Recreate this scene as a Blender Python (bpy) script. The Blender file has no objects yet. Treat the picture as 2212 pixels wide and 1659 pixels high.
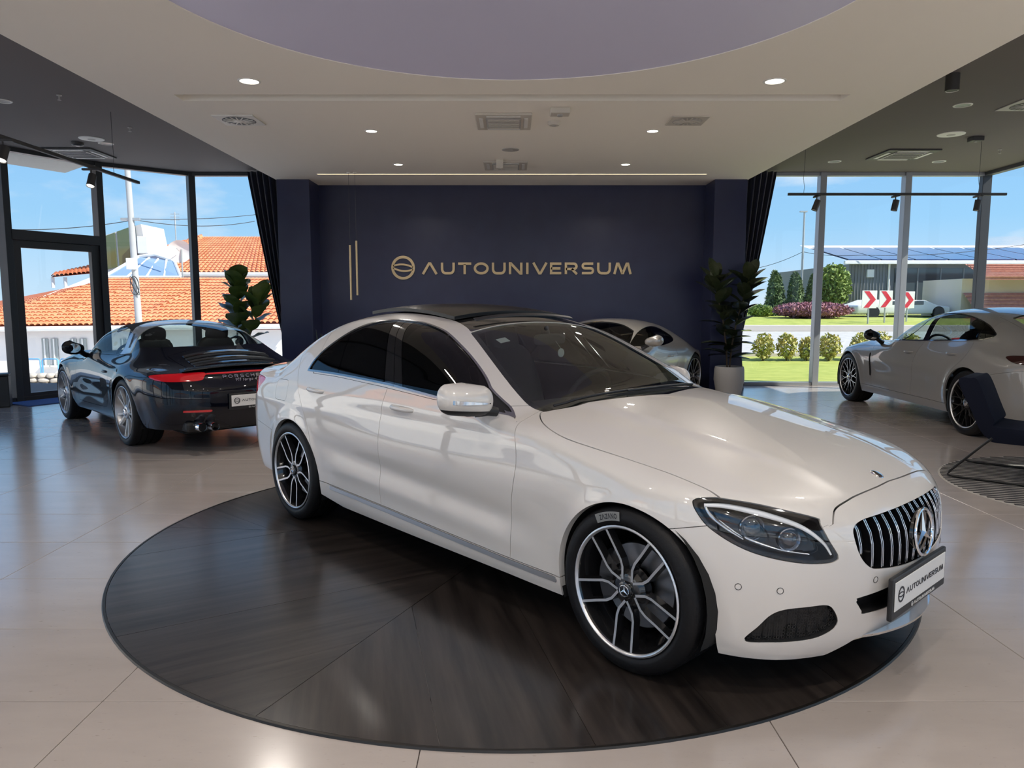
import bpy, bmesh, math, random
import numpy as np
from mathutils import Vector, Matrix

scene = bpy.context.scene
C = scene.collection
random.seed(7)
PI = math.pi

# ------------------------------------------------------------------ camera
cam_data = bpy.data.cameras.new('camera')
cam = bpy.data.objects.new('camera', cam_data)
C.objects.link(cam)
cam.location = (0, 0, 1.445)
cam.rotation_euler = (math.radians(90 - 6.15), 0, 0)
cam_data.sensor_fit = 'HORIZONTAL'
cam_data.sensor_width = 36.0
cam_data.lens = 1596.0 / 2212.0 * 36.0
cam_data.clip_end = 500
scene.camera = cam

# ------------------------------------------------------------------ view
scene.view_settings.view_transform = 'Standard'
scene.view_settings.look = 'None'
scene.view_settings.gamma = 1.0
scene.view_settings.use_curve_mapping = False
scene.view_settings.exposure = 0.15
scene.cycles.max_bounces = 6
scene.cycles.diffuse_bounces = 4
scene.cycles.glossy_bounces = 3
scene.cycles.transparent_max_bounces = 14
scene.cycles.transmission_bounces = 2
scene.cycles.sample_clamp_indirect = 6.0
scene.cycles.use_adaptive_sampling = True
scene.cycles.adaptive_threshold = 0.1
scene.cycles.adaptive_min_samples = 20
scene.cycles.caustics_reflective = False
scene.cycles.caustics_refractive = False

# ------------------------------------------------------------------ sky
world = bpy.data.worlds.new('sky')
scene.world = world
world.use_nodes = True
wt = world.node_tree
wt.nodes.clear()
def wn(t, **k):
    n = wt.nodes.new(t)
    for a, b in k.items(): setattr(n, a, b)
    return n
w_out = wn('ShaderNodeOutputWorld'); w_bg = wn('ShaderNodeBackground')
w_co = wn('ShaderNodeTexCoord'); w_sep = wn('ShaderNodeSeparateXYZ')
w_ramp = wn('ShaderNodeValToRGB')
w_ramp.color_ramp.elements[0].position = 0.0; w_ramp.color_ramp.elements[0].color = (.62, .80, .97, 1)
w_ramp.color_ramp.elements[1].position = .75; w_ramp.color_ramp.elements[1].color = (.10, .30, .80, 1)
e_ = w_ramp.color_ramp.elements.new(.10); e_.color = (.36, .66, .97, 1)
e_ = w_ramp.color_ramp.elements.new(.30); e_.color = (.22, .50, .95, 1)
w_map = wn('ShaderNodeMapping'); w_map.inputs['Scale'].default_value = (1.0, 1.0, 2.6); w_map.inputs['Location'].default_value = (.35, 1.7, .0)
w_noise = wn('ShaderNodeTexNoise'); w_noise.inputs['Scale'].default_value = 3.1; w_noise.inputs['Detail'].default_value = 7; w_noise.inputs['Roughness'].default_value = .55
w_cl = wn('ShaderNodeValToRGB'); w_cl.color_ramp.elements[0].position = .50; w_cl.color_ramp.elements[1].position = .68
w_mix = wn('ShaderNodeMixRGB'); w_mix.inputs['Color2'].default_value = (.93, .95, 1.0, 1)
wl = wt.links.new
wl(w_co.outputs['Generated'], w_sep.inputs[0]); wl(w_sep.outputs['Z'], w_ramp.inputs['Fac'])
wl(w_co.outputs['Generated'], w_map.inputs['Vector']); wl(w_map.outputs[0], w_noise.inputs['Vector']); wl(w_noise.outputs['Fac'], w_cl.inputs['Fac'])
wl(w_cl.outputs['Color'], w_mix.inputs['Fac']); wl(w_ramp.outputs['Color'], w_mix.inputs['Color1'])
wl(w_mix.outputs[0], w_bg.inputs['Color']); wl(w_bg.outputs[0], w_out.inputs['Surface'])
w_bg.inputs['Strength'].default_value = 0.95

# ------------------------------------------------------------------ sun
sun_data = bpy.data.lights.new('sun', 'SUN')
sun = bpy.data.objects.new('sun', sun_data); C.objects.link(sun)
sun_data.energy = 7.4; sun_data.angle = math.radians(.55); sun_data.color = (1.0, .95, .86)
sun.rotation_euler = Vector((-.90, .35, -.85)).to_track_quat('-Z', 'Y').to_euler()
# ------------------------------------------------------------------ helpers
def link(o, parent=None):
    C.objects.link(o)
    if parent is not None: o.parent = parent
    return o

def tag(o, label=None, cat=None, group=None, kind=None):
    if label: o['label'] = label
    if cat: o['category'] = cat
    if group: o['group'] = group
    if kind: o['kind'] = kind
    return o

def empty(name, loc=(0, 0, 0), rz=0.0, label=None, cat=None, group=None, kind=None):
    o = bpy.data.objects.new(name, None); link(o)
    o.empty_display_size = .1
    o.location = loc; o.rotation_euler = (0, 0, rz)
    return tag(o, label, cat, group, kind)

MATS = {}
def mat(name, col=(.5, .5, .5), rough=.5, metal=0.0, coat=0.0, spec=.5, emit=None, estr=0.0, noise=None, bump_=None, coat_rough=.03, sheen=0.0, coat_ior=1.5):
    """procedural Principled material; noise=(scale, colour2, stretch xyz), bump_=(scale, strength)"""
    if name in MATS: return MATS[name]
    m = bpy.data.materials.new(name); m.use_nodes = True; nt = m.node_tree; b = nt.nodes['Principled BSDF']
    b.inputs['Base Color'].default_value = (*col, 1); b.inputs['Roughness'].default_value = rough; b.inputs['Metallic'].default_value = metal
    b.inputs['Coat Weight'].default_value = coat; b.inputs['Coat Roughness'].default_value = coat_rough; b.inputs['Coat IOR'].default_value = coat_ior; b.inputs['Specular IOR Level'].default_value = spec
    if sheen: b.inputs['Sheen Weight'].default_value = sheen
    if emit: b.inputs['Emission Color'].default_value = (*emit, 1); b.inputs['Emission Strength'].default_value = estr
    if noise or bump_:
        tc = nt.nodes.new('ShaderNodeTexCoord'); mp = nt.nodes.new('ShaderNodeMapping'); nt.links.new(tc.outputs['Object'], mp.inputs['Vector'])
    if noise:
        sc, c2, st = noise
        mp.inputs['Scale'].default_value = st
        n = nt.nodes.new('ShaderNodeTexNoise'); n.inputs['Scale'].default_value = sc; n.inputs['Detail'].default_value = 6
        r = nt.nodes.new('ShaderNodeValToRGB'); r.color_ramp.elements[0].position = .35; r.color_ramp.elements[1].position = .65
        r.color_ramp.elements[0].color = (*col, 1); r.color_ramp.elements[1].color = (*c2, 1)
        nt.links.new(mp.outputs[0], n.inputs['Vector']); nt.links.new(n.outputs['Fac'], r.inputs['Fac']); nt.links.new(r.outputs[0], b.inputs['Base Color'])
    if bump_:
        sc, st = bump_
        n = nt.nodes.new('ShaderNodeTexNoise'); n.inputs['Scale'].default_value = sc; n.inputs['Detail'].default_value = 4
        bp = nt.nodes.new('ShaderNodeBump'); bp.inputs['Strength'].default_value = st; bp.inputs['Distance'].default_value = .01
        nt.links.new(mp.outputs[0], n.inputs['Vector']); nt.links.new(n.outputs['Fac'], bp.inputs['Height']); nt.links.new(bp.outputs[0], b.inputs['Normal'])
    MATS[name] = m
    return m

def glass(name, tint=(.9, .95, .93), f0=.04, rough=0.0):
    """thin sheet of glass: tinted see-through plus a mirror layer that grows at grazing angles"""
    if name in MATS: return MATS[name]
    m = bpy.data.materials.new(name); m.use_nodes = True; nt = m.node_tree; nt.nodes.clear()
    out = nt.nodes.new('ShaderNodeOutputMaterial'); mx = nt.nodes.new('ShaderNodeMixShader')
    tr = nt.nodes.new('ShaderNodeBsdfTransparent'); tr.inputs[0].default_value = (*tint, 1)
    gl = nt.nodes.new('ShaderNodeBsdfGlossy'); gl.inputs['Roughness'].default_value = rough
    lw = nt.nodes.new('ShaderNodeLayerWeight'); lw.inputs['Blend'].default_value = .5
    pw = nt.nodes.new('ShaderNodeMath'); pw.operation = 'POWER'; pw.inputs[1].default_value = 5
    ma = nt.nodes.new('ShaderNodeMath'); ma.operation = 'MULTIPLY_ADD'; ma.inputs[1].default_value = 1 - f0; ma.inputs[2].default_value = f0
    L = nt.links.new
    L(lw.outputs['Facing'], pw.inputs[0]); L(pw.outputs[0], ma.inputs[0]); L(ma.outputs[0], mx.inputs[0])
    L(tr.outputs[0], mx.inputs[1]); L(gl.outputs[0], mx.inputs[2]); L(mx.outputs[0], out.inputs[0])
    MATS[name] = m
    return m

def lamp_mat(name, col, s):
    if name in MATS: return MATS[name]
    m = bpy.data.materials.new(name); m.use_nodes = True; nt = m.node_tree; nt.nodes.clear()
    out = nt.nodes.new('ShaderNodeOutputMaterial'); e = nt.nodes.new('ShaderNodeEmission'); e.inputs[0].default_value = (*col, 1); e.inputs[1].default_value = s
    nt.links.new(e.outputs[0], out.inputs[0]); MATS[name] = m
    return m

def np_mesh(name, V, T, N=None):
    """triangle mesh straight from arrays, with given vertex normals"""
    me = bpy.data.meshes.new(name)
    V = np.ascontiguousarray(V, np.float32); T = np.ascontiguousarray(T, np.int32)
    me.vertices.add(len(V)); me.vertices.foreach_set('co', V.ravel())
    me.loops.add(T.size); me.loops.foreach_set('vertex_index', T.ravel())
    me.polygons.add(len(T)); me.polygons.foreach_set('loop_start', np.arange(0, T.size, 3, dtype=np.int32))
    me.update(calc_edges=True); me.validate()
    if N is not None and len(me.vertices) == len(N):
        me.polygons.foreach_set('use_smooth', np.ones(len(me.polygons), bool))
        me.normals_split_custom_set_from_vertices(np.ascontiguousarray(N, np.float32).tolist())
    return me

class MB:
    """collects simple shapes into one mesh"""
    def __init__(s): s.V = []; s.F = []; s.MI = []; s.mi = 0
    def add(s, V, F):
        o = len(s.V); s.V += [tuple(map(float, v)) for v in V]; s.F += [tuple(i + o for i in f) for f in F]; s.MI += [s.mi] * len(F)
        return s
    def box(s, c, d, rz=0.0):
        x, y, z = (q / 2 for q in d); cs, sn = math.cos(rz), math.sin(rz)
        V = [(c[0] + a * x * cs - b * y * sn, c[1] + a * x * sn + b * y * cs, c[2] + k * z) for k in (-1, 1) for a, b in ((-1, -1), (1, -1), (1, 1), (-1, 1))]
        return s.add(V, [(3, 2, 1, 0), (4, 5, 6, 7), (0, 1, 5, 4), (1, 2, 6, 5), (2, 3, 7, 6), (3, 0, 4, 7)])
    def rings(s, R, close=True, cap0=True, cap1=True):
        """skin a list of rings (equal counts)"""
        n = len(R[0]); V = [p for r in R for p in r]; F = []
        for i in range(len(R) - 1):
            for k in range(n if close else n - 1):
                a = i * n + k; b = i * n + (k + 1) % n
                F.append((a, b, b + n, a + n))
        if cap0: F.append(tuple(range(n - 1, -1, -1)))
        if cap1: F.append(tuple(range((len(R) - 1) * n, len(R) * n)))
        return s.add(V, F)
    def cyl(s, p0, p1, r0, r1=None, n=16, caps=True):
        r1 = r0 if r1 is None else r1
        a = Vector(p0); b = Vector(p1); d = (b - a).normalized(); u = d.orthogonal().normalized(); v = d.cross(u)
        ring = lambda c, r: [tuple(c + r * (math.cos(2 * PI * k / n) * u + math.sin(2 * PI * k / n) * v)) for k in range(n)]
        return s.rings([ring(a, r0), ring(b, r1)], True, caps, caps)
    def tube(s, pts, r, n=8, closed=False):
        P = [Vector(p) for p in pts]; R = []; u = None
        rr = r if isinstance(r, (list, tuple)) else [r] * len(P)
        for i, p in enumerate(P):
            if closed: d = (P[(i + 1) % len(P)] - P[i - 1]).normalized()
            else: d = (P[min(i + 1, len(P) - 1)] - P[max(i - 1, 0)]).normalized()
            if u is None: u = d.orthogonal().normalized()
            u = (u - d * u.dot(d)).normalized(); v = d.cross(u)
            R.append([tuple(p + rr[i] * (math.cos(2 * PI * k / n) * u + math.sin(2 * PI * k / n) * v)) for k in range(n)])
        if closed: R.append(R[0])
        return s.rings(R, True, not closed, not closed)
    def lathe(s, prof, n=32, axis='z', c=(0, 0, 0), closed=False):
        """revolve (radius, height) points"""
        R = []
        for r, h_ in prof:
            ring = []
            for k in range(n):
                a = 2 * PI * k / n; p = (r * math.cos(a), r * math.sin(a), h_)
                if axis == 'y': p = (r * math.cos(a), h_, -r * math.sin(a))
                if axis == 'x': p = (h_, r * math.cos(a), r * math.sin(a))
                ring.append((p[0] + c[0], p[1] + c[1], p[2] + c[2]))
            R.append(ring)
        if closed: R.append(R[0])
        return s.rings(R, True, False, False)
    def prism(s, poly, z0, z1, place=None):
        """extrude a simple 2-D polygon (counter-clockwise); place maps (x, y, z) to 3-D"""
        place = place or (lambda x, y, z: (x, y, z)); n = len(poly)
        V = [place(x, y, z0) for x, y in poly] + [place(x, y, z1) for x, y in poly]
        F = [tuple(range(n - 1, -1, -1)), tuple(range(n, 2 * n))] + [(i, (i + 1) % n, n + (i + 1) % n, n + i) for i in range(n)]
        return s.add(V, F)
    def grid(s, fn, nu, nv):
        V = [fn(i / nu, j / nv) for i in range(nu + 1) for j in range(nv + 1)]
        F = [(i * (nv + 1) + j, (i + 1) * (nv + 1) + j, (i + 1) * (nv + 1) + j + 1, i * (nv + 1) + j + 1) for i in range(nu) for j in range(nv)]
        return s.add(V, F)
    def mesh(s, name, bevel=0.0, seg=2, smooth=None):
        me = bpy.data.meshes.new(name); me.from_pydata(s.V, [], s.F)
        me.polygons.foreach_set('material_index', s.MI)
        bm = bmesh.new(); bm.from_mesh(me)
        bmesh.ops.recalc_face_normals(bm, faces=bm.faces) if smooth != 'keep' else None
        if bevel:
            ed = [e for e in bm.edges if len(e.link_faces) == 2 and e.calc_face_angle(0) > .6]
            bmesh.ops.bevel(bm, geom=ed, offset=bevel, segments=seg, affect='EDGES', profile=.5, clamp_overlap=True)
        bm.to_mesh(me); bm.free()
        if smooth is not None:
            me.polygons.foreach_set('use_smooth', [True] * len(me.polygons))
            if smooth != 'keep': me.set_sharp_from_angle(angle=math.radians(smooth))
        me.update()
        return me
    def build(s, name, m, parent=None, bevel=0.0, seg=2, smooth=None, loc=None):
        me = s.mesh(name, bevel, seg, smooth)
        for q in (m if isinstance(m, (list, tuple)) else [m]): me.materials.append(q)
        o = bpy.data.objects.new(name, me); link(o, parent)
        if loc is not None: o.location = loc
        return o

def put(name, me, m, parent=None, loc=None, rot=None):
    """another object using an existing mesh"""
    if m is not None and len(me.materials) == 0:
        for q in (m if isinstance(m, (list, tuple)) else [m]): me.materials.append(q)
    o = bpy.data.objects.new(name, me); link(o, parent)
    if loc is not None: o.location = loc
    if rot is not None: o.rotation_euler = rot
    return o

def struct(o): o['kind'] = 'structure'; return o

# lettering: each glyph is a list of closed outlines in a unit-high cell (width, outlines)
def _stroke(pts, w, closed=False):
    """flat outline of a poly-line of width w (mitred)"""
    P = [Vector((p[0], p[1])) for p in pts]
    P = [p for i, p in enumerate(P) if i == 0 or (p - P[i - 1]).length > 1e-4]; n = len(P); L = []; R = []
    for i in range(n):
        a = P[i - 1] if (i > 0 or closed) else None; b = P[(i + 1) % n] if (i < n - 1 or closed) else None
        d0 = (P[i] - a).normalized() if a is not None else None; d1 = (b - P[i]).normalized() if b is not None else None
        d0 = d0 or d1; d1 = d1 or d0
        nm = Vector((-(d0 + d1).y, (d0 + d1).x)).normalized(); k = max(.35, nm.dot(Vector((-d0.y, d0.x))))
        L.append(P[i] + nm * (w / 2 / k)); R.append(P[i] - nm * (w / 2 / k))
    return L, R

def _arc(cx, cy, rx, ry, a0, a1, n=10):
    return [(cx + rx * math.cos(math.radians(a0 + (a1 - a0) * k / n)), cy + ry * math.sin(math.radians(a0 + (a1 - a0) * k / n))) for k in range(n + 1)]

def glyph_strokes(ch):
    """(advance, [(points, closed)]) with cap height 1, stroke centre lines of a wide sans"""
    s_ = .09
    if ch == 'A': return 1.5, [([(0.03, .0), (.60, .92), (.72, .92), (1.28, 0)], False)]
    if ch == 'U': return 1.35, [([(s_, 1), (s_, .42)] + _arc(s_ + .34, .42, .34, .34, 180, 270, 6) + _arc(1.14 - .34, .42, .34, .34, 270, 360, 6) + [(1.14, 1)], False)]
    if ch == 'T': return 1.25, [([(0, .91), (1.2, .91)], False), ([(.6, .87), (.6, 0)], False)]
    if ch == 'O': return 1.45, [(_arc(.66, .5, .58, .42, 0, 360, 26)[:-1], True)]
    if ch == 'N': return 1.38, [([(s_, 0), (s_, .93), (.17, .93), (1.02, .07), (1.12, .07), (1.12, 1)], False)]
    if ch == 'I': return .42, [([(s_, 0), (s_, 1)], False)]
    if ch == 'V': return 1.35, [([(0.02, 1), (.56, .08), (.68, .08), (1.22, 1)], False)]
    if ch == 'E': return 1.15, [([(1.02, .91), (s_, .91), (s_, .09), (1.02, .09)], False), ([(s_, .5), (.94, .5)], False)]
    if ch == 'R': return 1.3, [([(s_, 0), (s_, .91), (.82, .91)] + _arc(.82, .68, .24, .23, 90, -90, 6) + [(s_, .45)], False), ([(.62, .45), (1.1, 0)], False)]
    if ch == 'S': return 1.25, [([(1.08, .91), (.32, .91)] + _arc(.32, .71, .2, .2, 90, 270, 6) + [(.85, .51)] + _arc(.85, .30, .21, .21, 90, -90, 6) + [(.06, .09)], False)]
    if ch == 'M': return 1.55, [([(0.02, 0), (.27, .90), (.38, .90), (.72, .10), (.80, .10), (1.14, .90), (1.25, .90), (1.50, 0)], False)]
    if ch == 'P': return 1.2, [([(s_, 0), (s_, .91), (.82, .91)] + _arc(.82, .66, .26, .25, 90, -90, 6) + [(s_, .41)], False)]
    if ch == 'C': return 1.2, [([(1.08, .91), (.40, .91)] + _arc(.40, .5, .31, .41, 90, 270, 10) + [(1.08, .09)], False)]
    if ch == 'H': return 1.3, [([(s_, 0), (s_, 1)], False), ([(1.08, 0), (1.08, 1)], False), ([(s_, .5), (1.08, .5)], False)]
    if ch == 'Z': return 1.1, [([(.05, .91), (.98, .91), (.08, .09), (1.0, .09)], False)]
    if ch == 'G': return 1.25, [([(1.08, .91), (.40, .91)] + _arc(.40, .5, .31, .41, 90, 270, 10) + [(1.06, .09), (1.06, .48), (.66, .48)], False)]
    if ch == '1': return .5, [([(0.02, .78), (.26, .95), (.26, 0)], False)]
    if ch == '9': return .8, [(_arc(.34, .68, .26, .26, 0, 360, 14)[:-1], True), ([(.60, .68), (.58, .35), (.30, .03)], False)]
    if ch == '4': return .85, [([(.55, 0), (.55, .95), (.03, .30), (.78, .30)], False)]
    if ch == 'a': return .75, [(_arc(.30, .30, .25, .27, 0, 360, 14)[:-1], True), ([(.56, .58), (.56, .02)], False)]
    if ch == 'r': return .55, [([(.08, .58), (.08, 0)], False), ([(.08, .36), (.24, .55), (.44, .55)], False)]
    if ch == 'g': return .75, [(_arc(.30, .32, .25, .25, 0, 360, 14)[:-1], True), ([(.56, .58), (.56, -.15), (.40, -.30), (.10, -.26)], False)]
    if ch == 'x': return .7, [([(.04, .58), (.56, 0)], False), ([(.04, 0), (.56, .58)], False)]
    if ch == 't': return .55, [([(.2, .85), (.2, .1), (.42, .03)], False), ([(.02, .58), (.44, .58)], False)]
    return .5, []

def letter(mb, ch, w, place, d=.01):
    """one letter as a thick plate; place(x, y, z)"""
    adv, st = glyph_strokes(ch)
    for pts, closed in st:
        L, R = _stroke(pts, w, closed); n = len(L)
        V = [place(p.x, p.y, k) for k in (0, d) for q in (L, R) for p in q]
        F = []
        for i in range(n if closed else n - 1):
            j = (i + 1) % n
            F += [(i, n + i, n + j, j), (2 * n + i, 2 * n + j, 3 * n + j, 3 * n + i), (i, j, 2 * n + j, 2 * n + i), (n + i, 3 * n + i, 3 * n + j, n + j)]
        if not closed: F += [(0, 2 * n, 3 * n, n), (n - 1, 2 * n - 1, 4 * n - 1, 3 * n - 1)]
        mb.add(V, F)
    return adv

def text_width(t, sp=.12): return sum(glyph_strokes(c)[0] + sp for c in t) - sp

def logo_shape(mb, place, d=.01, w=.13):
    """ring crossed by two bowed bands, radius 1"""
    def band(pts, ww):
        L, R = _stroke(pts, ww); n = len(L); V = [place(p.x, p.y, k) for k in (0, d) for q in (L, R) for p in q]; F = []
        for i in range(n - 1):
            j = i + 1
            F += [(i, n + i, n + j, j), (2 * n + i, 2 * n + j, 3 * n + j, 3 * n + i), (i, j, 2 * n + j, 2 * n + i), (n + i, 3 * n + i, 3 * n + j, n + j)]
        mb.add(V, F)
    n = 48; V = [place(r * math.cos(2 * PI * k / n), r * math.sin(2 * PI * k / n), q) for q in (0, d) for r in (1.0, .78) for k in range(n)]; F = []
    for i in range(n):
        j = (i + 1) % n
        F += [(i, j, n + j, n + i), (2 * n + i, 3 * n + i, 3 * n + j, 2 * n + j), (i, 2 * n + i, 2 * n + j, j), (n + i, n + j, 3 * n + j, 3 * n + i)]
    mb.add(V, F)
    band([(-.84 + 1.68 * k / 12, .02 + .26 * (1 - ((k / 12 - .42) / .58) ** 2)) for k in range(13)], w)
    band([(-.84 + 1.68 * k / 12, -.02 - .26 * (1 - ((k / 12 - .58) / .58) ** 2)) for k in range(13)], w)
# ------------------------------------------------------------------ materials of the room
def tile_mat(name, c1, c2, c3, rough):
    m = bpy.data.materials.new(name); m.use_nodes = True; nt = m.node_tree; b = nt.nodes['Principled BSDF']; L = nt.links.new
    tc = nt.nodes.new('ShaderNodeTexCoord'); mp = nt.nodes.new('ShaderNodeMapping'); mp.inputs['Scale'].default_value = (.7, 2.2, 1)
    oi = nt.nodes.new('ShaderNodeObjectInfo'); ad = nt.nodes.new('ShaderNodeVectorMath'); ad.operation = 'ADD'
    cx = nt.nodes.new('ShaderNodeCombineXYZ'); mu = nt.nodes.new('ShaderNodeMath'); mu.operation = 'MULTIPLY'; mu.inputs[1].default_value = 37.0
    L(oi.outputs['Random'], mu.inputs[0]); L(mu.outputs[0], cx.inputs[0]); L(mu.outputs[0], cx.inputs[2])
    L(tc.outputs['Object'], mp.inputs['Vector']); L(mp.outputs[0], ad.inputs[0]); L(cx.outputs[0], ad.inputs[1])
    n = nt.nodes.new('ShaderNodeTexNoise'); n.inputs['Scale'].default_value = 2.2; n.inputs['Detail'].default_value = 9; n.inputs['Roughness'].default_value = .62
    r = nt.nodes.new('ShaderNodeValToRGB'); r.color_ramp.elements[0].position = .30; r.color_ramp.elements[0].color = (*c1, 1); r.color_ramp.elements[1].position = .70; r.color_ramp.elements[1].color = (*c2, 1)
    L(ad.outputs[0], n.inputs['Vector']); L(n.outputs['Fac'], r.inputs['Fac'])
    n2 = nt.nodes.new('ShaderNodeTexNoise'); n2.inputs['Scale'].default_value = 42; n2.inputs['Detail'].default_value = 3; L(ad.outputs[0], n2.inputs['Vector'])
    r2 = nt.nodes.new('ShaderNodeValToRGB'); r2.color_ramp.elements[0].position = .22; r2.color_ramp.elements[1].position = .32; L(n2.outputs['Fac'], r2.inputs['Fac'])
    mx = nt.nodes.new('ShaderNodeMixRGB'); mx.inputs['Color1'].default_value = (*c3, 1); L(r2.outputs[0], mx.inputs['Fac']); L(r.outputs[0], mx.inputs['Color2']); L(mx.outputs[0], b.inputs['Base Color'])
    b.inputs['Roughness'].default_value = rough; b.inputs['Specular IOR Level'].default_value = .9; b.inputs['Coat Weight'].default_value = .5; b.inputs['Coat Roughness'].default_value = .16
    MATS[name] = m
    return m

def wood_mat(name, c1, c2, rough=.30):
    m = bpy.data.materials.new(name); m.use_nodes = True; nt = m.node_tree; b = nt.nodes['Principled BSDF']; L = nt.links.new
    tc = nt.nodes.new('ShaderNodeTexCoord'); mp = nt.nodes.new('ShaderNodeMapping'); mp.inputs['Scale'].default_value = (.55, 7.0, 1)
    L(tc.outputs['Object'], mp.inputs['Vector'])
    n = nt.nodes.new('ShaderNodeTexNoise'); n.inputs['Scale'].default_value = 2.0; n.inputs['Detail'].default_value = 8; n.inputs['Roughness'].default_value = .6; L(mp.outputs[0], n.inputs['Vector'])
    r = nt.nodes.new('ShaderNodeValToRGB'); r.color_ramp.elements[0].position = .32; r.color_ramp.elements[0].color = (*c1, 1); r.color_ramp.elements[1].position = .72; r.color_ramp.elements[1].color = (*c2, 1)
    L(n.outputs['Fac'], r.inputs['Fac']); L(r.outputs[0], b.inputs['Base Color'])
    b.inputs['Roughness'].default_value = rough; b.inputs['Specular IOR Level'].default_value = .2; b.inputs['Coat Weight'].default_value = .8; b.inputs['Coat Roughness'].default_value = .20
    bp = nt.nodes.new('ShaderNodeBump'); bp.inputs['Strength'].default_value = .08; bp.inputs['Distance'].default_value = .004; L(n.outputs['Fac'], bp.inputs['Height']); L(bp.outputs[0], b.inputs['Normal'])
    MATS[name] = m
    return m

M_tile = tile_mat('stone tile', (.420, .368, .335), (.48, .420, .382), (.32, .272, .24), .20)
M_grout = mat('grout', (.13, .115, .10), .8)
M_plat = wood_mat('dark laminate', (.008, .0062, .0055), (.046, .036, .031), .45)
M_white = mat('ceiling white', (.95, .89, .80), .75)
M_dark = mat('ceiling dark', (.130, .110, .105), .8)
M_lav = mat('lavender membrane', (.72, .70, .90), .5)
M_navy = mat('navy wall', (.019, .022, .062), .30, noise=(3.0, (.022, .027, .070), (1, 1, 1)))
M_frame = mat('dark frame', (.028, .030, .034), .42)
M_alu = mat('grey aluminium', (.33, .34, .35), .42, .5)
M_pane = glass('window glass', (.93, .97, .97), .035)
M_gold = mat('brushed gold', (.62, .47, .27), .38, .85)
M_curt = mat('navy velvet', (.006, .008, .026), .9, sheen=.3)
ZC, ZD = 3.43, 3.73

# ------------------------------------------------------------------ floor with tiles
fl = MB(); fl.box((-.3, 4.7, -.062), (18.4, 18.0, .10)); floor_o = struct(fl.build('floor', M_grout)); floor_o['label'] = 'large beige stone tiles laid in a straight grid'
tb = MB(); tb.box((0, 0, -.010), (1.197, .6035, .020)); tile_me = tb.mesh('floor_tile', bevel=.0015, seg=1); tile_me.materials.append(M_tile)
poly_room = [(-3.85, 13.30), (-5.64, 13.30), (-6.80, 12.30), (-7.50, 11.02), (-8.08, 9.2), (-8.58, 7.2), (-8.88, 5), (-8.98, 2.5), (-8.98, -4.1), (8.32, -4.1), (8.36, 13.30)]
def in_room(x, y):
    ins = False; n = len(poly_room)
    for i in range(n):
        a, b = poly_room[i], poly_room[(i + 1) % n]
        if (a[1] > y) != (b[1] > y) and x < (b[0] - a[0]) * (y - a[1]) / (b[1] - a[1]) + a[0]: ins = not ins
    return ins
rest = MB(); ntile = 0
for iy in range(-11, 18):
    for ix in range(-8, 8):
        x = -.3 + 1.2 * ix + .6; y = 2.565 + .607 * iy + .3035
        cor = [(x + a * .6, y + b * .3) for a in (-1, 1) for b in (-1, 1)]
        if not any(in_room(*q) for q in cor): continue
        if all(math.hypot(q[0], q[1] - 4.5) < 2.2 for q in cor): continue
        if y > 1.6 and abs(x) - .6 < .74 * y + .3 and ntile < 300:
            o = put('floor_tile', tile_me, None, floor_o, (x, y, 0)); ntile += 1
        else: rest.box((x, y, -.010), (1.197, .6035, .020))
ro = rest.build('floor_tile_field', M_tile, floor_o); ro['kind'] = 'stuff'

# ------------------------------------------------------------------ round platform
PR = 2.24
plat = empty('turntable', (0, 4.5, 0), 0, 'round dark wood-look turntable platform under the white car', 'platform')
mb = MB(); mb.lathe([(PR - .006, .0), (PR - .004, .0075), (PR + .008, .0075), (PR + .012, .0)], 160, 'z'); mb.build('edge_trim', mat('trim metal', (.05, .045, .04), .35, .8), plat, smooth=40)
seams = [-184.3, -113.8, -41.8, 30.2, 102.7]
def clip_half(P, yv, keep_above):
    out = []
    for i in range(len(P)):
        a, b = P[i], P[(i + 1) % len(P)]; ia = (a[1] > yv) == keep_above; ib = (b[1] > yv) == keep_above
        if ia: out.append(a)
        if ia != ib:
            t = (yv - a[1]) / (b[1] - a[1]); out.append((a[0] + t * (b[0] - a[0]), yv))
    return out
for i in range(len(seams)):
    a0 = seams[i]; a1 = seams[i + 1] if i < 4 else seams[0] + 360
    am = math.radians((a0 + a1) / 2); h_ = math.radians((a1 - a0) / 2); rr = PR - .0065; n = 40; g = .0022
    pts = [(g / math.sin(h_), 0)] + [(rr * math.cos(-h_ + 2 * h_ * k / n), rr * math.sin(-h_ + 2 * h_ * k / n) * (1 - g / rr)) for k in range(n + 1)]
    cuts = [-9, -.80 + .1 * (i % 3), -.26 + .06 * i, .33 - .05 * i, .92 - .08 * (i % 2), 9]
    for k in range(5):
        pc = clip_half(clip_half(pts, cuts[k] + .0008, True), cuts[k + 1] - .0008, False)
        if len(pc) < 3: continue
        mb = MB(); mb.prism(pc, .0, .006 - .0004 * (k % 2)); o = mb.build('platform_board', M_plat, plat); o.rotation_euler = (0, 0, am)

# ------------------------------------------------------------------ ceilings
def flat_poly(name, poly, z, m, up=False):
    mb = MB(); P = [(x, y, z) for x, y in poly]; mb.add(P if up else P[::-1], [tuple(range(len(P)))]); return struct(mb.build(name, m, smooth='keep'))
mb = MB(); XE = 3.78; CY0, CR = 4.49, 2.345
N = 96; y0, y1 = -4.1, 7.28
ring = [(CR * math.cos(2 * PI * k / N), CY0 + CR * math.sin(2 * PI * k / N)) for k in range(N)]
def to_rect(k):
    c, s = math.cos(2 * PI * k / N), math.sin(2 * PI * k / N); t = min([XE / abs(c) if abs(c) > 1e-9 else 9e9, ((y1 - CY0) / s) if s > 1e-9 else 9e9, ((y0 - CY0) / s) if s < -1e-9 else 9e9]); return (c * t, CY0 + s * t)
outer = [to_rect(k) for k in range(N)]
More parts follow.
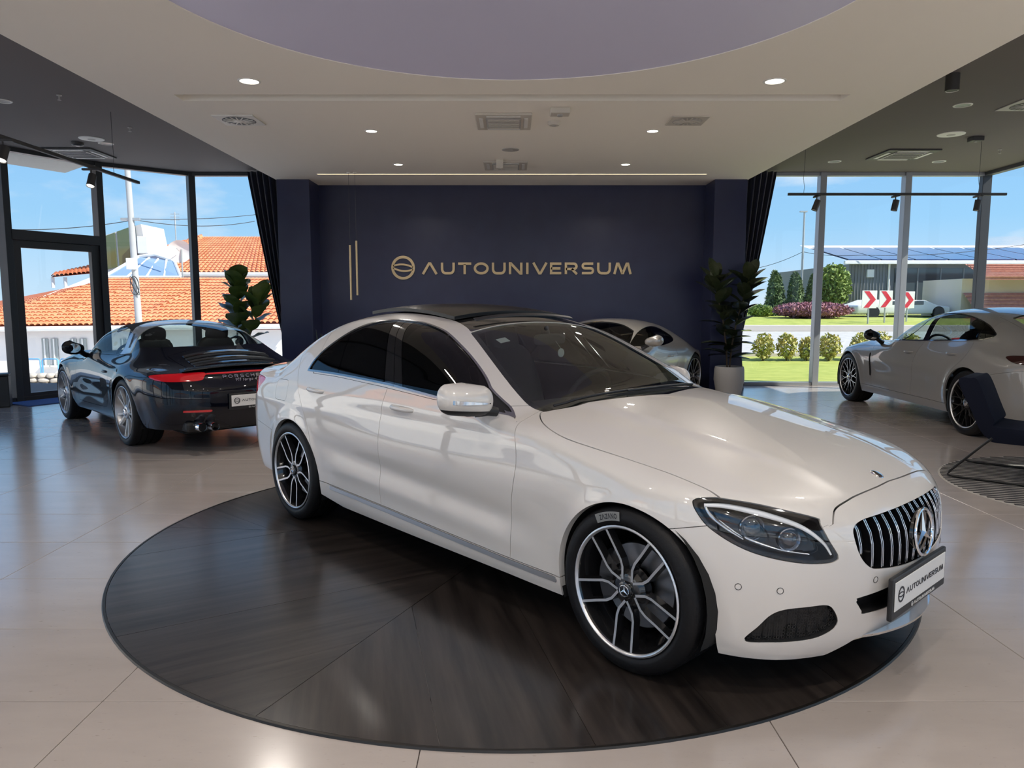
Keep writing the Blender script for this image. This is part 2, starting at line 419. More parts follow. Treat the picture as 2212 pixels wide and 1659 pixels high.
# make sure the rectangle's corners are met exactly
for cx_, cy_ in ((XE, y1), (-XE, y1), (-XE, y0), (XE, y0)):
    k = min(range(N), key=lambda q: (outer[q][0] - cx_) ** 2 + (outer[q][1] - cy_) ** 2); outer[k] = (cx_, cy_)
for z, fl_ in ((ZC, 1), (ZC + .34, 0)):
    V = [(x, y, z) for x, y in ring] + [(x, y, z) for x, y in outer]
    mb.add(V, [(k, N + k, N + (k + 1) % N, (k + 1) % N) for k in range(N)])
mb.add([(x, y, z) for z in (ZC, ZC + .34) for x, y in ring], [(k, (k + 1) % N, N + (k + 1) % N, N + k) for k in range(N)])
for sx in (-1, 1): mb.add([(sx * XE, y0, ZC), (sx * XE, y1, ZC), (sx * XE, y1, ZC + .34), (sx * XE, y0, ZC + .34)], [(0, 1, 2, 3)])
SL = 3.22; ys0, ys1 = 7.28, 7.50
for sx in (-1, 1): mb.box((sx * (SL + XE) / 2, (ys0 + ys1) / 2, ZC + .17), (XE - SL, ys1 - ys0, .34))
mb.box((0, (ys0 + ys1) / 2, ZC + .24), (2 * SL, ys1 - ys0, .20))
mb.box((0, (ys1 + 12.66) / 2, ZC + .17), (2 * XE, 12.66 - ys1, .34))
ceil_w = struct(mb.build('ceiling', M_white)); ceil_w['label'] = 'lowered white ceiling with a round opening'
mb = MB(); mb.lathe([(.0, 0), (CR * .5, 0), (CR + .04, 0)], 96, 'z', (0, CY0, ZC + .006)); mb.build('ceiling_disc', M_lav, ceil_w)['label'] = 'round lavender stretch membrane'
mb = MB()
dl = [(-XE + .02, -4.1), (-XE + .02, 13.3), (-5.64, 13.3), (-6.80, 12.30), (-7.50, 11.02), (-8.08, 9.2), (-8.58, 7.2), (-8.88, 5), (-8.98, 2.5), (-8.98, -4.1)]
mb.prism(dl, ZD, ZD + .25); struct(mb.build('ceiling_left', M_dark))
mb = MB(); mb.prism([(XE - .02, -4.1), (8.36, -4.1), (8.36, 13.3), (XE - .02, 13.3)], ZD, ZD + .25); struct(mb.build('ceiling_right', M_dark))
mb = MB(); mb.box((0, 4.6, 4.06), (17.4, 17.6, .16)); struct(mb.build('roof_slab', mat('roof slab', (.4, .4, .4), .8)))

# ------------------------------------------------------------------ navy wall, pillars
mb = MB(); mb.box((0, 12.78, 1.9), (7.6, .24, 3.8)); struct(mb.build('wall_back', M_navy))
for i, sx in enumerate((-1, 1)):
    mb = MB(); mb.box((sx * 3.50, 12.40, 1.72), (.52, .66, 3.42)); struct(mb.build('pillar_%s' % ('left', 'right')[i], M_navy, bevel=.004))

# ------------------------------------------------------------------ glass facade
WN = [0]
def facade(p, q, z1=ZD, transom=None, door=False, both_m=True, mw=.11, m=None):
    m = m or M_frame
    WN[0] += 1; a = Vector((*p, 0)); b = Vector((*q, 0)); d = b - a; Ln = d.length; ang = math.atan2(d.y, d.x)
    root = empty('window_%d' % WN[0], p + (0,), ang, kind='structure')
    mb = MB(); mb.box((0, 0, z1 / 2), (mw, .16, z1)); mb.build('mullion', m, root, bevel=.006)
    mb = MB(); mb.box((Ln / 2, 0, .03), (Ln - mw, .12, .06)); mb.build('bottom_rail', m, root, bevel=.004)
    mb = MB(); mb.box((Ln / 2, 0, z1 - .03), (Ln - mw, .12, .06)); mb.build('top_rail', m, root, bevel=.004)
    def pane(x0, x1, za, zb):
        mb = MB(); mb.add([(x0, 0, za), (x1, 0, za), (x1, 0, zb), (x0, 0, zb)], [(0, 1, 2, 3)]); mb.build('pane', M_pane, root)
    if transom:
        mb = MB(); mb.box((Ln / 2, 0, transom), (Ln - mw, .16, .15)); mb.build('transom', m, root, bevel=.006); pane(mw / 2, Ln - mw / 2, transom + .07, z1 - .06)
        if not door: pane(mw / 2, Ln - mw / 2, .06, transom - .07)
    else: pane(mw / 2, Ln - mw / 2, .06, z1 - .06)
    return root
NL = [(-3.82, 13.22), (-5.62, 13.22), (-6.74, 12.27), (-7.43, 11.0), (-8.0, 9.2), (-8.5, 7.2), (-8.8, 5.0), (-8.9, 2.5), (-8.9, 0), (-8.9, -2), (-8.9, -4.0)]
for i in range(len(NL) - 1): facade(NL[i], NL[i + 1], transom=2.47 if i == 2 else None, door=(i == 2))
NR = [(3.82, 13.22), (5.42, 13.22), (6.90, 13.22), (8.28, 13.22), (8.28, 11.7), (8.28, 10.2), (8.28, 8.6), (8.28, 7.0), (8.28, 5.2), (8.28, 3.2), (8.28, 1.0), (8.28, -1.5), (8.28, -4.0)]
for i in range(len(NR) - 1):
    if i not in (6, 7): facade(NR[i], NR[i + 1], m=M_alu if i < 3 else M_frame)
mb = MB(); mb.box((8.34, 6.9, 1.9), (.24, 3.4, 3.8)); struct(mb.build('wall_right', mat('plain white wall', (.75, .73, .70), .7)))
NB = [(-8.9, -4.0), (-5.4, -4.0), (-1.8, -4.0), (1.8, -4.0), (5.2, -4.0), (8.28, -4.0)]
for i in range(len(NB) - 1): facade(NB[i], NB[i + 1])
# glazed door leaf under the transom, standing shut
p, q = Vector((*NL[2], 0)), Vector((*NL[3], 0)); d = q - p; Ln = d.length
dr = empty('door_1', (p.x, p.y, 0), math.atan2(d.y, d.x), kind='structure')
for x in (.12, Ln - .12):
    mb = MB(); mb.box((x, 0, 1.20), (.13, .09, 2.38)); mb.build('stile', M_frame, dr, bevel=.006)
mb = MB(); mb.box((Ln / 2, 0, 2.34), (Ln - .36, .09, .11)); mb.build('top_rail', M_frame, dr, bevel=.006)
mb = MB(); mb.box((Ln / 2, 0, .06), (Ln - .36, .09, .10)); mb.build('bottom_rail', M_frame, dr, bevel=.006)
mb = MB(); mb.add([(.18, 0, .11), (Ln - .18, 0, .11), (Ln - .18, 0, 2.29), (.18, 0, 2.29)], [(0, 1, 2, 3)]); mb.build('pane', M_pane, dr)
mb = MB(); mb.tube([(Ln - .20, -.06, .85), (Ln - .20, -.10, .90), (Ln - .20, -.10, 1.35), (Ln - .20, -.06, 1.40)], .014, 8); mb.build('handle', M_frame, dr, smooth=60)
mb = MB(); mb.box((Ln - .36, -.07, 2.36), (.26, .05, .05)); mb.build('door_closer', M_frame, dr, bevel=.005)

# ------------------------------------------------------------------ canopy outside on the left
mb = MB(); mb.prism([(-6.86, 12.40), (-7.85, 13.3), (-8.75, 11.6), (-7.56, 11.06)], 3.74, 4.0); struct(mb.build('canopy', mat('canopy', (.60, .56, .50), .8)))
# ----------------------------------------------------------------------------
# car shells: implicit surfaces turned into panels (numpy only)
# ----------------------------------------------------------------------------
def CS(xs, ys):
    """natural cubic spline through points, linear outside"""
    xs = np.asarray(xs, float); ys = np.asarray(ys, float)
    o = np.argsort(xs); xs = xs[o]; ys = ys[o]
    n = len(xs); hh = np.diff(xs)
    A = np.zeros((n, n)); b = np.zeros(ys.shape)
    A[0, 0] = A[-1, -1] = 1
    for i in range(1, n - 1):
        A[i, i - 1] = hh[i - 1]; A[i, i] = 2 * (hh[i - 1] + hh[i]); A[i, i + 1] = hh[i]
        b[i] = 6 * ((ys[i + 1] - ys[i]) / hh[i] - (ys[i] - ys[i - 1]) / hh[i - 1])
    m = np.linalg.solve(A, b)
    def fn(x):
        x = np.asarray(x, float); xc = np.clip(x, xs[0], xs[-1])
        i = np.clip(np.searchsorted(xs, xc) - 1, 0, n - 2)
        H_ = hh[i]; a = (xs[i + 1] - xc); c = (xc - xs[i])
        if ys.ndim > 1:
            H_ = H_[..., None]; a = a[..., None]; c = c[..., None]
        v = m[i] * a**3 / (6 * H_) + m[i + 1] * c**3 / (6 * H_) + (ys[i] / H_ - m[i] * H_ / 6) * a + (ys[i + 1] / H_ - m[i + 1] * H_ / 6) * c
        if ys.ndim == 1:
            s0 = (ys[1] - ys[0]) / hh[0] - hh[0] * (2 * m[0] + m[1]) / 6
            s1 = (ys[-1] - ys[-2]) / hh[-1] + hh[-1] * (m[-2] + 2 * m[-1]) / 6
            v = v + np.where(x < xs[0], (x - xs[0]) * s0, 0) + np.where(x > xs[-1], (x - xs[-1]) * s1, 0)
        return v
    return fn

def LI(xs, ys):
    o = np.argsort(xs); xs = np.asarray(xs, float)[o]; ys = np.asarray(ys, float)[o]
    return lambda x: np.interp(x, xs, ys)

class Table:
    """bicubic (Catmull-Rom) lookup of a function sampled on a regular grid"""
    def __init__(s, fn, u0, u1, v0, v1, du, dv):
        s.u0, s.v0, s.du, s.dv = u0, v0, du, dv
        s.U = u0 + du * np.arange(int((u1 - u0) / du) + 2); s.V = v0 + dv * np.arange(int((v1 - v0) / dv) + 2)
        s.A = fn(s.U[:, None], s.V[None, :])
    def __call__(s, u, v):
        a = (np.asarray(u) - s.u0) / s.du; b = (np.asarray(v) - s.v0) / s.dv
        n, m = s.A.shape
        a = np.clip(a, 1, n - 2.001); b = np.clip(b, 1, m - 2.001)
        i = np.floor(a).astype(int); j = np.floor(b).astype(int); ta = a - i; tb = b - j
        def w(t): return (-.5*t**3+t*t-.5*t, 1.5*t**3-2.5*t*t+1, -1.5*t**3+2*t*t+.5*t, .5*t**3-.5*t*t)
        wa, wb = w(ta), w(tb); r = 0
        for k in range(4):
            q = 0
            for l in range(4): q = q + wb[l] * s.A[np.clip(i - 1 + k, 0, n - 1), np.clip(j - 1 + l, 0, m - 1)]
            r = r + wa[k] * q
        return r

def smax(a, b, k):
    hh = np.maximum(k - np.abs(a - b), 0) / k
    return np.maximum(a, b) + hh * hh * k * .25

def smin(a, b, k): return -smax(-a, -b, k)

def bump(d, w): return np.exp(-(d / w) ** 2)

class Shell:
    """half-width side(x,z), top(x,y), front(y,z), rear(y,z) blended into one smooth body"""
    def __init__(s, side, top, front, rear, box, kt=.06, kf=.08, kr=.08):
        x0, x1, y1, z0, z1 = box
        s.box = box; s.kt, s.kf, s.kr = kt, kf, kr
        s.S = Table(side, x0 - .1, x1 + .1, z0 - .1, z1 + .1, .01, .01)
        s.T = Table(top, x0 - .1, x1 + .1, -.06, y1 + .1, .01, .01)
        s.X = Table(front, -.06, y1 + .1, z0 - .1, z1 + .1, .01, .01)
        s.R = Table(rear, -.06, y1 + .1, z0 - .1, z1 + .1, .01, .01)
        gx, gy = np.gradient(s.T.A, .01, .01)
        s.TN = Table(lambda u, v: 1 / np.sqrt(1 + gx**2 + gy**2), x0 - .1, x1 + .1, -.06, y1 + .1, .01, .01)
    def mix(s, a, b, c, d):
        return smax(smax(smax(a, b, s.kt), c, s.kf), d, s.kr)
    def F(s, P):
        x, y, z = P[:, 0], np.abs(P[:, 1]), P[:, 2]
        return s.mix(y - s.S(x, z), (z - s.T(x, y)) * s.TN(x, y), x - s.X(y, z), s.R(y, z) - x)
    def grad(s, P, e=.002):
        g = np.stack([s.F(P + e * d) - s.F(P - e * d) for d in np.eye(3)], 1) / (2 * e)
        return g
    def mesh(s, h=.012):
        x0, x1, y1, z0, z1 = s.box
        X = np.arange(x0, x1 + h, h); Y = -h / 2 + h * np.arange(int(y1 / h) + 3); Z = np.arange(z0, z1 + h, h)
        ay = np.abs(Y)
        S = s.S(X[:, None], Z[None, :]); T = s.T(X[:, None], ay[None, :]); TN = s.TN(X[:, None], ay[None, :])
        XF = s.X(ay[:, None], Z[None, :]); XR = s.R(ay[:, None], Z[None, :])
        G = s.mix(ay[None, :, None] - S[:, None, :], (Z[None, None, :] - T[:, :, None]) * TN[:, :, None],
                  X[:, None, None] - XF[None], XR[None] - X[:, None, None])
        B = G < 0
        nx, ny, nz = B.shape
        cnt = np.zeros((nx - 1, ny - 1, nz - 1), np.int8)
        for i in (0, 1):
            for j in (0, 1):
                for k in (0, 1): cnt += B[i:nx - 1 + i, j:ny - 1 + j, k:nz - 1 + k]
        act = (cnt > 0) & (cnt < 8)
        idx = -np.ones(act.shape, int); ii = np.argwhere(act); idx[act] = np.arange(len(ii))
        P = np.stack([X[ii[:, 0]], Y[ii[:, 1]], Z[ii[:, 2]]], 1) + h / 2
        mid = ii[:, 1] == 0
        P[mid, 1] = 0
        C = P.copy()
        for it in range(4):
            f_ = s.F(P)
            if it < 3: g = np.stack([s.F(P + .003 * d) - f_ for d in np.eye(3)], 1) / .003
            st = (f_ / np.maximum((g * g).sum(1), 1e-6))[:, None] * g
            P = P - np.clip(st, -h, h); P[mid, 1] = 0
        P = C + np.clip(P - C, -1.2 * h, 1.2 * h)
        quads = []
        # x edges
        e = B[:-1] != B[1:]; q = np.argwhere(e[:, 1:-1, 1:-1]) + [0, 1, 1]
        i, j, k = q.T; f1 = B[i, j, k]
        a = np.stack([idx[i, j - 1, k - 1], idx[i, j, k - 1], idx[i, j, k], idx[i, j - 1, k]], 1); a[~f1] = a[~f1][:, ::-1]; quads.append(a)
        e = B[:, :-1] != B[:, 1:]; q = np.argwhere(e[1:-1, :, 1:-1]) + [1, 0, 1]
        i, j, k = q.T; f1 = B[i, j, k]
        a = np.stack([idx[i - 1, j, k - 1], idx[i - 1, j, k], idx[i, j, k], idx[i, j, k - 1]], 1); a[~f1] = a[~f1][:, ::-1]; quads.append(a)
        e = B[:, :, :-1] != B[:, :, 1:]; q = np.argwhere(e[1:-1, 1:-1, :]) + [1, 1, 0]
        i, j, k = q.T; f1 = B[i, j, k]
        a = np.stack([idx[i - 1, j - 1, k], idx[i, j - 1, k], idx[i, j, k], idx[i - 1, j, k]], 1); a[~f1] = a[~f1][:, ::-1]; quads.append(a)
        Q = np.concatenate(quads); Q = Q[(Q >= 0).all(1)]
        d1 = np.linalg.norm(P[Q[:, 0]] - P[Q[:, 2]], axis=1); d2 = np.linalg.norm(P[Q[:, 1]] - P[Q[:, 3]], axis=1)
        sh = d1 <= d2
        T3 = np.concatenate([Q[sh][:, [0, 1, 2]], Q[sh][:, [0, 2, 3]], Q[~sh][:, [0, 1, 3]], Q[~sh][:, [1, 2, 3]]])
        N = s.grad(P); N[mid, 1] = 0; N /= np.linalg.norm(N, axis=1)[:, None]
        return P, N, T3
    def trace(s, o, D, t0=.5, t1=9.):
        """first hit of rays o + t D (rows); nan where missed"""
        out = np.full(D.shape, np.nan); D = D / np.linalg.norm(D, axis=1)[:, None]
        ts = np.arange(t0, t1, .012)
        for n_, d in enumerate(D):
            P = o + ts[:, None] * d; f_ = s.F(P)
            x0, x1, y1, z0, z1 = s.box
            ok = (P[:, 0] > x0) & (P[:, 0] < x1) & (np.abs(P[:, 1]) < y1 + .05) & (P[:, 2] > z0) & (P[:, 2] < z1 + .05)
            f_ = np.where(ok, f_, 1)
            c_ = np.where((f_[1:] < 0) & (f_[:-1] >= 0))[0]
            if len(c_):
                i = c_[0]; a, b = ts[i], ts[i + 1]
                for _ in range(30):
                    m = (a + b) / 2
                    if s.F((o + m * d)[None])[0] < 0: b = m
                    else: a = m
                out[n_] = o + a * d
        return out

def compact(V, N, T):
    if len(T) == 0: return V[:0], N[:0], T
    u, inv = np.unique(T.ravel(), return_inverse=True)
    return V[u], N[u], inv.reshape(-1, 3)

def split(M, phi):
    """cut a triangle mesh along phi = 0 -> (phi < 0 side, phi > 0 side)"""
    V, N, T = M
    if len(T) == 0: return M, M
    phi = np.where(np.abs(phi) < 1e-5, 1e-5, phi)
    s = phi < 0; st = s[T]; c = st.sum(1)
    inn = T[c == 3]; out = T[c == 0]; mx = T[(c == 1) | (c == 2)]
    if len(mx) == 0: return compact(V, N, inn), compact(V, N, out)
    sm = s[mx]; cm = sm.sum(1)
    lone = np.where(cm == 1, np.argmax(sm, 1), np.argmax(~sm, 1))
    r = np.arange(len(mx)); a = mx[r, lone]; b = mx[r, (lone + 1) % 3]; d = mx[r, (lone + 2) % 3]
    def cut(p, q):
        lo = np.minimum(p, q); hi = np.maximum(p, q); return lo * (len(V) + 1) + hi
    k1, k2 = cut(a, b), cut(a, d)
    ku, inv = np.unique(np.concatenate([k1, k2]), return_inverse=True)
    lo = ku // (len(V) + 1); hi = ku % (len(V) + 1)
    t = (phi[lo] / (phi[lo] - phi[hi]))[:, None]
    NV = V[lo] + t * (V[hi] - V[lo]); NN = N[lo] + t * (N[hi] - N[lo]); NN /= np.maximum(np.linalg.norm(NN, axis=1), 1e-9)[:, None]
    n0 = len(V); e1 = n0 + inv[:len(mx)]; e2 = n0 + inv[len(mx):]
    V2 = np.concatenate([V, NV]); N2 = np.concatenate([N, NN])
    tip = np.stack([a, e1, e2], 1); q1 = np.stack([e1, b, d], 1); q2 = np.stack([e1, d, e2], 1)
    L = cm == 1
    ti = np.concatenate([inn, tip[L], q1[~L], q2[~L]]); to = np.concatenate([out, tip[~L], q1[L], q2[L]])
    return compact(V2, N2, ti), compact(V2, N2, to)

def gapsplit(M, fn, g=.004):
    """both sides of a shut line with a real gap g between them"""
    a = split(M, fn(M[0]) + g / 2)[0]; b = split(M, fn(M[0]) - g / 2)[1]
    return a, b

def bound(T):
    e = np.concatenate([T[:, [0, 1]], T[:, [1, 2]], T[:, [2, 0]]])
    k = np.sort(e, 1); key = k[:, 0] * (T.max() + 1) + k[:, 1]
    _, i, cnt = np.unique(key, return_index=True, return_counts=True)
    return e[i[cnt == 1]]

def flange(M, depth):
    """fold the free edges of a panel inwards"""
    V, N, T = M
    if len(T) == 0: return M
    e = bound(T); e = e[~((np.abs(V[e[:, 0], 1]) < 1e-6) & (np.abs(V[e[:, 1], 1]) < 1e-6))]
    a, b = e[:, 0], e[:, 1]
    P = np.stack([V[a], V[a] - depth * N[a], V[b] - depth * N[b], V[b]], 1)
    fn = np.cross(P[:, 1] - P[:, 0], P[:, 3] - P[:, 0]); ln = np.linalg.norm(fn, axis=1); ok = ln > 1e-12
    P = P[ok]; fn = fn[ok] / ln[ok][:, None]; n0 = len(V); k = n0 + 4 * np.arange(len(P))
    T2 = np.concatenate([np.stack([k, k + 1, k + 2], 1), np.stack([k, k + 2, k + 3], 1)])
    return np.concatenate([V, P.reshape(-1, 3)]), np.concatenate([N, np.repeat(fn, 4, 0)]), np.concatenate([T, T2])

def shift(M, d): return M[0] + d * M[1], M[1], M[2]
def flip(M): return M[0] * [1, -1, 1], M[1] * [1, -1, 1], M[2][:, ::-1]
def join(*Ms):
    Ms = [m for m in Ms if len(m[2])]
    if not Ms: return np.zeros((0, 3)), np.zeros((0, 3)), np.zeros((0, 3), int)
    o = np.cumsum([0] + [len(m[0]) for m in Ms[:-1]])
    return np.concatenate([m[0] for m in Ms]), np.concatenate([m[1] for m in Ms]), np.concatenate([m[2] + k for m, k in zip(Ms, o)])
def both(M): return join(M, flip(M))

def crv(pts, n=8, closed=True):
    """Catmull-Rom through points; a point with a third value 1 is a sharp corner"""
    P = [(q[0], q[1]) for q in pts]; C = [len(q) > 2 and q[2] for q in pts]; N_ = len(P); out = []
    for i in range(N_ if closed else N_ - 1):
        p1 = np.array(P[i]); p2 = np.array(P[(i + 1) % N_])
        p0 = np.array(P[i - 1] if (closed or i > 0) else P[i]); p3 = np.array(P[(i + 2) % N_] if (closed or i + 2 < N_) else P[i + 1])
        if C[i]: p0 = p1
        if C[(i + 1) % N_]: p3 = p2
        for k in range(n):
            t = k / n
            out.append(.5 * ((2 * p1) + (-p0 + p2) * t + (2 * p0 - 5 * p1 + 4 * p2 - p3) * t * t + (-p0 + 3 * p1 - 3 * p2 + p3) * t**3))
    if not closed: out.append(np.array(P[-1]))
    return np.array(out)

def polyd(Q, poly, far=.07):
    """signed distance of 2-D points to a closed polygon, negative inside"""
    lo = poly.min(0) - far; hi = poly.max(0) + far
    r = np.full(len(Q), far); m = ((Q > lo) & (Q < hi)).all(1)
    if not m.any(): return r
    q = Q[m]; d2 = np.full(len(q), 9e9); ins = np.zeros(len(q), bool); n = len(poly)
    for i in range(n):
        a = poly[i]; b = poly[(i + 1) % n]; ab = b - a; L = ab @ ab
        if L < 1e-14: continue
        w = q - a; t = np.clip((w @ ab) / L, 0, 1); dd = w - t[:, None] * ab; d2 = np.minimum(d2, (dd * dd).sum(1))
        c = ((a[1] > q[:, 1]) != (b[1] > q[:, 1]))
        if a[1] != b[1]:
            ins ^= c & (q[:, 0] < (b[0] - a[0]) * (q[:, 1] - a[1]) / (b[1] - a[1]) + a[0])
    r[m] = np.where(ins, -1, 1) * np.sqrt(d2)
    return r
def grid2(xs, zs, M):
    """smooth function of (x, z) from a small table of stations"""
    xs = np.asarray(xs, float); zs = np.asarray(zs, float); M = np.asarray(M, float)
    o = np.argsort(xs); xs, M = xs[o], M[o]
    def fn(u, v):
        u = u[:, 0]; v = v[0]
        rows = np.stack([CS(zs, M[i])(v) for i in range(len(xs))])
        return CS(xs, rows)(u)
    return fn

def sedan_shell():
    W_ = CS([.95, .8, .6, .3, 0, -.4, -1.0, -1.8, -2.4, -2.84, -3.2, -3.5, -3.75, -3.95],
            [.70, .775, .832, .880, .898, .903, .905, .905, .904, .898, .880, .853, .815, .77])
    zs = [.12, .20, .27, .34, .45, .58, .68, .75, .80, .84, .88, .93, 1.0, 1.06, 1.15, 1.25, 1.35, 1.45]
    #       side section relative to the widest point, at stations along the car
    mid = [-.08, -.034, -.020, -.018, -.013, -.004, .000, -.006, -.011, -.013, -.012, -.022, -.040, -.066, -.108, -.160, -.222, -.30]
    frt = [-.09, -.045, -.025, -.016, -.008, -.001, .000, -.008, -.020, -.036, -.058, -.09, -.14, -.19, -.26, -.34, -.42, -.50]
    fr2 = [-.10, -.055, -.035, -.024, -.014, -.006, -.002, -.010, -.024, -.042, -.066, -.10, -.15, -.20, -.27, -.35, -.43, -.51]
    rr1 = [-.09, -.040, -.024, -.020, -.013, -.003, .000, -.003, -.006, -.010, -.018, -.032, -.058, -.085, -.130, -.185, -.245, -.32]
    rr2 = [-.10, -.058, -.036, -.026, -.016, -.006, -.001, -.001, -.003, -.008, -.018, -.038, -.080, -.130, -.185, -.235, -.29, -.36]
    rr3 = [-.10, -.060, -.040, -.030, -.018, -.008, -.002, -.001, -.003, -.009, -.020, -.043, -.095, -.160, -.225, -.28, -.33, -.40]
    off = grid2([.95, .45, 0, -.5, -.75, -1.7, -2.4, -2.85, -3.25, -3.95], zs, [fr2, fr2, frt, mid, mid, mid, rr1, rr1, rr2, rr3])
    def side(u, v):
        r = W_(u[:, 0])[:, None] + off(u, v)
        # shoulder crease falling from the front wing to the tail, and the rising lower line
        for (za, zb, xa, xb, am, w) in ((.835, .80, -.35, -3.5, .0045, .022),):
            zc = za + (zb - za) * (u - xa) / (xb - xa)
            on = np.clip((xa + .25 - u) / .5, 0, 1) * np.clip((u - xb + .3) / .6, 0, 1)
            r = r + on * am * (np.tanh((zc - v) / w * 1.5) * .6)
        zl = .40 + (u + .5) / (-2.0) * .10
        on = np.clip((-.45 - u) / .3, 0, 1) * np.clip((u + 2.5) / .3, 0, 1)
        r = r - on * .010 * bump(v - zl - .07, .055) + on * .004 * bump(v - zl + .045, .04)
        # wheel-arch lips
        for cx, cz, R in ((.022, .325, .352), (-2.84, .325, .352)):
            d = np.sqrt((u - cx) ** 2 + (v - cz) ** 2)
            r = r + .010 * bump(d - R, .05) * np.clip((v - .2) / .2, 0, 1)
        return r
    hood = CS([.95, .85, .76, .68, .55, .35, .1, -.2, -.5, -.8, -1.5, -2.4, -2.9, -3.2, -3.5, -3.7, -3.82, -3.95],
              [.42, .550, .632, .694, .758, .824, .880, .938, .984, 1.002, 1.005, 1.02, 1.038, 1.045, 1.035, 1.016, .990, .93])
    green = CS([.3, 0, -.35, -.72, -.9, -1.1, -1.3, -1.5, -1.7, -1.95, -2.2, -2.45, -2.7, -2.9, -3.1, -3.3, -3.5, -3.8, -4.1],
               [.42, .60, .79, 1.000, 1.100, 1.202, 1.292, 1.354, 1.389, 1.410, 1.414, 1.398, 1.354, 1.288, 1.197, 1.098, 1.00, .84, .68])
    def top(u, v):
        a = np.abs(v)
        hd = hood(u[:, 0])[:, None] - .055 * (a / .78) ** 2.6 - .008 * (a / .5) ** 2
        # two ridges and the raised middle of the bonnet
        yr = .34 + .16 * np.clip((.7 - u) / 1.3, 0, 1)
        on = np.clip((.75 - u) / .35, 0, 1) * np.clip((u + .85) / .3, 0, 1)
        hd = hd + on * .010 * (.5 - .5 * np.tanh((a - yr) / .05)) + on * .003 * bump(a - yr + .02, .04)
        ue = u + .20 * a ** 2 * np.clip((u + 2.3) / .8, 0, 1) - .20 * a ** 2 * np.clip((-1.9 - u) / .8, 0, 1)
        cr = .30 + .70 * np.clip((-.95 - u) / .75, 0, 1)
        gr = green(ue.ravel()).reshape(ue.shape) - cr * (.034 * (a / .55) ** 2 + .010 * (a / .55) ** 4)
        return smax(hd, gr, .035)
    nose = CS([.1, .18, .26, .34, .42, .50, .58, .66, .74, .85], [.652, .706, .731, .745, .754, .757, .754, .742, .712, .64])
    bow = CS([-.1, 0, .2, .35, .5, .6, .7, .78, .86, .95], [.0, .0, .012, .040, .098, .155, .245, .345, .49, .72])
    def front(u, v): return nose(v[0])[None, :] - bow(u[:, 0])[:, None]
    tail = CS([.1, .22, .34, .46, .58, .68, .78, .88, .97, 1.05, 1.15], [-3.73, -3.82, -3.88, -3.915, -3.923, -3.915, -3.898, -3.88, -3.86, -3.82, -3.77])
    bowr = CS([-.1, 0, .2, .4, .55, .65, .75, .82, .9, 1.0], [.0, .0, .012, .045, .095, .15, .235, .33, .50, .75])
    def rear(u, v): return tail(v[0])[None, :] + bowr(u[:, 0])[:, None]
    return Shell(side, top, front, rear, (-3.98, .83, .96, .10, 1.45), kt=.065, kf=.09, kr=.08)
# ------------------------------------------------------------------ shared car pieces
def car_mats():
    mat('tyre rubber', (.007, .007, .008), .5, spec=.25, bump_=(60, .15))
    mat('black plastic', (.014, .014, .015), .45)
    mat('black gloss', (.006, .006, .007), .08, coat=.6)
    mat('black liner', (.006, .006, .006), .9)
    mat('chrome', (.82, .82, .83), .07, 1.0)
    mat('satin alloy', (.78, .78, .79), .32, .8)
    mat('grey alloy', (.50, .50, .51), .30, .85)
    mat('wheel black', (.010, .010, .011), .14, coat=.8)
    mat('brake steel', (.30, .30, .31), .35, 1.0)
    mat('brake caliper', (.05, .05, .055), .4)
    mat('black leather', (.020, .020, .022), .5, bump_=(120, .1))
    mat('grey leather', (.16, .16, .165), .5)
    mat('dash plastic', (.035, .035, .038), .6)
    mat('plate white', (.82, .82, .80), .35)
    mat('plate ink', (.02, .02, .025), .5)
    mat('red lens', (.45, .006, .012), .12, coat=1.0, emit=(.8, .02, .03), estr=.10)
    mat('lamp silver', (.75, .75, .77), .12, 1.0)
    mat('light guide', (.85, .86, .88), .25, emit=(1, 1, 1), estr=.15)
    glass('tinted glass', (.035, .037, .040), .045)
    glass('windscreen glass', (.62, .68, .66), .075)
    glass('lamp lens', (.93, .94, .95), .05)
    glass('lens ball', (.75, .82, .9), .16)

def pan(name, M_, m, parent, fl=.012, label=None):
    """a sheet panel with folded edges as one object"""
    if len(M_[2]) == 0: return None
    if fl: M_ = flange(M_, fl)
    me = np_mesh(name, M_[0], M_[2], M_[1]); me.materials.append(m)
    o = bpy.data.objects.new(name, me); link(o, parent)
    if label: o['label'] = label
    return o

def pan2(name, M_, m, parents, fl=.012, label=None):
    """the same panel on both sides"""
    if not isinstance(parents, (list, tuple)): parents = (parents, parents)
    return [pan(name, q, m, p, fl, label) for q, p in ((M_, parents[0]), (flip(M_), parents[1]))]

def spoke_mesh(name, path, w, yf, depth, face, body, wb=None):
    """bar along (radius, tangent) points; yf(r) = how far out its face lies; wheel axis is y"""
    L, R = _stroke(path, w); L2, R2 = _stroke(path, wb or w * 1.5)
    mb = MB(); n = len(L)
    P = lambda p, dy: (p.x, yf(math.hypot(p.x, p.y)) + dy, p.y)
    mb.mi = 1; mb.add([P(p, 0) for p in L] + [P(p, 0) for p in R], [(i, i + 1, n + i + 1, n + i) for i in range(n - 1)])
    mb.mi = 0
    V = [P(p, 0) for p in L] + [P(p, -depth) for p in L2] + [P(p, -depth) for p in R2] + [P(p, 0) for p in R]; F = []
    for i in range(n - 1):
        for k in range(3): F.append((k * n + i, (k + 1) * n + i, (k + 1) * n + i + 1, k * n + i + 1))
    F += [(0, 3 * n, 2 * n, n), (n - 1, 2 * n - 1, 3 * n - 1, 4 * n - 1)]
    mb.add(V, F)
    me = mb.mesh(name); me.materials.append(body); me.materials.append(face)
    return me

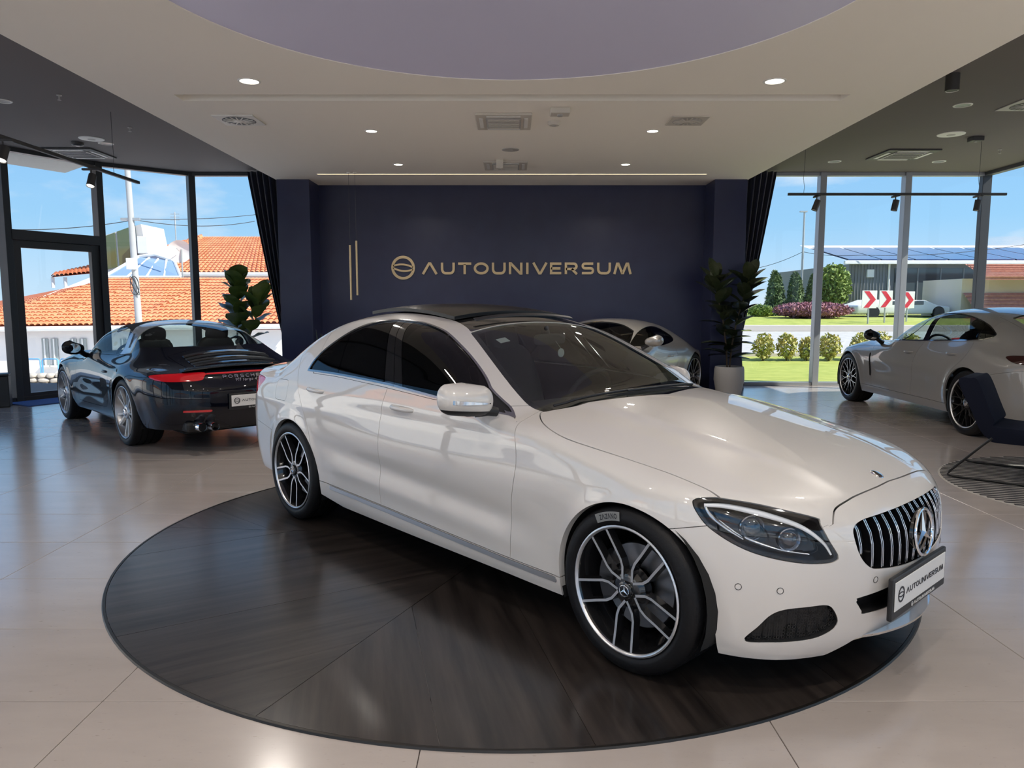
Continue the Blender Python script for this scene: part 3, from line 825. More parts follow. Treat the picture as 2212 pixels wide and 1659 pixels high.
class WheelKit:
    """meshes of one wheel design; place() puts a wheel with its own parts on a car"""
    def __init__(s, R, rim, width, style):
        s.R, s.rim, s.width, s.style = R, rim, width, style
        w = width; G = MATS
        prof = [(rim - .012, -.030), (rim - .004, -.010), (rim + .006, .002), (rim + .016, .006), (rim + .3 * (R - rim), .008), (R - .030, .004), (R - .014, -.004), (R - .005, -.014), (R - .001, -.026)]
        n_g = 4; y = -.030
        for k in range(n_g):
            ya = -.030 - (w - .06) * (k + .75) / n_g
            prof += [(R, ya + .008), (R - .007, ya + .006), (R - .007, ya - .003), (R, ya - .005)]
        prof += [(R, -w + .026), (R - .012, -w + .006), (R - .04, -w), (rim + .01, -w), (rim - .012, -w + .03)]
        mb = MB(); mb.lathe(prof, 72, 'y')
        # shoulder blocks cut by short sipes
        for k in range(72):
            a = 2 * PI * k / 72; ca, sa = math.cos(a), math.sin(a); r = R + .0012
            tx, tz = -sa * .0022, -ca * .0022
            mb.add([((r - e) * ca + q * tx, yy, -(r - e) * sa + q * tz) for q in (-1, 1) for (yy, e) in ((-.008, .010), (-.024, .0), (-.048, .0))],
                   [(0, 1, 4, 3), (1, 2, 5, 4)])
        s.tyre = mb.mesh('tyre', smooth=35); s.tyre.materials.append(G['tyre rubber'])
        lip = {'twin': ('satin alloy', 'wheel black'), 'five': ('grey alloy', 'grey alloy'), 'mesh': ('satin alloy', 'wheel black'), 'dark': ('grey alloy', 'wheel black')}[style]
        mb = MB(); mb.lathe([(rim - .012, -.030), (rim - .006, -.004), (rim - .001, .003), (rim - .007, .006), (rim - .012, .003), (rim - .015, -.004)], 72, 'y')
        s.lip = mb.mesh('rim_lip', smooth=40); s.lip.materials.append(G[lip[0]])
        mb = MB(); mb.lathe([(rim - .013, -.003), (rim - .020, -.015), (rim - .026, -.05), (rim - .045, -.09), (rim - .050, -w + .03), (rim - .016, -w + .012)], 64, 'y')
        mb.lathe([(.062, -.02), (.078, -.035), (.082, -.07), (.05, -.085), (.0, -.085)], 40, 'y'); mb.lathe([(.062, -.02), (.050, -.016), (.0, -.016)], 40, 'y')
        s.rimm = mb.mesh('wheel', smooth=40); s.rimm.materials.append(G[lip[1]])
        mb = MB(); mb.lathe([(.075, -.095), (.168, -.095), (.172, -.10), (.172, -.118), (.075, -.118)], 48, 'y'); s.disc = mb.mesh('brake_disc', smooth=40); s.disc.materials.append(G['brake steel'])
        mb = MB()
        ring = []
        for k in range(9):
            a = math.radians(-35 + 70 * k / 8); ring.append([(r * math.cos(a), yy, r * math.sin(a)) for r, yy in ((.115, -.072), (.182, -.066), (.192, -.10), (.185, -.14), (.115, -.14))])
        mb.rings(ring); s.cal = mb.mesh('brake_caliper', smooth=40); s.cal.materials.append(G['brake caliper'])
        mb = MB(); mb.lathe([(.0, -.001), (.026, -.001), (.034, -.004), (.037, -.012), (.036, -.025)], 32, 'y'); s.cap = mb.mesh('hub_cap', smooth=40); s.cap.materials.append(G['lamp silver' if style in ('twin', 'five') else 'chrome'])
        s.spokes = []
        S1, B1 = G[lip[0]], G['wheel black']
        if style == 'twin':
            yf = lambda r: -.016 + .012 * (r / rim) ** 2
            for sg in (1, -1):
                pth = [(.045, .004 * sg), (.085, .032 * sg), (.115, .040 * sg), (.17, .041 * sg), (rim - .012, .044 * sg)]
                s.spokes.append((spoke_mesh('spoke', pth, .0105, yf, .034, S1, B1, .018), [(-90 + 72 * k) for k in range(5)]))
        if style == 'five':
            yf = lambda r: -.030 + .024 * (r / rim) ** 2
            for sg in (1, -1):
                pth = [(.045, .008 * sg), (.09, .016 * sg), (.17, .034 * sg), (rim - .012, .058 * sg)]
                s.spokes.append((spoke_mesh('spoke', pth, .021, yf, .03, S1, S1, .030), [(-90 + 72 * k) for k in range(5)]))
        if style == 'mesh':
            yf = lambda r: -.018 + .012 * (r / rim) ** 2
            for sg in (1, -1):
                pth = [(.040, .020 * sg), (.12, .004 * sg), (.19, -.018 * sg), (rim - .012, -.050 * sg)]
                s.spokes.append((spoke_mesh('spoke', pth, .010, yf, .028, G['wheel black'], B1, .017), [(-90 + 36 * k) for k in range(10)]))
        if style == 'dark':
            yf = lambda r: -.020 + .014 * (r / rim) ** 2
            pth = [(.045, 0), (.15, .004), (rim - .012, .0)]
            s.spokes.append((spoke_mesh('spoke', pth, .022, yf, .03, G['grey alloy'], B1, .030), [(-90 + 36 * k) for k in range(10)]))
        s.star = None
    def place(s, root, x, y, z, spin=0.0, steer=0.0):
        side = 1 if y > 0 else -1
        o = put('wheel', s.rimm, None, root, (x, y, z)); o.rotation_euler = (0, 0, (0 if side > 0 else PI) + steer)
        put('tyre', s.tyre, None, o); put('rim_lip', s.lip, None, o); put('brake_disc', s.disc, None, o)
        c_ = put('brake_caliper', s.cal, None, o)
        put('hub_cap', s.cap, None, o)
        for me, angs in s.spokes:
            for a in angs:
                put('spoke', me, None, o, rot=(0, -math.radians(a + spin), 0))
        return o

def wells_and_floor(root, axles, R, yi, yo, x0, x1, zf, yw):
    """dark wheel-arch liners and the floor pan"""
    for cx, cz in axles:
        for sg in (1, -1):
            mb = MB()
            mb.rings([[(cx + R * math.cos(a), sg * yy, cz + R * math.sin(a)) for a in [PI * (-.12 + 1.24 * k / 20) for k in range(21)]] for yy in (yi, yo)], False, False, False)
            mb.add([(cx, sg * yi, cz)] + [(cx + R * math.cos(a), sg * yi, cz + R * math.sin(a)) for a in [PI * (-.12 + 1.24 * k / 20) for k in range(21)]], [(0, k + 1, k + 2) for k in range(20)])
            mb.build('wheel_arch_liner', MATS['black liner'], root, smooth=60)
    mb = MB(); mb.box(((x0 + x1) / 2, 0, zf + .06), (x1 - x0, 2 * yw, .12))
    mb.build('floor_pan', MATS['black liner'], root, bevel=.02)

def rounded(mb, c, d, n=4, rx=0.0, p=3.2):
    """super-ellipsoid cushion"""
    a, b, k = d[0] / 2, d[1] / 2, d[2] / 2; U, Vn = 16, 10
    f_ = lambda t, e: math.copysign(abs(t) ** (2 / e), t)
    R = []
    for j in range(Vn + 1):
        ph = -PI / 2 + PI * j / Vn; ring = []
        for i in range(U):
            th = 2 * PI * i / U
            x = a * f_(math.cos(ph), p) * f_(math.cos(th), p); y = b * f_(math.cos(ph), p) * f_(math.sin(th), p); z = k * f_(math.sin(ph), p)
            cx, sx = math.cos(rx), math.sin(rx)
            ring.append((c[0] + x * cx + z * sx, c[1] + y, c[2] - x * sx + z * cx))
        R.append(ring)
    return mb.rings(R, True, False, False)

def car_seat(root, x, y, z, m, s=1.0, tilt=-.35):
    mb = MB(); rounded(mb, (x, y, z), (.50 * s, .50 * s, .16)); o = mb.build('seat', m, root, smooth=60)
    mb = MB(); rounded(mb, (x - .30 * s, y, z + .34), (.14, .50 * s, .66), rx=tilt); mb.build('seat_back', m, o, smooth=60)
    mb = MB(); rounded(mb, (x - .40 * s, y, z + .68), (.10, .27, .19), rx=tilt); mb.build('headrest', m, o, smooth=60)
    return o

def steering_wheel(root, x, y, z, m):
    mb = MB(); ang = math.radians(25)
    def pl(a, b, k): return (x + k * math.cos(ang) + b * math.sin(ang), y + a, z + b * math.cos(ang) - k * math.sin(ang))
    mb.tube([pl(.185 * math.cos(t), .185 * math.sin(t), 0) for t in [2 * PI * k / 28 for k in range(28)]], .016, 8, True)
    for a0 in (0, PI, -PI / 2):
        mb.tube([pl(0, 0, .03), pl(.17 * math.cos(a0), .17 * math.sin(a0), 0)], [.03, .016], 8)
    mb.cyl(pl(0, 0, .0), pl(0, 0, .25), .05, .035, 12)
    return mb.build('steering_wheel', m, root, smooth=50)

def door_handle(parents, x, y, z, L=.20, m=None, slant=0.0):
    out = []
    for sg, par in ((1, parents[0]), (-1, parents[1])):
        mb = MB(); R = []
        for k in range(9):
            t = k / 8; xx = x - L / 2 + L * t; lift = .030 * (1 - (2 * t - 1) ** 4) + .002; hh = .013 * (1 - .35 * abs(2 * t - 1) ** 3)
            R.append([(xx, sg * (y + lift + dy), z + slant * (xx - x) + dz) for dy, dz in ((-.012, -hh), (-.002, -hh * 1.05), (.004, -hh * .5), (.005, hh * .4), (-.001, hh), (-.012, hh))])
        mb.rings(R); o = mb.build('door_handle', m, par, smooth=50)
        out.append(o)
    return out

def plate(root, c, axis, label, w=.52, h_=.11, tilt=0.0, frame=True, strip=True):
    """number plate: axis +1 faces forward (+x), -1 backward"""
    s_ = axis
    # local: a to the viewer's right, b up, k outwards
    def pl(a, b, k):
        kk = k - b * tilt
        return (c[0] + s_ * kk, c[1] + s_ * a, c[2] + b)
    holder = MB(); holder.prism([(-w / 2 - .02, -h_ / 2 - .035), (w / 2 + .02, -h_ / 2 - .035), (w / 2 + .02, h_ / 2 + .018), (-w / 2 - .02, h_ / 2 + .018)], -.018, .0, pl)
    o = holder.build('number_plate', MATS['black plastic'], root, bevel=.006); o['label'] = label
    b = MB(); b.prism([(-w / 2, -h_ / 2), (w / 2, -h_ / 2), (w / 2, h_ / 2), (-w / 2, h_ / 2)], .0005, .004, pl); b.build('plate_board', MATS['plate white'], o, bevel=.0015)
    def write(t, x0, b0, hh, m, k0):
        x = x0
        for ch in t:
            g = MB(); adv = letter(g, ch, .17, lambda a, b, k: pl(x + a * hh, b0 + b * hh, k0 + k), .0012)
            g.build('letter', m, o); x += (adv + .12) * hh
    hh = .046; tw = text_width('AUTOUNIVERSUM') * hh
    sc = min(1, (w - .13) / tw); hh *= sc; tw *= sc
    x0 = -w / 2 + .105
    lg = MB(); logo_shape(lg, lambda a, b, k: pl(-w / 2 + .055 + a * .030, b * .030, .0045 + k), .0012, .14); lg.build('logo', MATS['plate ink'], o)
    write('AUTOUNIVERSUM', x0, -hh / 2, hh, MATS['plate ink'], .0045)
    if strip:
        write('AUTOUNIVERSUM', -.06, -h_ / 2 - .024, .012, MATS['plate white'], .0008)
        lg = MB(); logo_shape(lg, lambda a, b, k: pl(-.078 + a * .009, -h_ / 2 - .018 + b * .009, .0008 + k), .0008, .16); lg.build('logo', MATS['plate white'], o)
    return o
def XZ(P): return P[:, [0, 2]]
def XY(P): return np.stack([P[:, 0], np.abs(P[:, 1])], 1)
def YZ(P): return np.stack([np.abs(P[:, 1]), P[:, 2]], 1)
def UZ(P): return np.stack([(P[:, 0] - np.abs(P[:, 1])) * .7071, P[:, 2]], 1)      # corner view, front
def VZ(P): return np.stack([(-P[:, 0] - np.abs(P[:, 1])) * .7071, P[:, 2]], 1)     # corner view, rear
def uz(pts): return [((x - abs(y)) * .7071, z) for x, y, z in pts]
def only(phi, mask, far=.07): return np.where(mask, phi, far)

def girth(M_, f_):
    """distance to an outline measured along the surface instead of in the side view"""
    P, N = M_[0], M_[1]; e = .002; p0 = f_(P)
    gx = (f_(P + [e, 0, 0]) - f_(P - [e, 0, 0])) / (2 * e); gz_ = (f_(P + [0, 0, e]) - f_(P - [0, 0, e])) / (2 * e)
    return p0 / np.sqrt(np.maximum(1 - (gx * N[:, 0] + gz_ * N[:, 2]) ** 2, .04))

def arch(P, cx, cz, r):
    d = np.where(P[:, 2] > cz, np.hypot(P[:, 0] - cx, P[:, 2] - cz), np.abs(P[:, 0] - cx))
    return r - d

def build_sedan():
    car_mats()
    paint = mat('white paint', (.70, .67, .635), .35, coat=1.0, spec=.5, coat_rough=.012, coat_ior=1.75)
    root = empty('sedan', (1.0966, 3.3727, .006), -.8319, 'glossy white sedan with black glass roof parked across the round dark platform', 'car')
    S = sedan_shell()
    M0 = S.mesh(.0135)
    P = M0[0]
    ZB = LI([.9, .50, .34, .1, 0, -.34, -.7, -2.2, -2.46, -2.8, -3.1, -3.3, -4.1], [.148, .150, .165, .165, .200, .200, .205, .205, .238, .24, .255, .25, .255])
    zb = ZB(P[:, 0]) + np.where(P[:, 0] > .4, .055 * np.clip((.47 - np.abs(P[:, 1])) / .10, 0, 1), 0)
    M_ = split(M0, zb - P[:, 2])[0]
    for cx, cz, r in ((-.003, .33, .350), (-2.82, .325, .357)):
        M_ = split(M_, arch(M_[0], cx, cz, r))[0]
    # ---- lamps, grille and openings
    lampc = crv(uz([(.263, .837, .726), (.278, .824, .740), (.321, .791, .7455), (.354, .766, .743), (.463, .685, .725), (.597, .562, .683), (.612, .562, .664), (.644, .550, .605), (.664, .520, .550), (.661, .526, .534), (.644, .564, .527), (.586, .643, .532), (.495, .731, .555), (.413, .788, .590), (.330, .828, .643), (.286, .840, .690)]), 8)
    f_lamp = lambda Q: only(polyd(UZ(Q), lampc), Q[:, 0] > 0)
    lamp, M_ = gapsplit(M_, f_lamp, .003)
    gril = crv([(0, .663, 1), (.30, .661), (.385, .655), (.425, .640), (.438, .615), (.430, .565), (.405, .520), (.365, .487), (.31, .474), (.15, .455), (0, .448, 1), (-.2, .448, 1), (-.2, .663, 1)], 8)
    f_gr = lambda Q: only(polyd(YZ(Q), gril), Q[:, 0] > .4)
    grille, M_ = gapsplit(M_, f_gr, .002)
    ventc = crv(uz([(.437, .748, .231), (.481, .727, .291), (.516, .703, .338), (.553, .670, .359), (.605, .611, .367), (.640, .558, .369), (.656, .527, .354), (.664, .495, .305), (.657, .497, .274), (.642, .520, .255), (.615, .563, .239), (.566, .630, .231), (.512, .687, .228)]), 8)
    f_v = lambda Q: only(polyd(UZ(Q), ventc), Q[:, 0] > .2)
    vent, M_ = gapsplit(M_, f_v, .002)
    intc = crv([(0, .40, 1), (.25, .388), (.40, .378), (.418, .370), (.40, .345), (.375, .318), (.34, .305), (0, .300, 1), (-.2, .300, 1), (-.2, .40, 1)], 6)
    f_i = lambda Q: only(polyd(YZ(Q), intc), Q[:, 0] > .4)
    intake, M_ = gapsplit(M_, f_i, .002)
    tailc = crv([(1.77, .908), (1.80, .855), (1.845, .802), (1.95, .775), (2.2, .765), (2.36, .80), (2.40, .86), (2.30, .905), (2.05, .925), (1.88, .925)], 6)
    f_t = lambda Q: only(polyd(VZ(Q), tailc), Q[:, 0] < -3)
    tail, M_ = gapsplit(M_, f_t, .003)
    # ---- glazing
    dlo = crv([(-2.690, 1.009, 1), (-2.674, 1.035), (-2.640, 1.088), (-2.555, 1.163), (-2.417, 1.245), (-2.27, 1.305), (-2.123, 1.339), (-1.972, 1.351), (-1.85, 1.3475), (-1.728, 1.336), (-1.568, 1.308), (-1.438, 1.271), (-1.302, 1.217), (-1.164, 1.152), (-1.025, 1.080), (-.897, 1.006), (-.76, .934), (-.662, .905, 1), (-.846, .937), (-1.268, .968), (-1.55, .987), (-1.747, .998), (-2.285, 1.009)], 8)
    f_d = lambda Q: only(polyd(XZ(Q), dlo), (np.abs(Q[:, 1]) > .45) & (Q[:, 2] > .85))
    side, M_ = split(M_, f_d(M_[0]))
    trim, side = split(side, -girth(side, f_d) - .013)
    wsc = crv([(-.455, 0, 1), (-.512, .273), (-.586, .524), (-.655, .683, 1), (-.777, .672), (-.938, .652), (-1.143, .597), (-1.328, .540), (-1.405, .512, 1), (-1.42, .25), (-1.425, 0, 1), (-1.425, -.2, 1), (-.455, -.2, 1)], 6)
    f_w = lambda Q: only(polyd(XY(Q), wsc), (Q[:, 2] > .86) & (Q[:, 0] > -2))
    ws, M_ = split(M_, f_w(M_[0]))
    rfc = crv([(-1.432, 0, 1), (-1.427, .25), (-1.412, .505, 1), (-1.487, .478), (-1.644, .455), (-1.9, .462), (-2.3, .468), (-2.66, .455, 1), (-2.70, .25), (-2.71, 0, 1), (-2.71, -.2, 1), (-1.432, -.2, 1)], 6)
    f_r = lambda Q: only(polyd(XY(Q), rfc), Q[:, 2] > 1.15)
    rf, M_ = split(M_, f_r(M_[0]))
    rwc = crv([(-2.80, 0, 1), (-2.79, .25), (-2.75, .462, 1), (-2.95, .515), (-3.12, .555), (-3.17, .545, 1), (-3.235, .3), (-3.255, 0, 1), (-3.255, -.2, 1), (-2.80, -.2, 1)], 6)
    f_rw = lambda Q: only(polyd(XY(Q), rwc), (Q[:, 2] > .98) & (Q[:, 0] < -2.5))
    rw, M_ = split(M_, f_rw(M_[0]))
    painted = M_
    # ---- panels
    hoodc = crv([(.620, 0, 1), (.623, .134), (.617, .33), (.611, .43), (.614, .470), (.634, .520, 1), (.70, .56, 1), (.60, .66, 1), (.47, .76, 1), (.356, .772, 1), (.239, .778), (.114, .785), (-.045, .806), (-.217, .827), (-.36, .838), (-.46, .826), (-.55, .792), (-.62, .745), (-.668, .695, 1), (-.586, .524), (-.512, .273), (-.455, 0, 1), (-.455, -.2, 1), (.620, -.2, 1)], 8)
    f_h = lambda Q: only(polyd(XY(Q), hoodc), (Q[:, 2] > .655) & (Q[:, 0] > -.72))
    hood, M_ = gapsplit(M_, f_h, .0055)
    bumc = np.array([(.17, -.1), (.17, .614), (.20, .6215), (.33, .652), (.36, .80), (.36, 1.2), (1.2, 1.2), (1.2, -.1)])
    bum, M_ = gapsplit(M_, lambda Q: polyd(XZ(Q), bumc), .003)
    rbc = np.array([(-3.0, -.1), (-3.08, .50), (-3.16, .565), (-3.45, .60), (-3.56, .68), (-4.3, .70), (-4.3, -.1)])
    rbum, M_ = gapsplit(M_, lambda Q: polyd(XZ(Q), rbc), .003)
    trunk, M_ = gapsplit(M_, lambda Q: np.maximum.reduce([np.abs(Q[:, 1]) - np.interp(-Q[:, 0], [3.2, 3.4, 3.8, 4.0], [.62, .665, .655, .64]), Q[:, 0] + 3.275 + .10 * Q[:, 1] ** 2 * -1, .66 - Q[:, 2]]), .004)
    zsill = LI([-.3, -.7, -1.7, -2.5], [.283, .287, .314, .328])
    sill, M_ = gapsplit(M_, lambda Q: np.where((Q[:, 0] < -.3) & (Q[:, 0] > -2.5), Q[:, 2] - zsill(Q[:, 0]), .2), .005)
    strip, sill = gapsplit(sill, lambda Q: np.maximum.reduce([np.abs(Q[:, 2] - zsill(Q[:, 0]) + .018) - .0125, Q[:, 0] + .375, -2.345 - Q[:, 0]]), .002)
    zbelt = LI([-.5, -.66, -.85, -1.27, -1.75, -2.3, -2.69, -2.72], [.957, .960, .960, .960, .985, 1.000, 1.000, 1.2])
    rail, M_ = gapsplit(M_, lambda Q: only(np.maximum(-(Q[:, 2] - zbelt(Q[:, 0])), -(Q[:, 0] + 2.60) * .5), Q[:, 2] > .8), .0025)
    xfd = CS([.25, .281, .40, .50, .62, .74, .83, .906, .97], [-.672, -.668, -.659, -.654, -.632, -.613, -.628, -.659, -.70])
    fend, M_ = gapsplit(M_, lambda Q: xfd(Q[:, 2]) - Q[:, 0], .0035)
    xmd = CS([.25, .30, .36, .46, .60, .75, .86, 1.0], [-1.735, -1.744, -1.752, -1.748, -1.742, -1.735, -1.723, -1.688])
    fdoor, M_ = gapsplit(M_, lambda Q: xmd(Q[:, 2]) - Q[:, 0], .0035)
    xrd = CS([.2, .50, .66, .72, .81, .92, 1.0, 1.1], [-2.50, -2.53, -2.575, -2.612, -2.682, -2.768, -2.81, -2.85])
    rdoor, quart = gapsplit(M_, lambda Q: xrd(Q[:, 2]) - Q[:, 0], .0035)
    fuelc = crv([(-3.08, .80), (-2.99, .795), (-2.915, .80), (-2.905, .865), (-2.915, .925), (-2.99, .93), (-3.08, .925), (-3.09, .865)], 5)
    fuel, quart = gapsplit(quart, lambda Q: only(polyd(XZ(Q), fuelc), np.abs(Q[:, 1]) > .5), .0022)
    # ---- objects
    pan('hood', both(hood), paint, root, .016)
    fb = pan('front_bumper', both(bum), paint, root, .030)
    fe = pan2('front_fender', fend, paint, root, .03)
    fd = pan2('front_door', fdoor, paint, root, .012)
    rd = pan2('rear_door', rdoor, paint, root, .012)
    qp = pan2('quarter_panel', quart, paint, root, .03)
    pan2('roof_rail', rail, paint, root, .012)
    pan('trunk_lid', both(trunk), paint, root, .012)
    pan('rear_bumper', both(rbum), paint, root, .03)
    si = pan2('side_sill', sill, paint, root, .03)
    pan2('chrome_strip', shift(strip, .003), mat('bright trim', (.86, .86, .87), .30, .85), si, .008, 'bright chrome strip')
    pan('fuel_flap', fuel, paint, qp[0], .006); pan('fuel_flap', flip(fuel), paint, qp[1], .006)
    pan('inner_body', both(shift(painted, -.018)), MATS['black liner'], root, 0)
    pan('windshield', both(shift(ws, -.002)), MATS['windscreen glass'], root, 0, 'clear raked windscreen')
    band = split(ws, -f_w(ws[0]) - .035)[0]
    pan('windshield_border', both(shift(band, -.004)), MATS['black gloss'], root, 0)
    pan('roof_glass', both(shift(rf, -.001)), MATS['black gloss'], root, .01, 'black panoramic roof glass')
    pan('rear_window', both(shift(rw, -.002)), MATS['tinted glass'], root, .004)
    # side glazing: quarter light, rear glass, black pillars, front glass, mirror sail
    def cutline(x0, z0, x1, z1): return lambda Q: Q[:, 0] - (x0 + (x1 - x0) * (Q[:, 2] - z0) / (z1 - z0))
    pieces = []; rest = side
    for ln in (cutline(-2.365, 1.273, -2.305, 1.02), cutline(-1.949, 1.346, -1.742, 1.004), cutline(-1.872, 1.347, -1.639, .997), cutline(-1.795, 1.332, -1.551, .990), cutline(-.965, 1.05, -.895, .93)):
        a, rest = gapsplit(rest, ln, .005); pieces.append(a)
    pieces.append(rest)
    blk = MATS['black gloss']
    for (nm, pc, m, par) in (('quarter_window', pieces[0], MATS['tinted glass'], rd), ('door_window', pieces[1], MATS['tinted glass'], rd), ('pillar_cover', pieces[2], blk, rd), ('pillar_cover', pieces[3], blk, fd), ('door_window', pieces[4], MATS['tinted glass'], fd), ('mirror_sail', pieces[5], MATS['black plastic'], fd)):
        pan2(nm, shift(pc, -.006), m, par, .005)
    for ln, par in ((cutline(-1.872, 1.347, -1.639, .997), None),):
        a, b = gapsplit(trim, ln, .003)
        pan2('window_trim', shift(a, .002), mat('window chrome', (.42, .42, .43), .22, 1.0), rd, .006, 'slim chrome window surround')
        pan2('window_trim', shift(b, .002), MATS['window chrome'], fd, .006, 'slim chrome window surround')
    # ---- head lamps
    for sg in (1, -1):
        lm = lamp if sg > 0 else flip(lamp)
        ho = pan('headlight', shift(lm, -.060), MATS['black gloss'], root, -.055, 'dark almond-shaped headlight with bright light guide')
        inner = split(lm, (f_lamp(lm[0]) + .010))[0]; rim_ = split(lm, -(f_lamp(lm[0]) + .012))[0]
        pan('lens', lm, MATS['lamp lens'], ho, 0)
        pan('lamp_border', shift(rim_, -.003), MATS['black gloss'], ho, 0)
        # bright guides: an eyebrow along the top that turns down at the inner end, and the outer fork
        def onlamp(px):
            out = []
            for (x, y, z, d) in px: out.append((x - d * .6, sg * (y - d * .6), z))
            return out
        def strip_(nm, px, r, m):
            mb = MB(); Q = [Vector(q) for q in onlamp(px)]
            c2 = []
            for i in range(len(Q) - 1):
                p0 = Q[max(i - 1, 0)]; p1 = Q[i]; p2 = Q[i + 1]; p3 = Q[min(i + 2, len(Q) - 1)]
                for k in range(6):
                    t = k / 6; c2.append(.5 * (2 * p1 + (p2 - p0) * t + (2 * p0 - 5 * p1 + 4 * p2 - p3) * t * t + (3 * p1 - p0 - 3 * p2 + p3) * t ** 3))
            c2.append(Q[-1]); n = len(c2)
            mb.tube([tuple(q) for q in c2], [r * (1 - .55 * abs(2 * i / (n - 1) - .75)) for i in range(n)], 8)
            mb.build(nm, m, ho, smooth=60)
        strip_('light_guide', [(.30, .815, .715, .02), (.37, .768, .715, .022), (.47, .69, .69, .024), (.56, .60, .648, .024), (.62, .55, .595, .022), (.645, .535, .552, .018)], .011, MATS['light guide'])
        strip_('light_guide', [(.305, .815, .71, .03), (.33, .81, .675, .032), (.375, .785, .635, .034), (.43, .755, .60, .036)], .010, MATS['lamp silver'])
        for (x, y, z, r) in ((.440, .712, .638, .040), (.540, .628, .600, .036)):
            ax = Vector((.80, sg * .60, 0)).normalized()
            c0 = Vector((x, sg * y, z)) - ax * .035
            def lat(prof, nm, m):
                mb = MB(); u = Vector((0, 0, 1)); v = ax.cross(u)
                mb.rings([[tuple(c0 + ax * h2 + (u * math.cos(t) + v * math.sin(t)) * rr) for t in [2 * PI * k / 24 for k in range(24)]] for rr, h2 in prof], True, False, False)
                mb.build(nm, m, ho, smooth=50)
            lat([(r * 1.18, .012), (r * 1.12, .016), (r * 1.02, .010), (r * .7, -.015)], 'reflector_bowl', MATS['lamp silver'])
            lat([(r, .006), (r * .93, .016), (r * .75, .026), (r * .45, .033), (.001, .036)], 'projector_lens', MATS['lens ball'])
        strip_('lamp_blade', [(.35, .79, .66, .04), (.42, .745, .605, .042), (.52, .665, .563, .042), (.60, .595, .55, .038)], .008, MATS['lamp silver'])
        # tail lamp
        tm = tail if sg > 0 else flip(tail)
        pan('tail_light', shift(tm, -.002), MATS['red lens'], root, .03, 'red tail light')
        # fog-lamp opening with net
        vm = vent if sg > 0 else flip(vent)
        vo = pan('bumper_vent', shift(vm, -.035), MATS['black plastic'], root, -.033)
    # honeycomb nets in the outer vents
    vx = vent[0]; vuz = UZ(vx); ventv = ventc[::4]
    us = np.arange(-.25, .15, .0125)
    for sg in (1, -1):
        net = MB()
        for iu, u_ in enumerate(us):
            for iz in range(14):
                z_ = .222 + iz * .0115 + (.0057 if iu % 2 else 0)
                if polyd(np.array([[u_, z_]]), ventv)[0] > -.004: continue
                k = np.argmin(((vuz - [u_, z_]) ** 2).sum(1)); p = Vector(vx[k]); n_ = Vector(vent[1][k])
                t_ = Vector((0, 0, 1)).cross(n_).normalized(); b_ = n_.cross(t_)
                c_ = p - n_ * .014
                V_ = [tuple(c_ + t_ * (r * math.cos(PI / 3 * q)) + b_ * (r * math.sin(PI / 3 * q))) for r in (.0072, .0050) for q in range(6)]
                V_ = [(v[0], sg * v[1], v[2]) for v in V_]
                net.add(V_, [(q, (q + 1) % 6, 6 + (q + 1) % 6, 6 + q) for q in range(6)])
        no = net.build('vent_net', MATS['black plastic'], root); no['kind'] = 'stuff'
    pan('center_intake', both(shift(intake, -.05)), MATS['black plastic'], root, -.048)
    # ---- grille with upright bars and the star
    gr = pan('grille', both(shift(grille, -.055)), MATS['black gloss'], root, -.052, 'black grille with upright chrome-edged bars')
    gm = grille[0]
    for k in range(-7, 8):
        y_ = k * .0585
        za = np.arange(.44, .67, .003); zz = za[polyd(np.stack([0 * za + abs(y_), za], 1), gril) < -.003]
        if len(zz) < 5: continue
        z0, z1 = min(zz), max(zz); pts = []
        for q in range(9):
            z_ = z0 + (z1 - z0) * q / 8
            i_ = np.argmin((gm[:, 1] - abs(y_)) ** 2 + (gm[:, 2] - z_) ** 2); pts.append((gm[i_, 0] - .008, y_, z_))
        mb = MB(); R = []
        for (x, y, z) in pts: R.append([(x - .03, y - .007, z), (x - .002, y - .0075, z), (x, y - .0055, z), (x, y + .0055, z), (x - .002, y + .0075, z), (x - .03, y + .007, z)])
        mb.rings(R); o = mb.build('grille_bar', MATS['black gloss'], gr, smooth=30)
        mb = MB()
        for sg in (-1, 1):
            mb.rings([[(x + .001, y + sg * .0065 - .0011, z), (x + .0026, y + sg * .0065 - .0006, z), (x + .0026, y + sg * .0065 + .0006, z), (x + .001, y + sg * .0065 + .0011, z)] for (x, y, z) in pts])
        for f_ in mb.F: pass
        mb.build('bar_edges', MATS['chrome'], gr)
    st = MB(); sx, sz, R_ = .757, .556, .089
    tl = .10
    pl = lambda a, b, k: (sx + k - b * tl, a, sz + b)
    st.tube([pl(R_ * math.cos(t), R_ * math.sin(t), .004) for t in [2 * PI * k / 48 for k in range(48)]], .0068, 8, True)
    for k in range(3):
        a = PI / 2 + k * 2 * PI / 3
        tip = (R_ * math.cos(a), R_ * math.sin(a)); wl_ = (.017 * math.cos(a + PI / 3), .017 * math.sin(a + PI / 3)); wr_ = (.017 * math.cos(a - PI / 3), .017 * math.sin(a - PI / 3))
        V_ = [pl(*tip, .004), pl(*wl_, .004), pl(0, 0, .013), pl(*wr_, .004), pl(0, 0, -.002)]
        st.add(V_, [(0, 1, 2), (0, 2, 3), (0, 4, 1), (0, 3, 4)])
    st.build('grille_star', MATS['chrome'], root, smooth=30)
    back = MB(); back.lathe([(.0, .0), (.085, .0), (.088, -.012), (.07, -.03)], 32, 'x', (sx - .006, 0, sz)); back.build('star_base', MATS['black gloss'], root, smooth=40)
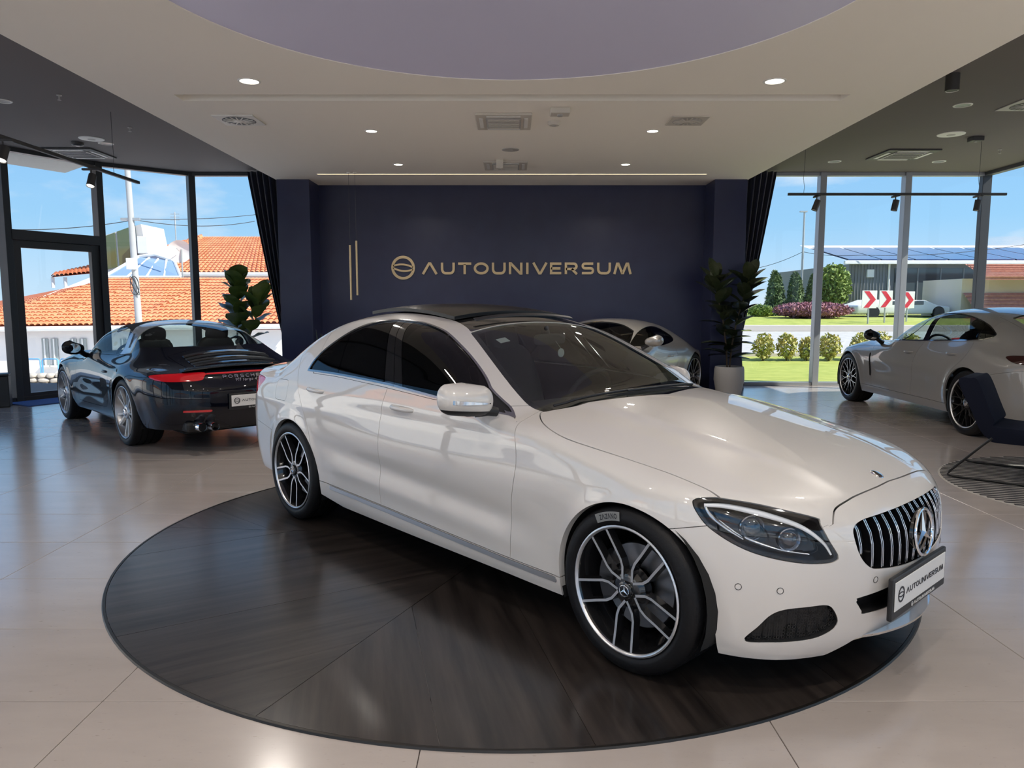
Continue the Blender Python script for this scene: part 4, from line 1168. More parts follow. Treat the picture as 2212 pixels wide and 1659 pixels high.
    # bonnet badge
    hb = MB(); hb.lathe([(.0, .006), (.018, .0055), (.026, .003), (.028, .0)], 28, 'z'); o = hb.build('hood_badge', MATS['chrome'], root, smooth=40); o.location = (.575, 0, S.T(np.array([.575]), np.array([.0]))[0] - .001); o.rotation_euler = (0, .42, 0)
    # parking sensors and towing cap
    def at_front(y, z):
        r = S.trace(np.array([2.0, 0, z]) + np.array([0, y, 0]), np.array([[-1.0, 0, 0]]))[0]; n_ = S.grad(r[None])[0]; return Vector(r), Vector(n_ / np.linalg.norm(n_))
    for (y, z) in ((.774, .438), (.681, .430), (.336, .436)):
        for sg in (1, -1):
            p, n_ = at_front(sg * y, z); u = n_.orthogonal().normalized(); v = n_.cross(u)
            mb = MB(); mb.rings([[tuple(p + n_ * d + (u * math.cos(t) + v * math.sin(t)) * r) for t in [2 * PI * k / 20 for k in range(20)]] for r, d in ((.0125, -.002), (.0125, .0012), (.0108, .0012), (.0108, -.004))], True, False, False)
            o = mb.build('parking_sensor', MATS['black plastic'], fb, smooth=30)
            mb = MB(); mb.rings([[tuple(p + n_ * d + (u * math.cos(t) + v * math.sin(t)) * r) for t in [2 * PI * k / 20 for k in range(20)]] for r, d in ((.0105, -.001), (.0095, .0012))], True, False, True); mb.build('sensor_cap', paint, fb, smooth=30)
    plate(root, (.772, -.035, .372), 1, 'white lettered plate in a black holder')
    # lower lip: chrome blade under the intake
    lip = MB(); R = []
    for k in range(25):
        y_ = -.44 + .88 * k / 24; x_ = .742 - .55 * (abs(y_) / .9) ** 2 - .12 * max(abs(y_) - .3, 0); z_ = .205 - .028 * max(abs(y_) - .34, 0) / .1
        R.append([(x_ - .06, y_, z_ - .006), (x_ + .018, y_, z_ - .004), (x_ + .020, y_, z_ + .006), (x_ - .06, y_, z_ + .008)])
    lip.rings(R); lip.build('lip_blade', MATS['chrome'], root, smooth=40, )
    # ---- mirrors
    for sg in (-1, 1):
        mc = Vector((-.835, sg * 1.015, 1.012)); mo = None
        def shell_(nm, z0, z1, m, par, grow=1.0):
            mb = MB(); R = []
            for j in range(13):
                t = z0 + (z1 - z0) * j / 12; ring = []
                for i in range(28):
                    a = 2 * PI * i / 28
                    ca, sa = math.cos(a), math.sin(a); e = .84
                    wy = .132 * grow; wx = (.088 if ca > 0 else .045) * grow
                    rr = (1 - abs(t) ** 2.3) ** .46
                    sh = .018 * t
                    x = wx * math.copysign(abs(ca) ** e, ca) * rr - .02 * math.copysign(abs(sa) ** e, sa) * sg
                    y = wy * math.copysign(abs(sa) ** e, sa) * (rr ** .6)
                    ring.append(tuple(mc + Vector((x, y, .076 * t * grow + .010 * (y * sg) / .12))))
                R.append(ring)
            mb.rings(R, True, True, True); return mb.build(nm, m, par, smooth=50)
        mo = shell_('side_mirror', -.62, 1.0, paint, root)
        mo['label'] = 'white mirror cap with chrome indicator strip'
        shell_('mirror_base', -1.0, -.63, MATS['black plastic'], mo)
        mb = MB(); mb.tube([(mc.x - .01, mc.y - sg * .07, mc.z - .06), (mc.x + .03, sg * .90, .955), (mc.x + .04, sg * .855, .945)], [.030, .026, .022], 10); mb.build('mirror_arm', MATS['black plastic'], mo, smooth=60)
        mb = MB(); R = []
        for k in range(11):
            t = k / 10; yy = -.085 + .185 * t
            xx = .087 * (1 - (abs(yy) / .125) ** 2.7) ** .5 - .02 * yy / .122 * .9; hh = .003 + .009 * t
            R.append([tuple(mc + Vector((xx - .003, sg * yy, -.010 + .010 * yy / .12 + q * hh))) for q in (-1, 1)] + [tuple(mc + Vector((xx + .005, sg * yy, -.010 + .010 * yy / .12 + q * hh * .8))) for q in (1, -1)])
        mb.rings(R); mb.build('indicator', MATS['chrome'], mo, smooth=50)
        mb = MB(); mb.box((mc.x - .040, mc.y, mc.z), (.004, .20, .105)); mb.build('mirror_glass', MATS['chrome'], mo, bevel=.001)
        if sg > 0:      # the far mirror is folded back against the window
            pv = Vector((mc.x + .035, .905, 0)); X_ = Matrix.Translation((-.17, 0, -.04)) @ Matrix.Translation(pv) @ Matrix.Rotation(math.radians(78), 4, 'Z') @ Matrix.Translation(-pv)
            for q in [mo] + list(mo.children): q.data.transform(X_)
            mo['label'] = 'white mirror folded back against the far window'
    # ---- handles
    for (x, z, par) in ((-1.525, .888, fd), (-2.505, .901, rd)):
        yy = S.S(np.array([x]), np.array([z]))[0]
        door_handle(par, x, yy - .004, z, .215, paint, -.02)
    # ---- sunroof glass slid up over the roof, wipers, cowl
    mb = MB()
    def roofz(x, y): return S.T(np.array([x]), np.array([abs(y)]))[0]
    def slab(x0, x1, yw, lift0, lift1, th):
        nx, ny = 8, 14
        for s_ in (0, 1):
            pass
        top = lambda u, v: (x0 + (x1 - x0) * u, yw * (2 * v - 1), roofz(x0 + (x1 - x0) * u, yw * (2 * v - 1)) + lift0 + (lift1 - lift0) * u + th)
        R = []
        for i in range(nx + 1):
            u = i / nx; ring = [top(u, j / ny) for j in range(ny + 1)] + [(lambda q: (q[0], q[1], q[2] - th))(top(u, 1 - j / ny)) for j in range(ny + 1)]
            R.append(ring)
        return R
    mb.rings(slab(-1.62, -2.50, .455, .004, .014, .020)); mb.build('sunroof_panel', mat('sunroof black', (.004, .004, .005), .22, spec=.22), root, smooth=40)
    mb = MB()
    mb.rings(slab(-1.49, -1.515, .40, .018, .024, .006)); 
    mb.build('wind_deflector', MATS['black plastic'], root)
    mb = MB(); mb.grid(lambda u, v: (-.40 - .34 * (2 * v - 1) ** 2 * .62 - .16 * u, .70 * (2 * v - 1), .955 - .03 * (2 * v - 1) ** 2 - .012 * u), 3, 16); mb.build('cowl_panel', MATS['black plastic'], root)
    for (y0, y1, xo) in ((.42, -.18, 0), (-.12, -.62, -.015)):
        mb = MB(); pts = []
        for k in range(9):
            y = y0 + (y1 - y0) * k / 8; x = -.565 - .20 * y * y + xo; pts.append((x, y, S.T(np.array([x]), np.array([abs(y)]))[0] + .012))
        mb.tube(pts, .006, 6); mb.build('wiper', MATS['black plastic'], root)
    # ---- cabin
    mb = MB(); mb.prism([(-1.30, .55), (-.62, .55), (-.56, .90), (-.80, .955), (-1.05, .93), (-1.20, .80)], -.74, .74, lambda x, y, z: (x, z, y)); mb.build('dashboard', MATS['dash plastic'], root, bevel=.03, smooth=40)
    steering_wheel(root, -1.33, .37, .86, MATS['black leather'])
    for y in (.37, -.37): car_seat(root, -1.72, y, .52, MATS['grey leather'], 1.05)
    mb = MB(); rounded(mb, (-2.55, 0, .55), (.52, 1.30, .18)); rounded(mb, (-2.86, 0, .88), (.16, 1.30, .60), rx=-.4); mb.build('rear_bench', MATS['grey leather'], root, smooth=60)
    for y in (.37, -.37): 
        mb = MB(); rounded(mb, (-2.98, y, 1.16), (.09, .27, .16), rx=-.4); mb.build('headrest', MATS['grey leather'], root, smooth=60)
    mb = MB(); mb.box((-1.7, 0, .33), (3.0, 1.5, .04)); mb.build('cabin_floor', MATS['black liner'], root)
    mb = MB(); mb.grid(lambda u, v: (-1.46 - 1.28 * u, .44 * (2 * v - 1), roofz(-1.46 - 1.28 * u, .44 * (2 * v - 1)) - .03), 8, 8); mb.build('headliner', MATS['grey leather'], root)
    mb = MB(); rounded(mb, (-1.30, .0, 1.235), (.035, .25, .068), p=4); o = mb.build('rear_view_mirror', MATS['dash plastic'], root, smooth=50)
    mb = MB(); mb.cyl((-1.31, 0, 1.26), (-1.33, 0, 1.31), .012); mb.build('mirror_stem', MATS['dash plastic'], o)
    tagm = mat('hanging tag paper', (.62, .64, .63), .6)
    mb = MB(); mb.lathe([(.001, .002), (.026, .002), (.026, -.002), (.001, -.002)], 24, 'x', (-1.275, .07, 1.155)); o2 = mb.build('round_tag', tagm, root)
    mb = MB(); mb.tube([(-1.28, .03, 1.225), (-1.276, .07, 1.18)], .0015, 5); mb.build('tag_string', tagm, o2)
    mb = MB(); xs, ys = -1.285, -.40
    mb.grid(lambda u, v: (xs + .045 * u, ys - .07 * (v - .5), S.T(np.array([xs + .045 * u]), np.array([abs(ys - .07 * (v - .5))]))[0] - .006), 2, 2); mb.build('windscreen_sticker', tagm, root)
    # ---- wheels and under-body
    wells_and_floor(root, ((-.003, .33), (-2.82, .325)), .362, .56, .872, -3.6, .55, .17, .62)
    wk = WheelKit(.331, .2585, .230, 'twin')
    # small star on each hub cap
    sm = MB(); sm.tube([(.022 * math.cos(t), .0005, .022 * math.sin(t)) for t in [2 * PI * k / 24 for k in range(24)]], .002, 6, True)
    for k in range(3):
        a = PI / 2 + k * 2 * PI / 3; sm.add([(.022 * math.cos(a), .0005, .022 * math.sin(a)), (.005 * math.cos(a + 1.05), .0005, .005 * math.sin(a + 1.05)), (0, .003, 0), (.005 * math.cos(a - 1.05), .0005, .005 * math.sin(a - 1.05))], [(0, 1, 2), (0, 2, 3)])
    sme = sm.mesh('hub_star'); sme.materials.append(MATS['chrome']); wk.cap.materials.clear(); wk.cap.materials.append(MATS['wheel black'])
    for (x, y) in ((0, .895), (0, -.895), (-2.84, .895), (-2.84, -.895)):
        w_ = wk.place(root, x, y, .331, 2.0); put('hub_star', sme, None, w_)
        if x == 0 and y < 0:
            # paper sticker on the tyre wall
            tm = MB(); tm.grid(lambda u, v: ((.276 + .036 * u) * math.cos(math.radians(62 + 24 * v)), .0095, (.276 + .036 * u) * math.sin(math.radians(62 + 24 * v))), 1, 8)
            so = tm.build('tyre_sticker', mat('tyre sticker', (.20, .21, .21), .7), w_)
            ang = 66.0
            for ch in 'ZAZANO':
                g = MB(); 
                def plc(a, b, k, A=ang): 
                    th = math.radians(A + a * 2.0); r = .284 + b * .020; return (r * math.cos(th), .0098 + k, r * math.sin(th))
                adv = letter(g, ch, .2, plc, .0006); g.build('letter', MATS['plate ink'], w_); ang += (adv + .15) * 2.0
    return root
def targa_shell():
    W_ = CS([1.0, .85, .6, .2, 0, -.5, -1.2, -1.7, -2.1, -2.45, -2.8, -3.1, -3.35, -3.6],
            [.58, .69, .81, .885, .893, .880, .882, .898, .918, .926, .914, .880, .83, .76])
    zs = [.10, .20, .30, .45, .58, .68, .76, .82, .87, .92, .97, 1.03, 1.10, 1.2, 1.3]
    a_ = [-.12, -.06, -.03, -.010, .0, -.004, -.018, -.040, -.075, -.105, -.128, -.155, -.19, -.26, -.36]
    f_ = [-.10, -.05, -.025, -.008, .0, -.006, -.030, -.075, -.13, -.18, -.22, -.26, -.30, -.37, -.45]
    r_ = [-.12, -.06, -.03, -.012, .0, -.002, -.022, -.062, -.125, -.18, -.215, -.245, -.28, -.34, -.42]
    q_ = [-.14, -.08, -.045, -.018, -.002, -.006, -.035, -.095, -.17, -.235, -.28, -.32, -.36, -.42, -.50]
    off = grid2([1.0, .3, -.35, -.7, -1.5, -2.0, -2.45, -2.9, -3.6], zs, [f_, f_, f_, a_, a_, r_, r_, q_, q_])
    def side(u, v):
        r = W_(u[:, 0])[:, None] + off(u, v)
        for cx, cz, R in ((0, .34, .375), (-2.45, .345, .385)):
            d = np.sqrt((u - cx) ** 2 + (v - cz) ** 2); r = r + .012 * bump(d - R, .06) * np.clip((v - .2) / .2, 0, 1)
        on = np.clip((-.5 - u) / .3, 0, 1) * np.clip((u + 1.9) / .3, 0, 1)
        return r - on * .012 * bump(v - .52, .10)
    hood = CS([1.0, .92, .8, .6, .3, 0, -.3, -.6, -1.2, -1.8, -2.3, -2.7, -3.0, -3.25, -3.42, -3.55],
              [.40, .52, .61, .69, .765, .82, .86, .885, .885, .875, .872, .862, .842, .805, .765, .70])
    green = CS([.4, 0, -.3, -.5, -.7, -.9, -1.1, -1.35, -1.6, -1.9, -2.15, -2.4, -2.65, -2.9, -3.15, -3.4, -3.6],
               [.30, .60, .78, .915, 1.045, 1.155, 1.228, 1.262, 1.264, 1.232, 1.178, 1.102, 1.015, .93, .85, .77, .69])
    def top(u, v):
        a = np.abs(v)
        lobe = .055 * bump(a - .66, .16) * np.clip((.75 - u) / .3, 0, 1) * np.clip((u + .55) / .3, 0, 1)
        hd = hood(u[:, 0])[:, None] - .045 * (a / .75) ** 3 + lobe - .03 * np.clip((u + .3) / .5, 0, 1) * (1 - (a / .7) ** 2).clip(0, 1) * .6
        ue = u + .22 * a ** 2 * np.clip((u + 1.7) / .6, 0, 1) - .10 * a ** 2 * np.clip((-1.6 - u) / .8, 0, 1)
        gr = green(ue.ravel()).reshape(ue.shape) - .040 * (a / .5) ** 2 - .012 * (a / .5) ** 4
        return smax(hd, gr, .05)
    nose = CS([.1, .2, .35, .5, .6, .7, .85], [.84, .92, .955, .95, .92, .86, .7])
    bow = CS([-.1, 0, .2, .4, .55, .65, .75, .85, .95], [0, 0, .02, .09, .19, .29, .43, .62, .9])
    tail = CS([.1, .2, .3, .42, .52, .62, .70, .76, .82, .95], [-3.35, -3.43, -3.49, -3.53, -3.535, -3.525, -3.50, -3.475, -3.43, -3.3])
    bowr = CS([-.1, 0, .2, .4, .6, .72, .82, .9, 1.0], [0, 0, .012, .05, .13, .22, .35, .52, .8])
    return Shell(side, top, lambda u, v: nose(v[0])[None, :] - bow(u[:, 0])[:, None], lambda u, v: tail(v[0])[None, :] + bowr(u[:, 0])[:, None],
                 (-3.58, 1.0, .99, .10, 1.30), kt=.07, kf=.10, kr=.07)

def pana_shell():
    W_ = CS([1.05, .9, .6, .2, 0, -.5, -1.2, -2.0, -2.6, -2.95, -3.3, -3.7, -3.95, -4.2],
            [.68, .78, .88, .945, .955, .945, .945, .95, .966, .968, .955, .905, .85, .78])
    zs = [.10, .20, .30, .45, .60, .72, .80, .86, .92, .98, 1.05, 1.15, 1.25, 1.35, 1.45]
    a_ = [-.12, -.06, -.035, -.018, -.004, .0, -.010, -.025, -.050, -.080, -.12, -.175, -.24, -.32, -.42]
    f_ = [-.10, -.05, -.025, -.008, .0, -.004, -.025, -.065, -.12, -.18, -.23, -.30, -.37, -.44, -.52]
    r_ = [-.12, -.06, -.03, -.012, .0, .0, -.010, -.030, -.065, -.11, -.165, -.23, -.30, -.37, -.45]
    q_ = [-.14, -.08, -.045, -.018, -.002, .0, -.012, -.045, -.10, -.17, -.235, -.31, -.38, -.45, -.53]
    off = grid2([1.05, .35, -.35, -.8, -1.8, -2.5, -2.95, -3.4, -4.2], zs, [f_, f_, f_, a_, a_, r_, r_, q_, q_])
    def side(u, v):
        r = W_(u[:, 0])[:, None] + off(u, v)
        for cx, cz, R in ((0, .36, .40), (-2.95, .36, .40)):
            d = np.sqrt((u - cx) ** 2 + (v - cz) ** 2); r = r + .012 * bump(d - R, .06) * np.clip((v - .2) / .2, 0, 1)
        on = np.clip((-.5 - u) / .3, 0, 1) * np.clip((u + 2.4) / .3, 0, 1)
        return r - on * .014 * bump(v - .52, .11)
    hood = CS([1.05, .98, .85, .6, .3, 0, -.3, -.7, -1.2, -2, -2.8, -3.3, -3.7, -3.95, -4.1],
              [.44, .56, .66, .755, .835, .892, .93, .955, .97, .985, 1.0, 1.0, .985, .955, .90])
    green = CS([.3, -.1, -.5, -.75, -1.0, -1.25, -1.5, -1.8, -2.1, -2.4, -2.7, -3.0, -3.3, -3.6, -3.8, -4.0, -4.2],
               [.42, .66, .89, 1.035, 1.17, 1.285, 1.360, 1.400, 1.412, 1.405, 1.377, 1.325, 1.252, 1.160, 1.09, 1.01, .93])
    def top(u, v):
        a = np.abs(v)
        lobe = .035 * bump(a - .70, .16) * np.clip((.85 - u) / .3, 0, 1) * np.clip((u + .6) / .3, 0, 1)
        hd = hood(u[:, 0])[:, None] - .05 * (a / .8) ** 3 + lobe
        ue = u + .22 * a ** 2 * np.clip((u + 2.2) / .6, 0, 1) - .14 * a ** 2 * np.clip((-2.0 - u) / .8, 0, 1)
        gr = green(ue.ravel()).reshape(ue.shape) - .036 * (a / .5) ** 2 - .010 * (a / .5) ** 4
        return smax(hd, gr, .05)
    nose = CS([.1, .2, .35, .5, .62, .72, .9], [.92, .98, 1.01, 1.005, .98, .93, .78])
    bow = CS([-.1, 0, .2, .4, .55, .7, .8, .9, 1.0], [0, 0, .018, .08, .16, .30, .44, .64, .9])
    tail = CS([.1, .2, .3, .45, .6, .75, .88, .95, 1.05, 1.2], [-3.9, -3.98, -4.05, -4.09, -4.095, -4.075, -4.06, -4.04, -3.98, -3.85])
    bowr = CS([-.1, 0, .2, .4, .6, .75, .85, .93, 1.02], [0, 0, .012, .05, .12, .22, .35, .50, .75])
    return Shell(side, top, lambda u, v: nose(v[0])[None, :] - bow(u[:, 0])[:, None], lambda u, v: tail(v[0])[None, :] + bowr(u[:, 0])[:, None],
                 (-4.15, 1.05, 1.02, .10, 1.44), kt=.075, kf=.10, kr=.08)

def coupe_shell():
    W_ = CS([1.0, .85, .55, .2, 0, -.5, -1.2, -1.7, -2.2, -2.6, -2.95, -3.2, -3.45, -3.7],
            [.60, .70, .83, .91, .925, .905, .895, .908, .935, .945, .91, .85, .77, .68])
    zs = [.10, .20, .30, .45, .58, .68, .76, .82, .87, .92, .97, 1.03, 1.10, 1.2, 1.3]
    a_ = [-.12, -.06, -.03, -.012, .0, -.004, -.014, -.030, -.055, -.085, -.118, -.155, -.20, -.28, -.38]
    f_ = [-.10, -.05, -.025, -.008, .0, -.006, -.030, -.075, -.13, -.18, -.22, -.26, -.30, -.37, -.45]
    r_ = [-.12, -.06, -.03, -.012, .0, -.004, -.022, -.055, -.105, -.165, -.22, -.26, -.30, -.37, -.45]
    q_ = [-.14, -.08, -.045, -.018, -.002, -.012, -.045, -.10, -.17, -.24, -.29, -.33, -.37, -.44, -.52]
    off = grid2([1.0, .3, -.35, -.7, -1.5, -2.1, -2.6, -3.0, -3.7], zs, [f_, f_, f_, a_, a_, r_, r_, q_, q_])
    def side(u, v):
        r = W_(u[:, 0])[:, None] + off(u, v)
        for cx, cz, R in ((0, .345, .38), (-2.62, .345, .385)):
            d = np.sqrt((u - cx) ** 2 + (v - cz) ** 2); r = r + .012 * bump(d - R, .06) * np.clip((v - .2) / .2, 0, 1)
        return r
    hood = CS([1.0, .92, .8, .6, .3, 0, -.3, -.6, -1.2, -1.8, -2.3, -2.8, -3.1, -3.35, -3.55, -3.68],
              [.42, .54, .63, .71, .785, .84, .88, .91, .905, .895, .885, .865, .84, .81, .77, .70])
    green = CS([.3, 0, -.4, -.65, -.85, -1.05, -1.3, -1.6, -1.9, -2.2, -2.5, -2.8, -3.1, -3.4, -3.7],
               [.35, .53, .77, .925, 1.045, 1.145, 1.235, 1.278, 1.275, 1.235, 1.16, 1.065, .965, .87, .78])
    def top(u, v):
        a = np.abs(v)
        hd = hood(u[:, 0])[:, None] - .05 * (a / .78) ** 3
        ue = u + .24 * a ** 2 * np.clip((u + 1.9) / .6, 0, 1) - .12 * a ** 2 * np.clip((-1.8 - u) / .8, 0, 1)
        gr = green(ue.ravel()).reshape(ue.shape) - .038 * (a / .5) ** 2 - .012 * (a / .5) ** 4
        return smax(hd, gr, .05) - .03 - .045 * np.clip((-1.3 - u) / 1.2, 0, 1)
    nose = CS([.1, .2, .35, .5, .6, .7, .85], [.84, .92, .955, .95, .92, .86, .7])
    bow = CS([-.1, 0, .2, .4, .55, .65, .75, .85, .95], [0, 0, .02, .09, .17, .25, .37, .55, .85])
    tail = CS([.1, .2, .3, .42, .55, .68, .80, .88, .95], [-3.3, -3.37, -3.42, -3.45, -3.46, -3.45, -3.42, -3.36, -3.28])
    bowr = CS([-.1, 0, .2, .4, .6, .72, .82, .9, 1.0], [0, 0, .012, .05, .13, .22, .35, .52, .8])
    return Shell(side, top, lambda u, v: nose(v[0])[None, :] - bow(u[:, 0])[:, None], lambda u, v: tail(v[0])[None, :] + bowr(u[:, 0])[:, None],
                 (-3.5, 1.0, 1.0, .10, 1.32), kt=.07, kf=.10, kr=.07)
def cut_bottom(M_, ZB): return split(M_, ZB(M_[0][:, 0]) - M_[0][:, 2])[0]
def yzp(pts): return [(abs(y), z) for y, z in pts]
def vz(pts): return [((-x - abs(y)) * .7071, z) for x, y, z in pts]

def mirror_pod(root, x, y, z, m, base_m, label=None, w=.12, h_=.07):
    for sg in (1, -1):
        mb = MB(); R = []
        for j in range(15):
            t = -1 + 2 * j / 14; rr = max(0.03, 1 - abs(t) ** 2.2) ** .5; ring = []
            for i in range(24):
                a = 2 * PI * i / 24; ca, sa = math.cos(a), math.sin(a)
                ring.append((x + (.10 if ca > 0 else .03) * math.copysign(abs(ca) ** .85, ca) * rr - .03 * sa * rr, sg * (y + w * math.copysign(abs(sa) ** .85, sa) * rr ** .8), z + h_ * t * (1 + .10 * sa) + .010 * sa))
            R.append(ring)
        mb.rings(R); o = mb.build('side_mirror', m, root, smooth=60)
        if label: o['label'] = label
        mb = MB(); mb.lathe([(.001, 0), (.72 * h_, 0)], 24, 'x', (0, 0, 0)); g = mb.build('mirror_glass', MATS['chrome'], o); g.location = (x - .031, sg * y, z); g.scale = (1, 1.3, 1)
        mb = MB(); mb.tube([(x + .02, sg * (y - w * .55), z - .035), (x + .04, sg * (y - w * .95), z - .075), (x + .06, sg * (y - w * 1.35), z - .10)], [.034, .030, .036], 10); mb.build('mirror_arm', base_m, o, smooth=60)

def build_targa():
    paint = mat('black paint', (.003, .004, .009), .3, spec=.05, coat=1.0, coat_rough=.01, coat_ior=1.45)
    silver = mat('silver paint', (.50, .51, .53), .30, .6, coat=1.0)
    root = empty('sports_car', (-5.035, 9.887, 0), 2.344, 'black sports car with a silver roll hoop and wide red rear light strip', 'car')
    S = targa_shell(); M_ = S.mesh(.018)
    M_ = cut_bottom(M_, LI([1, .3, 0, -.38, -2.07, -2.5, -2.8, -3.3, -3.6], [.17, .17, .19, .20, .20, .21, .225, .235, .245]))
    for a in ((0, .34, .362), (-2.45, .345, .374)): M_ = split(M_, arch(M_[0], *a))[0]
    # lights and strip
    tl = crv(vz([(-3.024, .847, .752), (-3.132, .784, .772), (-3.328, .445, .786), (-3.399, .458, .743), (-3.407, .514, .712), (-3.263, .735, .704), (-3.122, .826, .718)]), 6)
    tail, M_ = gapsplit(M_, lambda Q: only(polyd(VZ(Q), tl), Q[:, 0] < -2.9), .003)
    sp = np.array([(-.2, .772), (.445, .765), (.445, .779), (-.2, .788)])
    strip, M_ = gapsplit(M_, lambda Q: only(polyd(YZ(Q), sp), (Q[:, 0] < -3.1)), .002)
    fog = np.array([(.42, .405), (.66, .410), (.66, .432), (.42, .430)])
    fogp, M_ = gapsplit(M_, lambda Q: only(polyd(YZ(Q), fog), Q[:, 0] < -3.1), .002)
    # glasshouse
    xf = CS([.85, .88, 1.0, 1.1, 1.16, 1.20, 1.24, 1.264, 1.3], [-1.86, -1.87, -1.89, -1.86, -1.82, -1.74, -1.655, -1.62, -1.6])
    xr = CS([.85, .90, 1.0, 1.1, 1.16, 1.19, 1.215, 1.264, 1.3], [-2.19, -2.17, -2.135, -2.06, -1.98, -1.925, -1.905, -1.90, -1.90])
    above = lambda Q: Q[:, 2] > np.interp(-Q[:, 0], [0, .5, 1.0, 1.9, 2.2, 2.7], [.95, .90, .885, .897, .93, .985])
    hoop, M_ = gapsplit(M_, lambda Q: np.maximum.reduce([Q[:, 0] - xf(Q[:, 2]), xr(Q[:, 2]) - Q[:, 0], np.interp(-Q[:, 0], [1.8, 2.2], [.895, .925]) - Q[:, 2]]), .004)
    dlo = crv([(-.62, .892, 1), (-.80, 1.01), (-1.0, 1.115), (-1.2, 1.178), (-1.45, 1.196), (-1.66, 1.182), (-1.78, 1.145), (-1.86, 1.06), (-1.875, .96), (-1.862, .905, 1), (-1.2, .898)], 6)
    f_d = lambda Q: only(polyd(XZ(Q), dlo), np.abs(Q[:, 1]) > .45)
    side, M_ = split(M_, f_d(M_[0]))
    wsc = crv([(-.38, 0, 1), (-.43, .35), (-.55, .62), (-.62, .68, 1), (-.85, .605), (-1.04, .52, 1), (-1.08, .3), (-1.10, 0, 1), (-1.1, -.2, 1), (-.38, -.2, 1)], 6)
    ws, M_ = split(M_, only(polyd(XY(M_[0]), wsc), (M_[0][:, 2] > .84) & (M_[0][:, 0] > -1.3)))
    soft, M_ = gapsplit(M_, lambda Q: np.maximum.reduce([Q[:, 0] + 1.13 + .15 * np.abs(Q[:, 1]) ** 2 * 0, xf(Q[:, 2]) - Q[:, 0], 1.185 - Q[:, 2] - .02]), .004)
    xb = CS([0, .17, .334, .6, .73, .9], [-2.70, -2.68, -2.61, -2.43, -2.22, -1.9])
    rg, M_ = split(M_, np.maximum.reduce([M_[0][:, 0] - xr(M_[0][:, 2]), xb(np.abs(M_[0][:, 1])) - M_[0][:, 0], .93 - M_[0][:, 2]]))
    painted = M_
    # panels
    lid, M_ = gapsplit(M_, lambda Q: np.maximum.reduce([Q[:, 0] + 2.72 - .3 * Q[:, 1] ** 2 * 0 , -3.40 - Q[:, 0], np.abs(Q[:, 1]) - np.interp(-Q[:, 0], [2.6, 3.0, 3.4], [.56, .52, .47]), .60 + .17 - Q[:, 2]]), .004)
    bump_r, M_ = gapsplit(M_, lambda Q: np.maximum(Q[:, 2] - np.interp(-Q[:, 0], [2.55, 2.65, 3.02, 3.2, 3.6], [.698, .705, .746, .75, .76]), Q[:, 0] + 2.5), .003)
    bump_f, M_ = gapsplit(M_, lambda Q: np.maximum(Q[:, 2] - np.interp(Q[:, 0], [.2, .5, .9], [.60, .64, .66]), .28 - Q[:, 0]), .003)
    hood, M_ = gapsplit(M_, lambda Q: np.maximum.reduce([np.abs(Q[:, 1]) - np.interp(Q[:, 0], [-.5, .2, .9], [.66, .56, .42]), -.56 - Q[:, 0], .55 - Q[:, 2], Q[:, 0] - .86]), .004)
    dr = crv([(-.58, .88, 1), (-.60, .60), (-.60, .34), (-.64, .30), (-1.2, .306), (-1.70, .330), (-1.80, .37), (-1.90, .48), (-1.945, .62), (-1.965, .72), (-1.93, .82), (-1.87, .896, 1)], 6)
    door, M_ = gapsplit(M_, lambda Q: only(polyd(XZ(Q), dr), (np.abs(Q[:, 1]) > .5) & (Q[:, 2] < 1.0)), .004)
    fend, quart = gapsplit(M_, lambda Q: -.95 - Q[:, 0], .002)
    pan('rear_bumper', both(bump_r), paint, root, .02); pan('front_bumper', both(bump_f), paint, root, .02); pan('hood', both(hood), paint, root, .01)
    lo = pan('engine_lid', both(lid), paint, root, .01, 'black slatted engine lid')
    d_ = pan2('door', door, paint, root, .01); pan2('front_fender', fend, paint, root, .02); pan2('rear_fender', quart, paint, root, .02)
    pan('inner_body', both(shift(painted, -.018)), MATS['black liner'], root, 0)
    hp = pan('roll_hoop', both(shift(hoop, .004)), silver, root, .012, 'silver roll hoop with three slits')
    pan('soft_top', both(soft), mat('black canvas', (.010, .010, .011), .85, bump_=(300, .2)), root, .01, 'black fabric roof')
    cg = glass('clear car glass', (.72, .80, .78), .06)
    pan('windshield', both(ws), cg, root, 0); pan('rear_window', both(rg), cg, root, 0, 'large wrap-around rear window')
    pan2('door_window', shift(side, -.004), cg, d_, 0)
    pan2('tail_light', tail, MATS['red lens'], root, .02, 'red tail light'); pan('light_strip', both(strip), MATS['red lens'], root, .01, 'thin red light strip across the tail')
    pan2('reflector', fogp, MATS['red lens'], root, .01)
    # slits in the hoop
    for sg in (1, -1):
        for k in range(3):
            mb = MB(); pts = []
            for q in range(6):
                z = .98 + .15 * q / 5; x = xf(np.array([z]))[0] - .11 - .020 * k; y = S.S(np.array([x]), np.array([z]))[0] + .0045; pts.append((x, sg * y, z))
            mb.tube(pts, .0028, 5); mb.build('hoop_slit', MATS['black plastic'], hp)
    # louvres, raised spoiler blade
    for k in range(5):
        x = -2.84 - .072 * k
        mb = MB(); R = []
        for j in range(13):
            y = -.44 + .88 * j / 12; z = S.T(np.array([x]), np.array([abs(y)]))[0] + .004
            R.append([(x + .026, y, z + .012), (x - .026, y, z + .003), (x - .026, y, z - .008), (x + .026, y, z - .002)])
        mb.rings(R); mb.build('louvre', MATS['black plastic'] if k % 2 else MATS['black gloss'], lo, smooth=30)
    mb = MB(); R = []
    for j in range(17):
        y = -.60 + 1.2 * j / 16; x = -3.28 + .16 * y * y; z = S.T(np.array([x]), np.array([abs(y)]))[0] + .012
        R.append([(x + .07, y, z + .018), (x - .06, y, z + .012), (x - .07, y, z + .002), (x + .05, y, z - .015)])
    mb.rings(R); mb.build('rear_spoiler', paint, root, smooth=40)
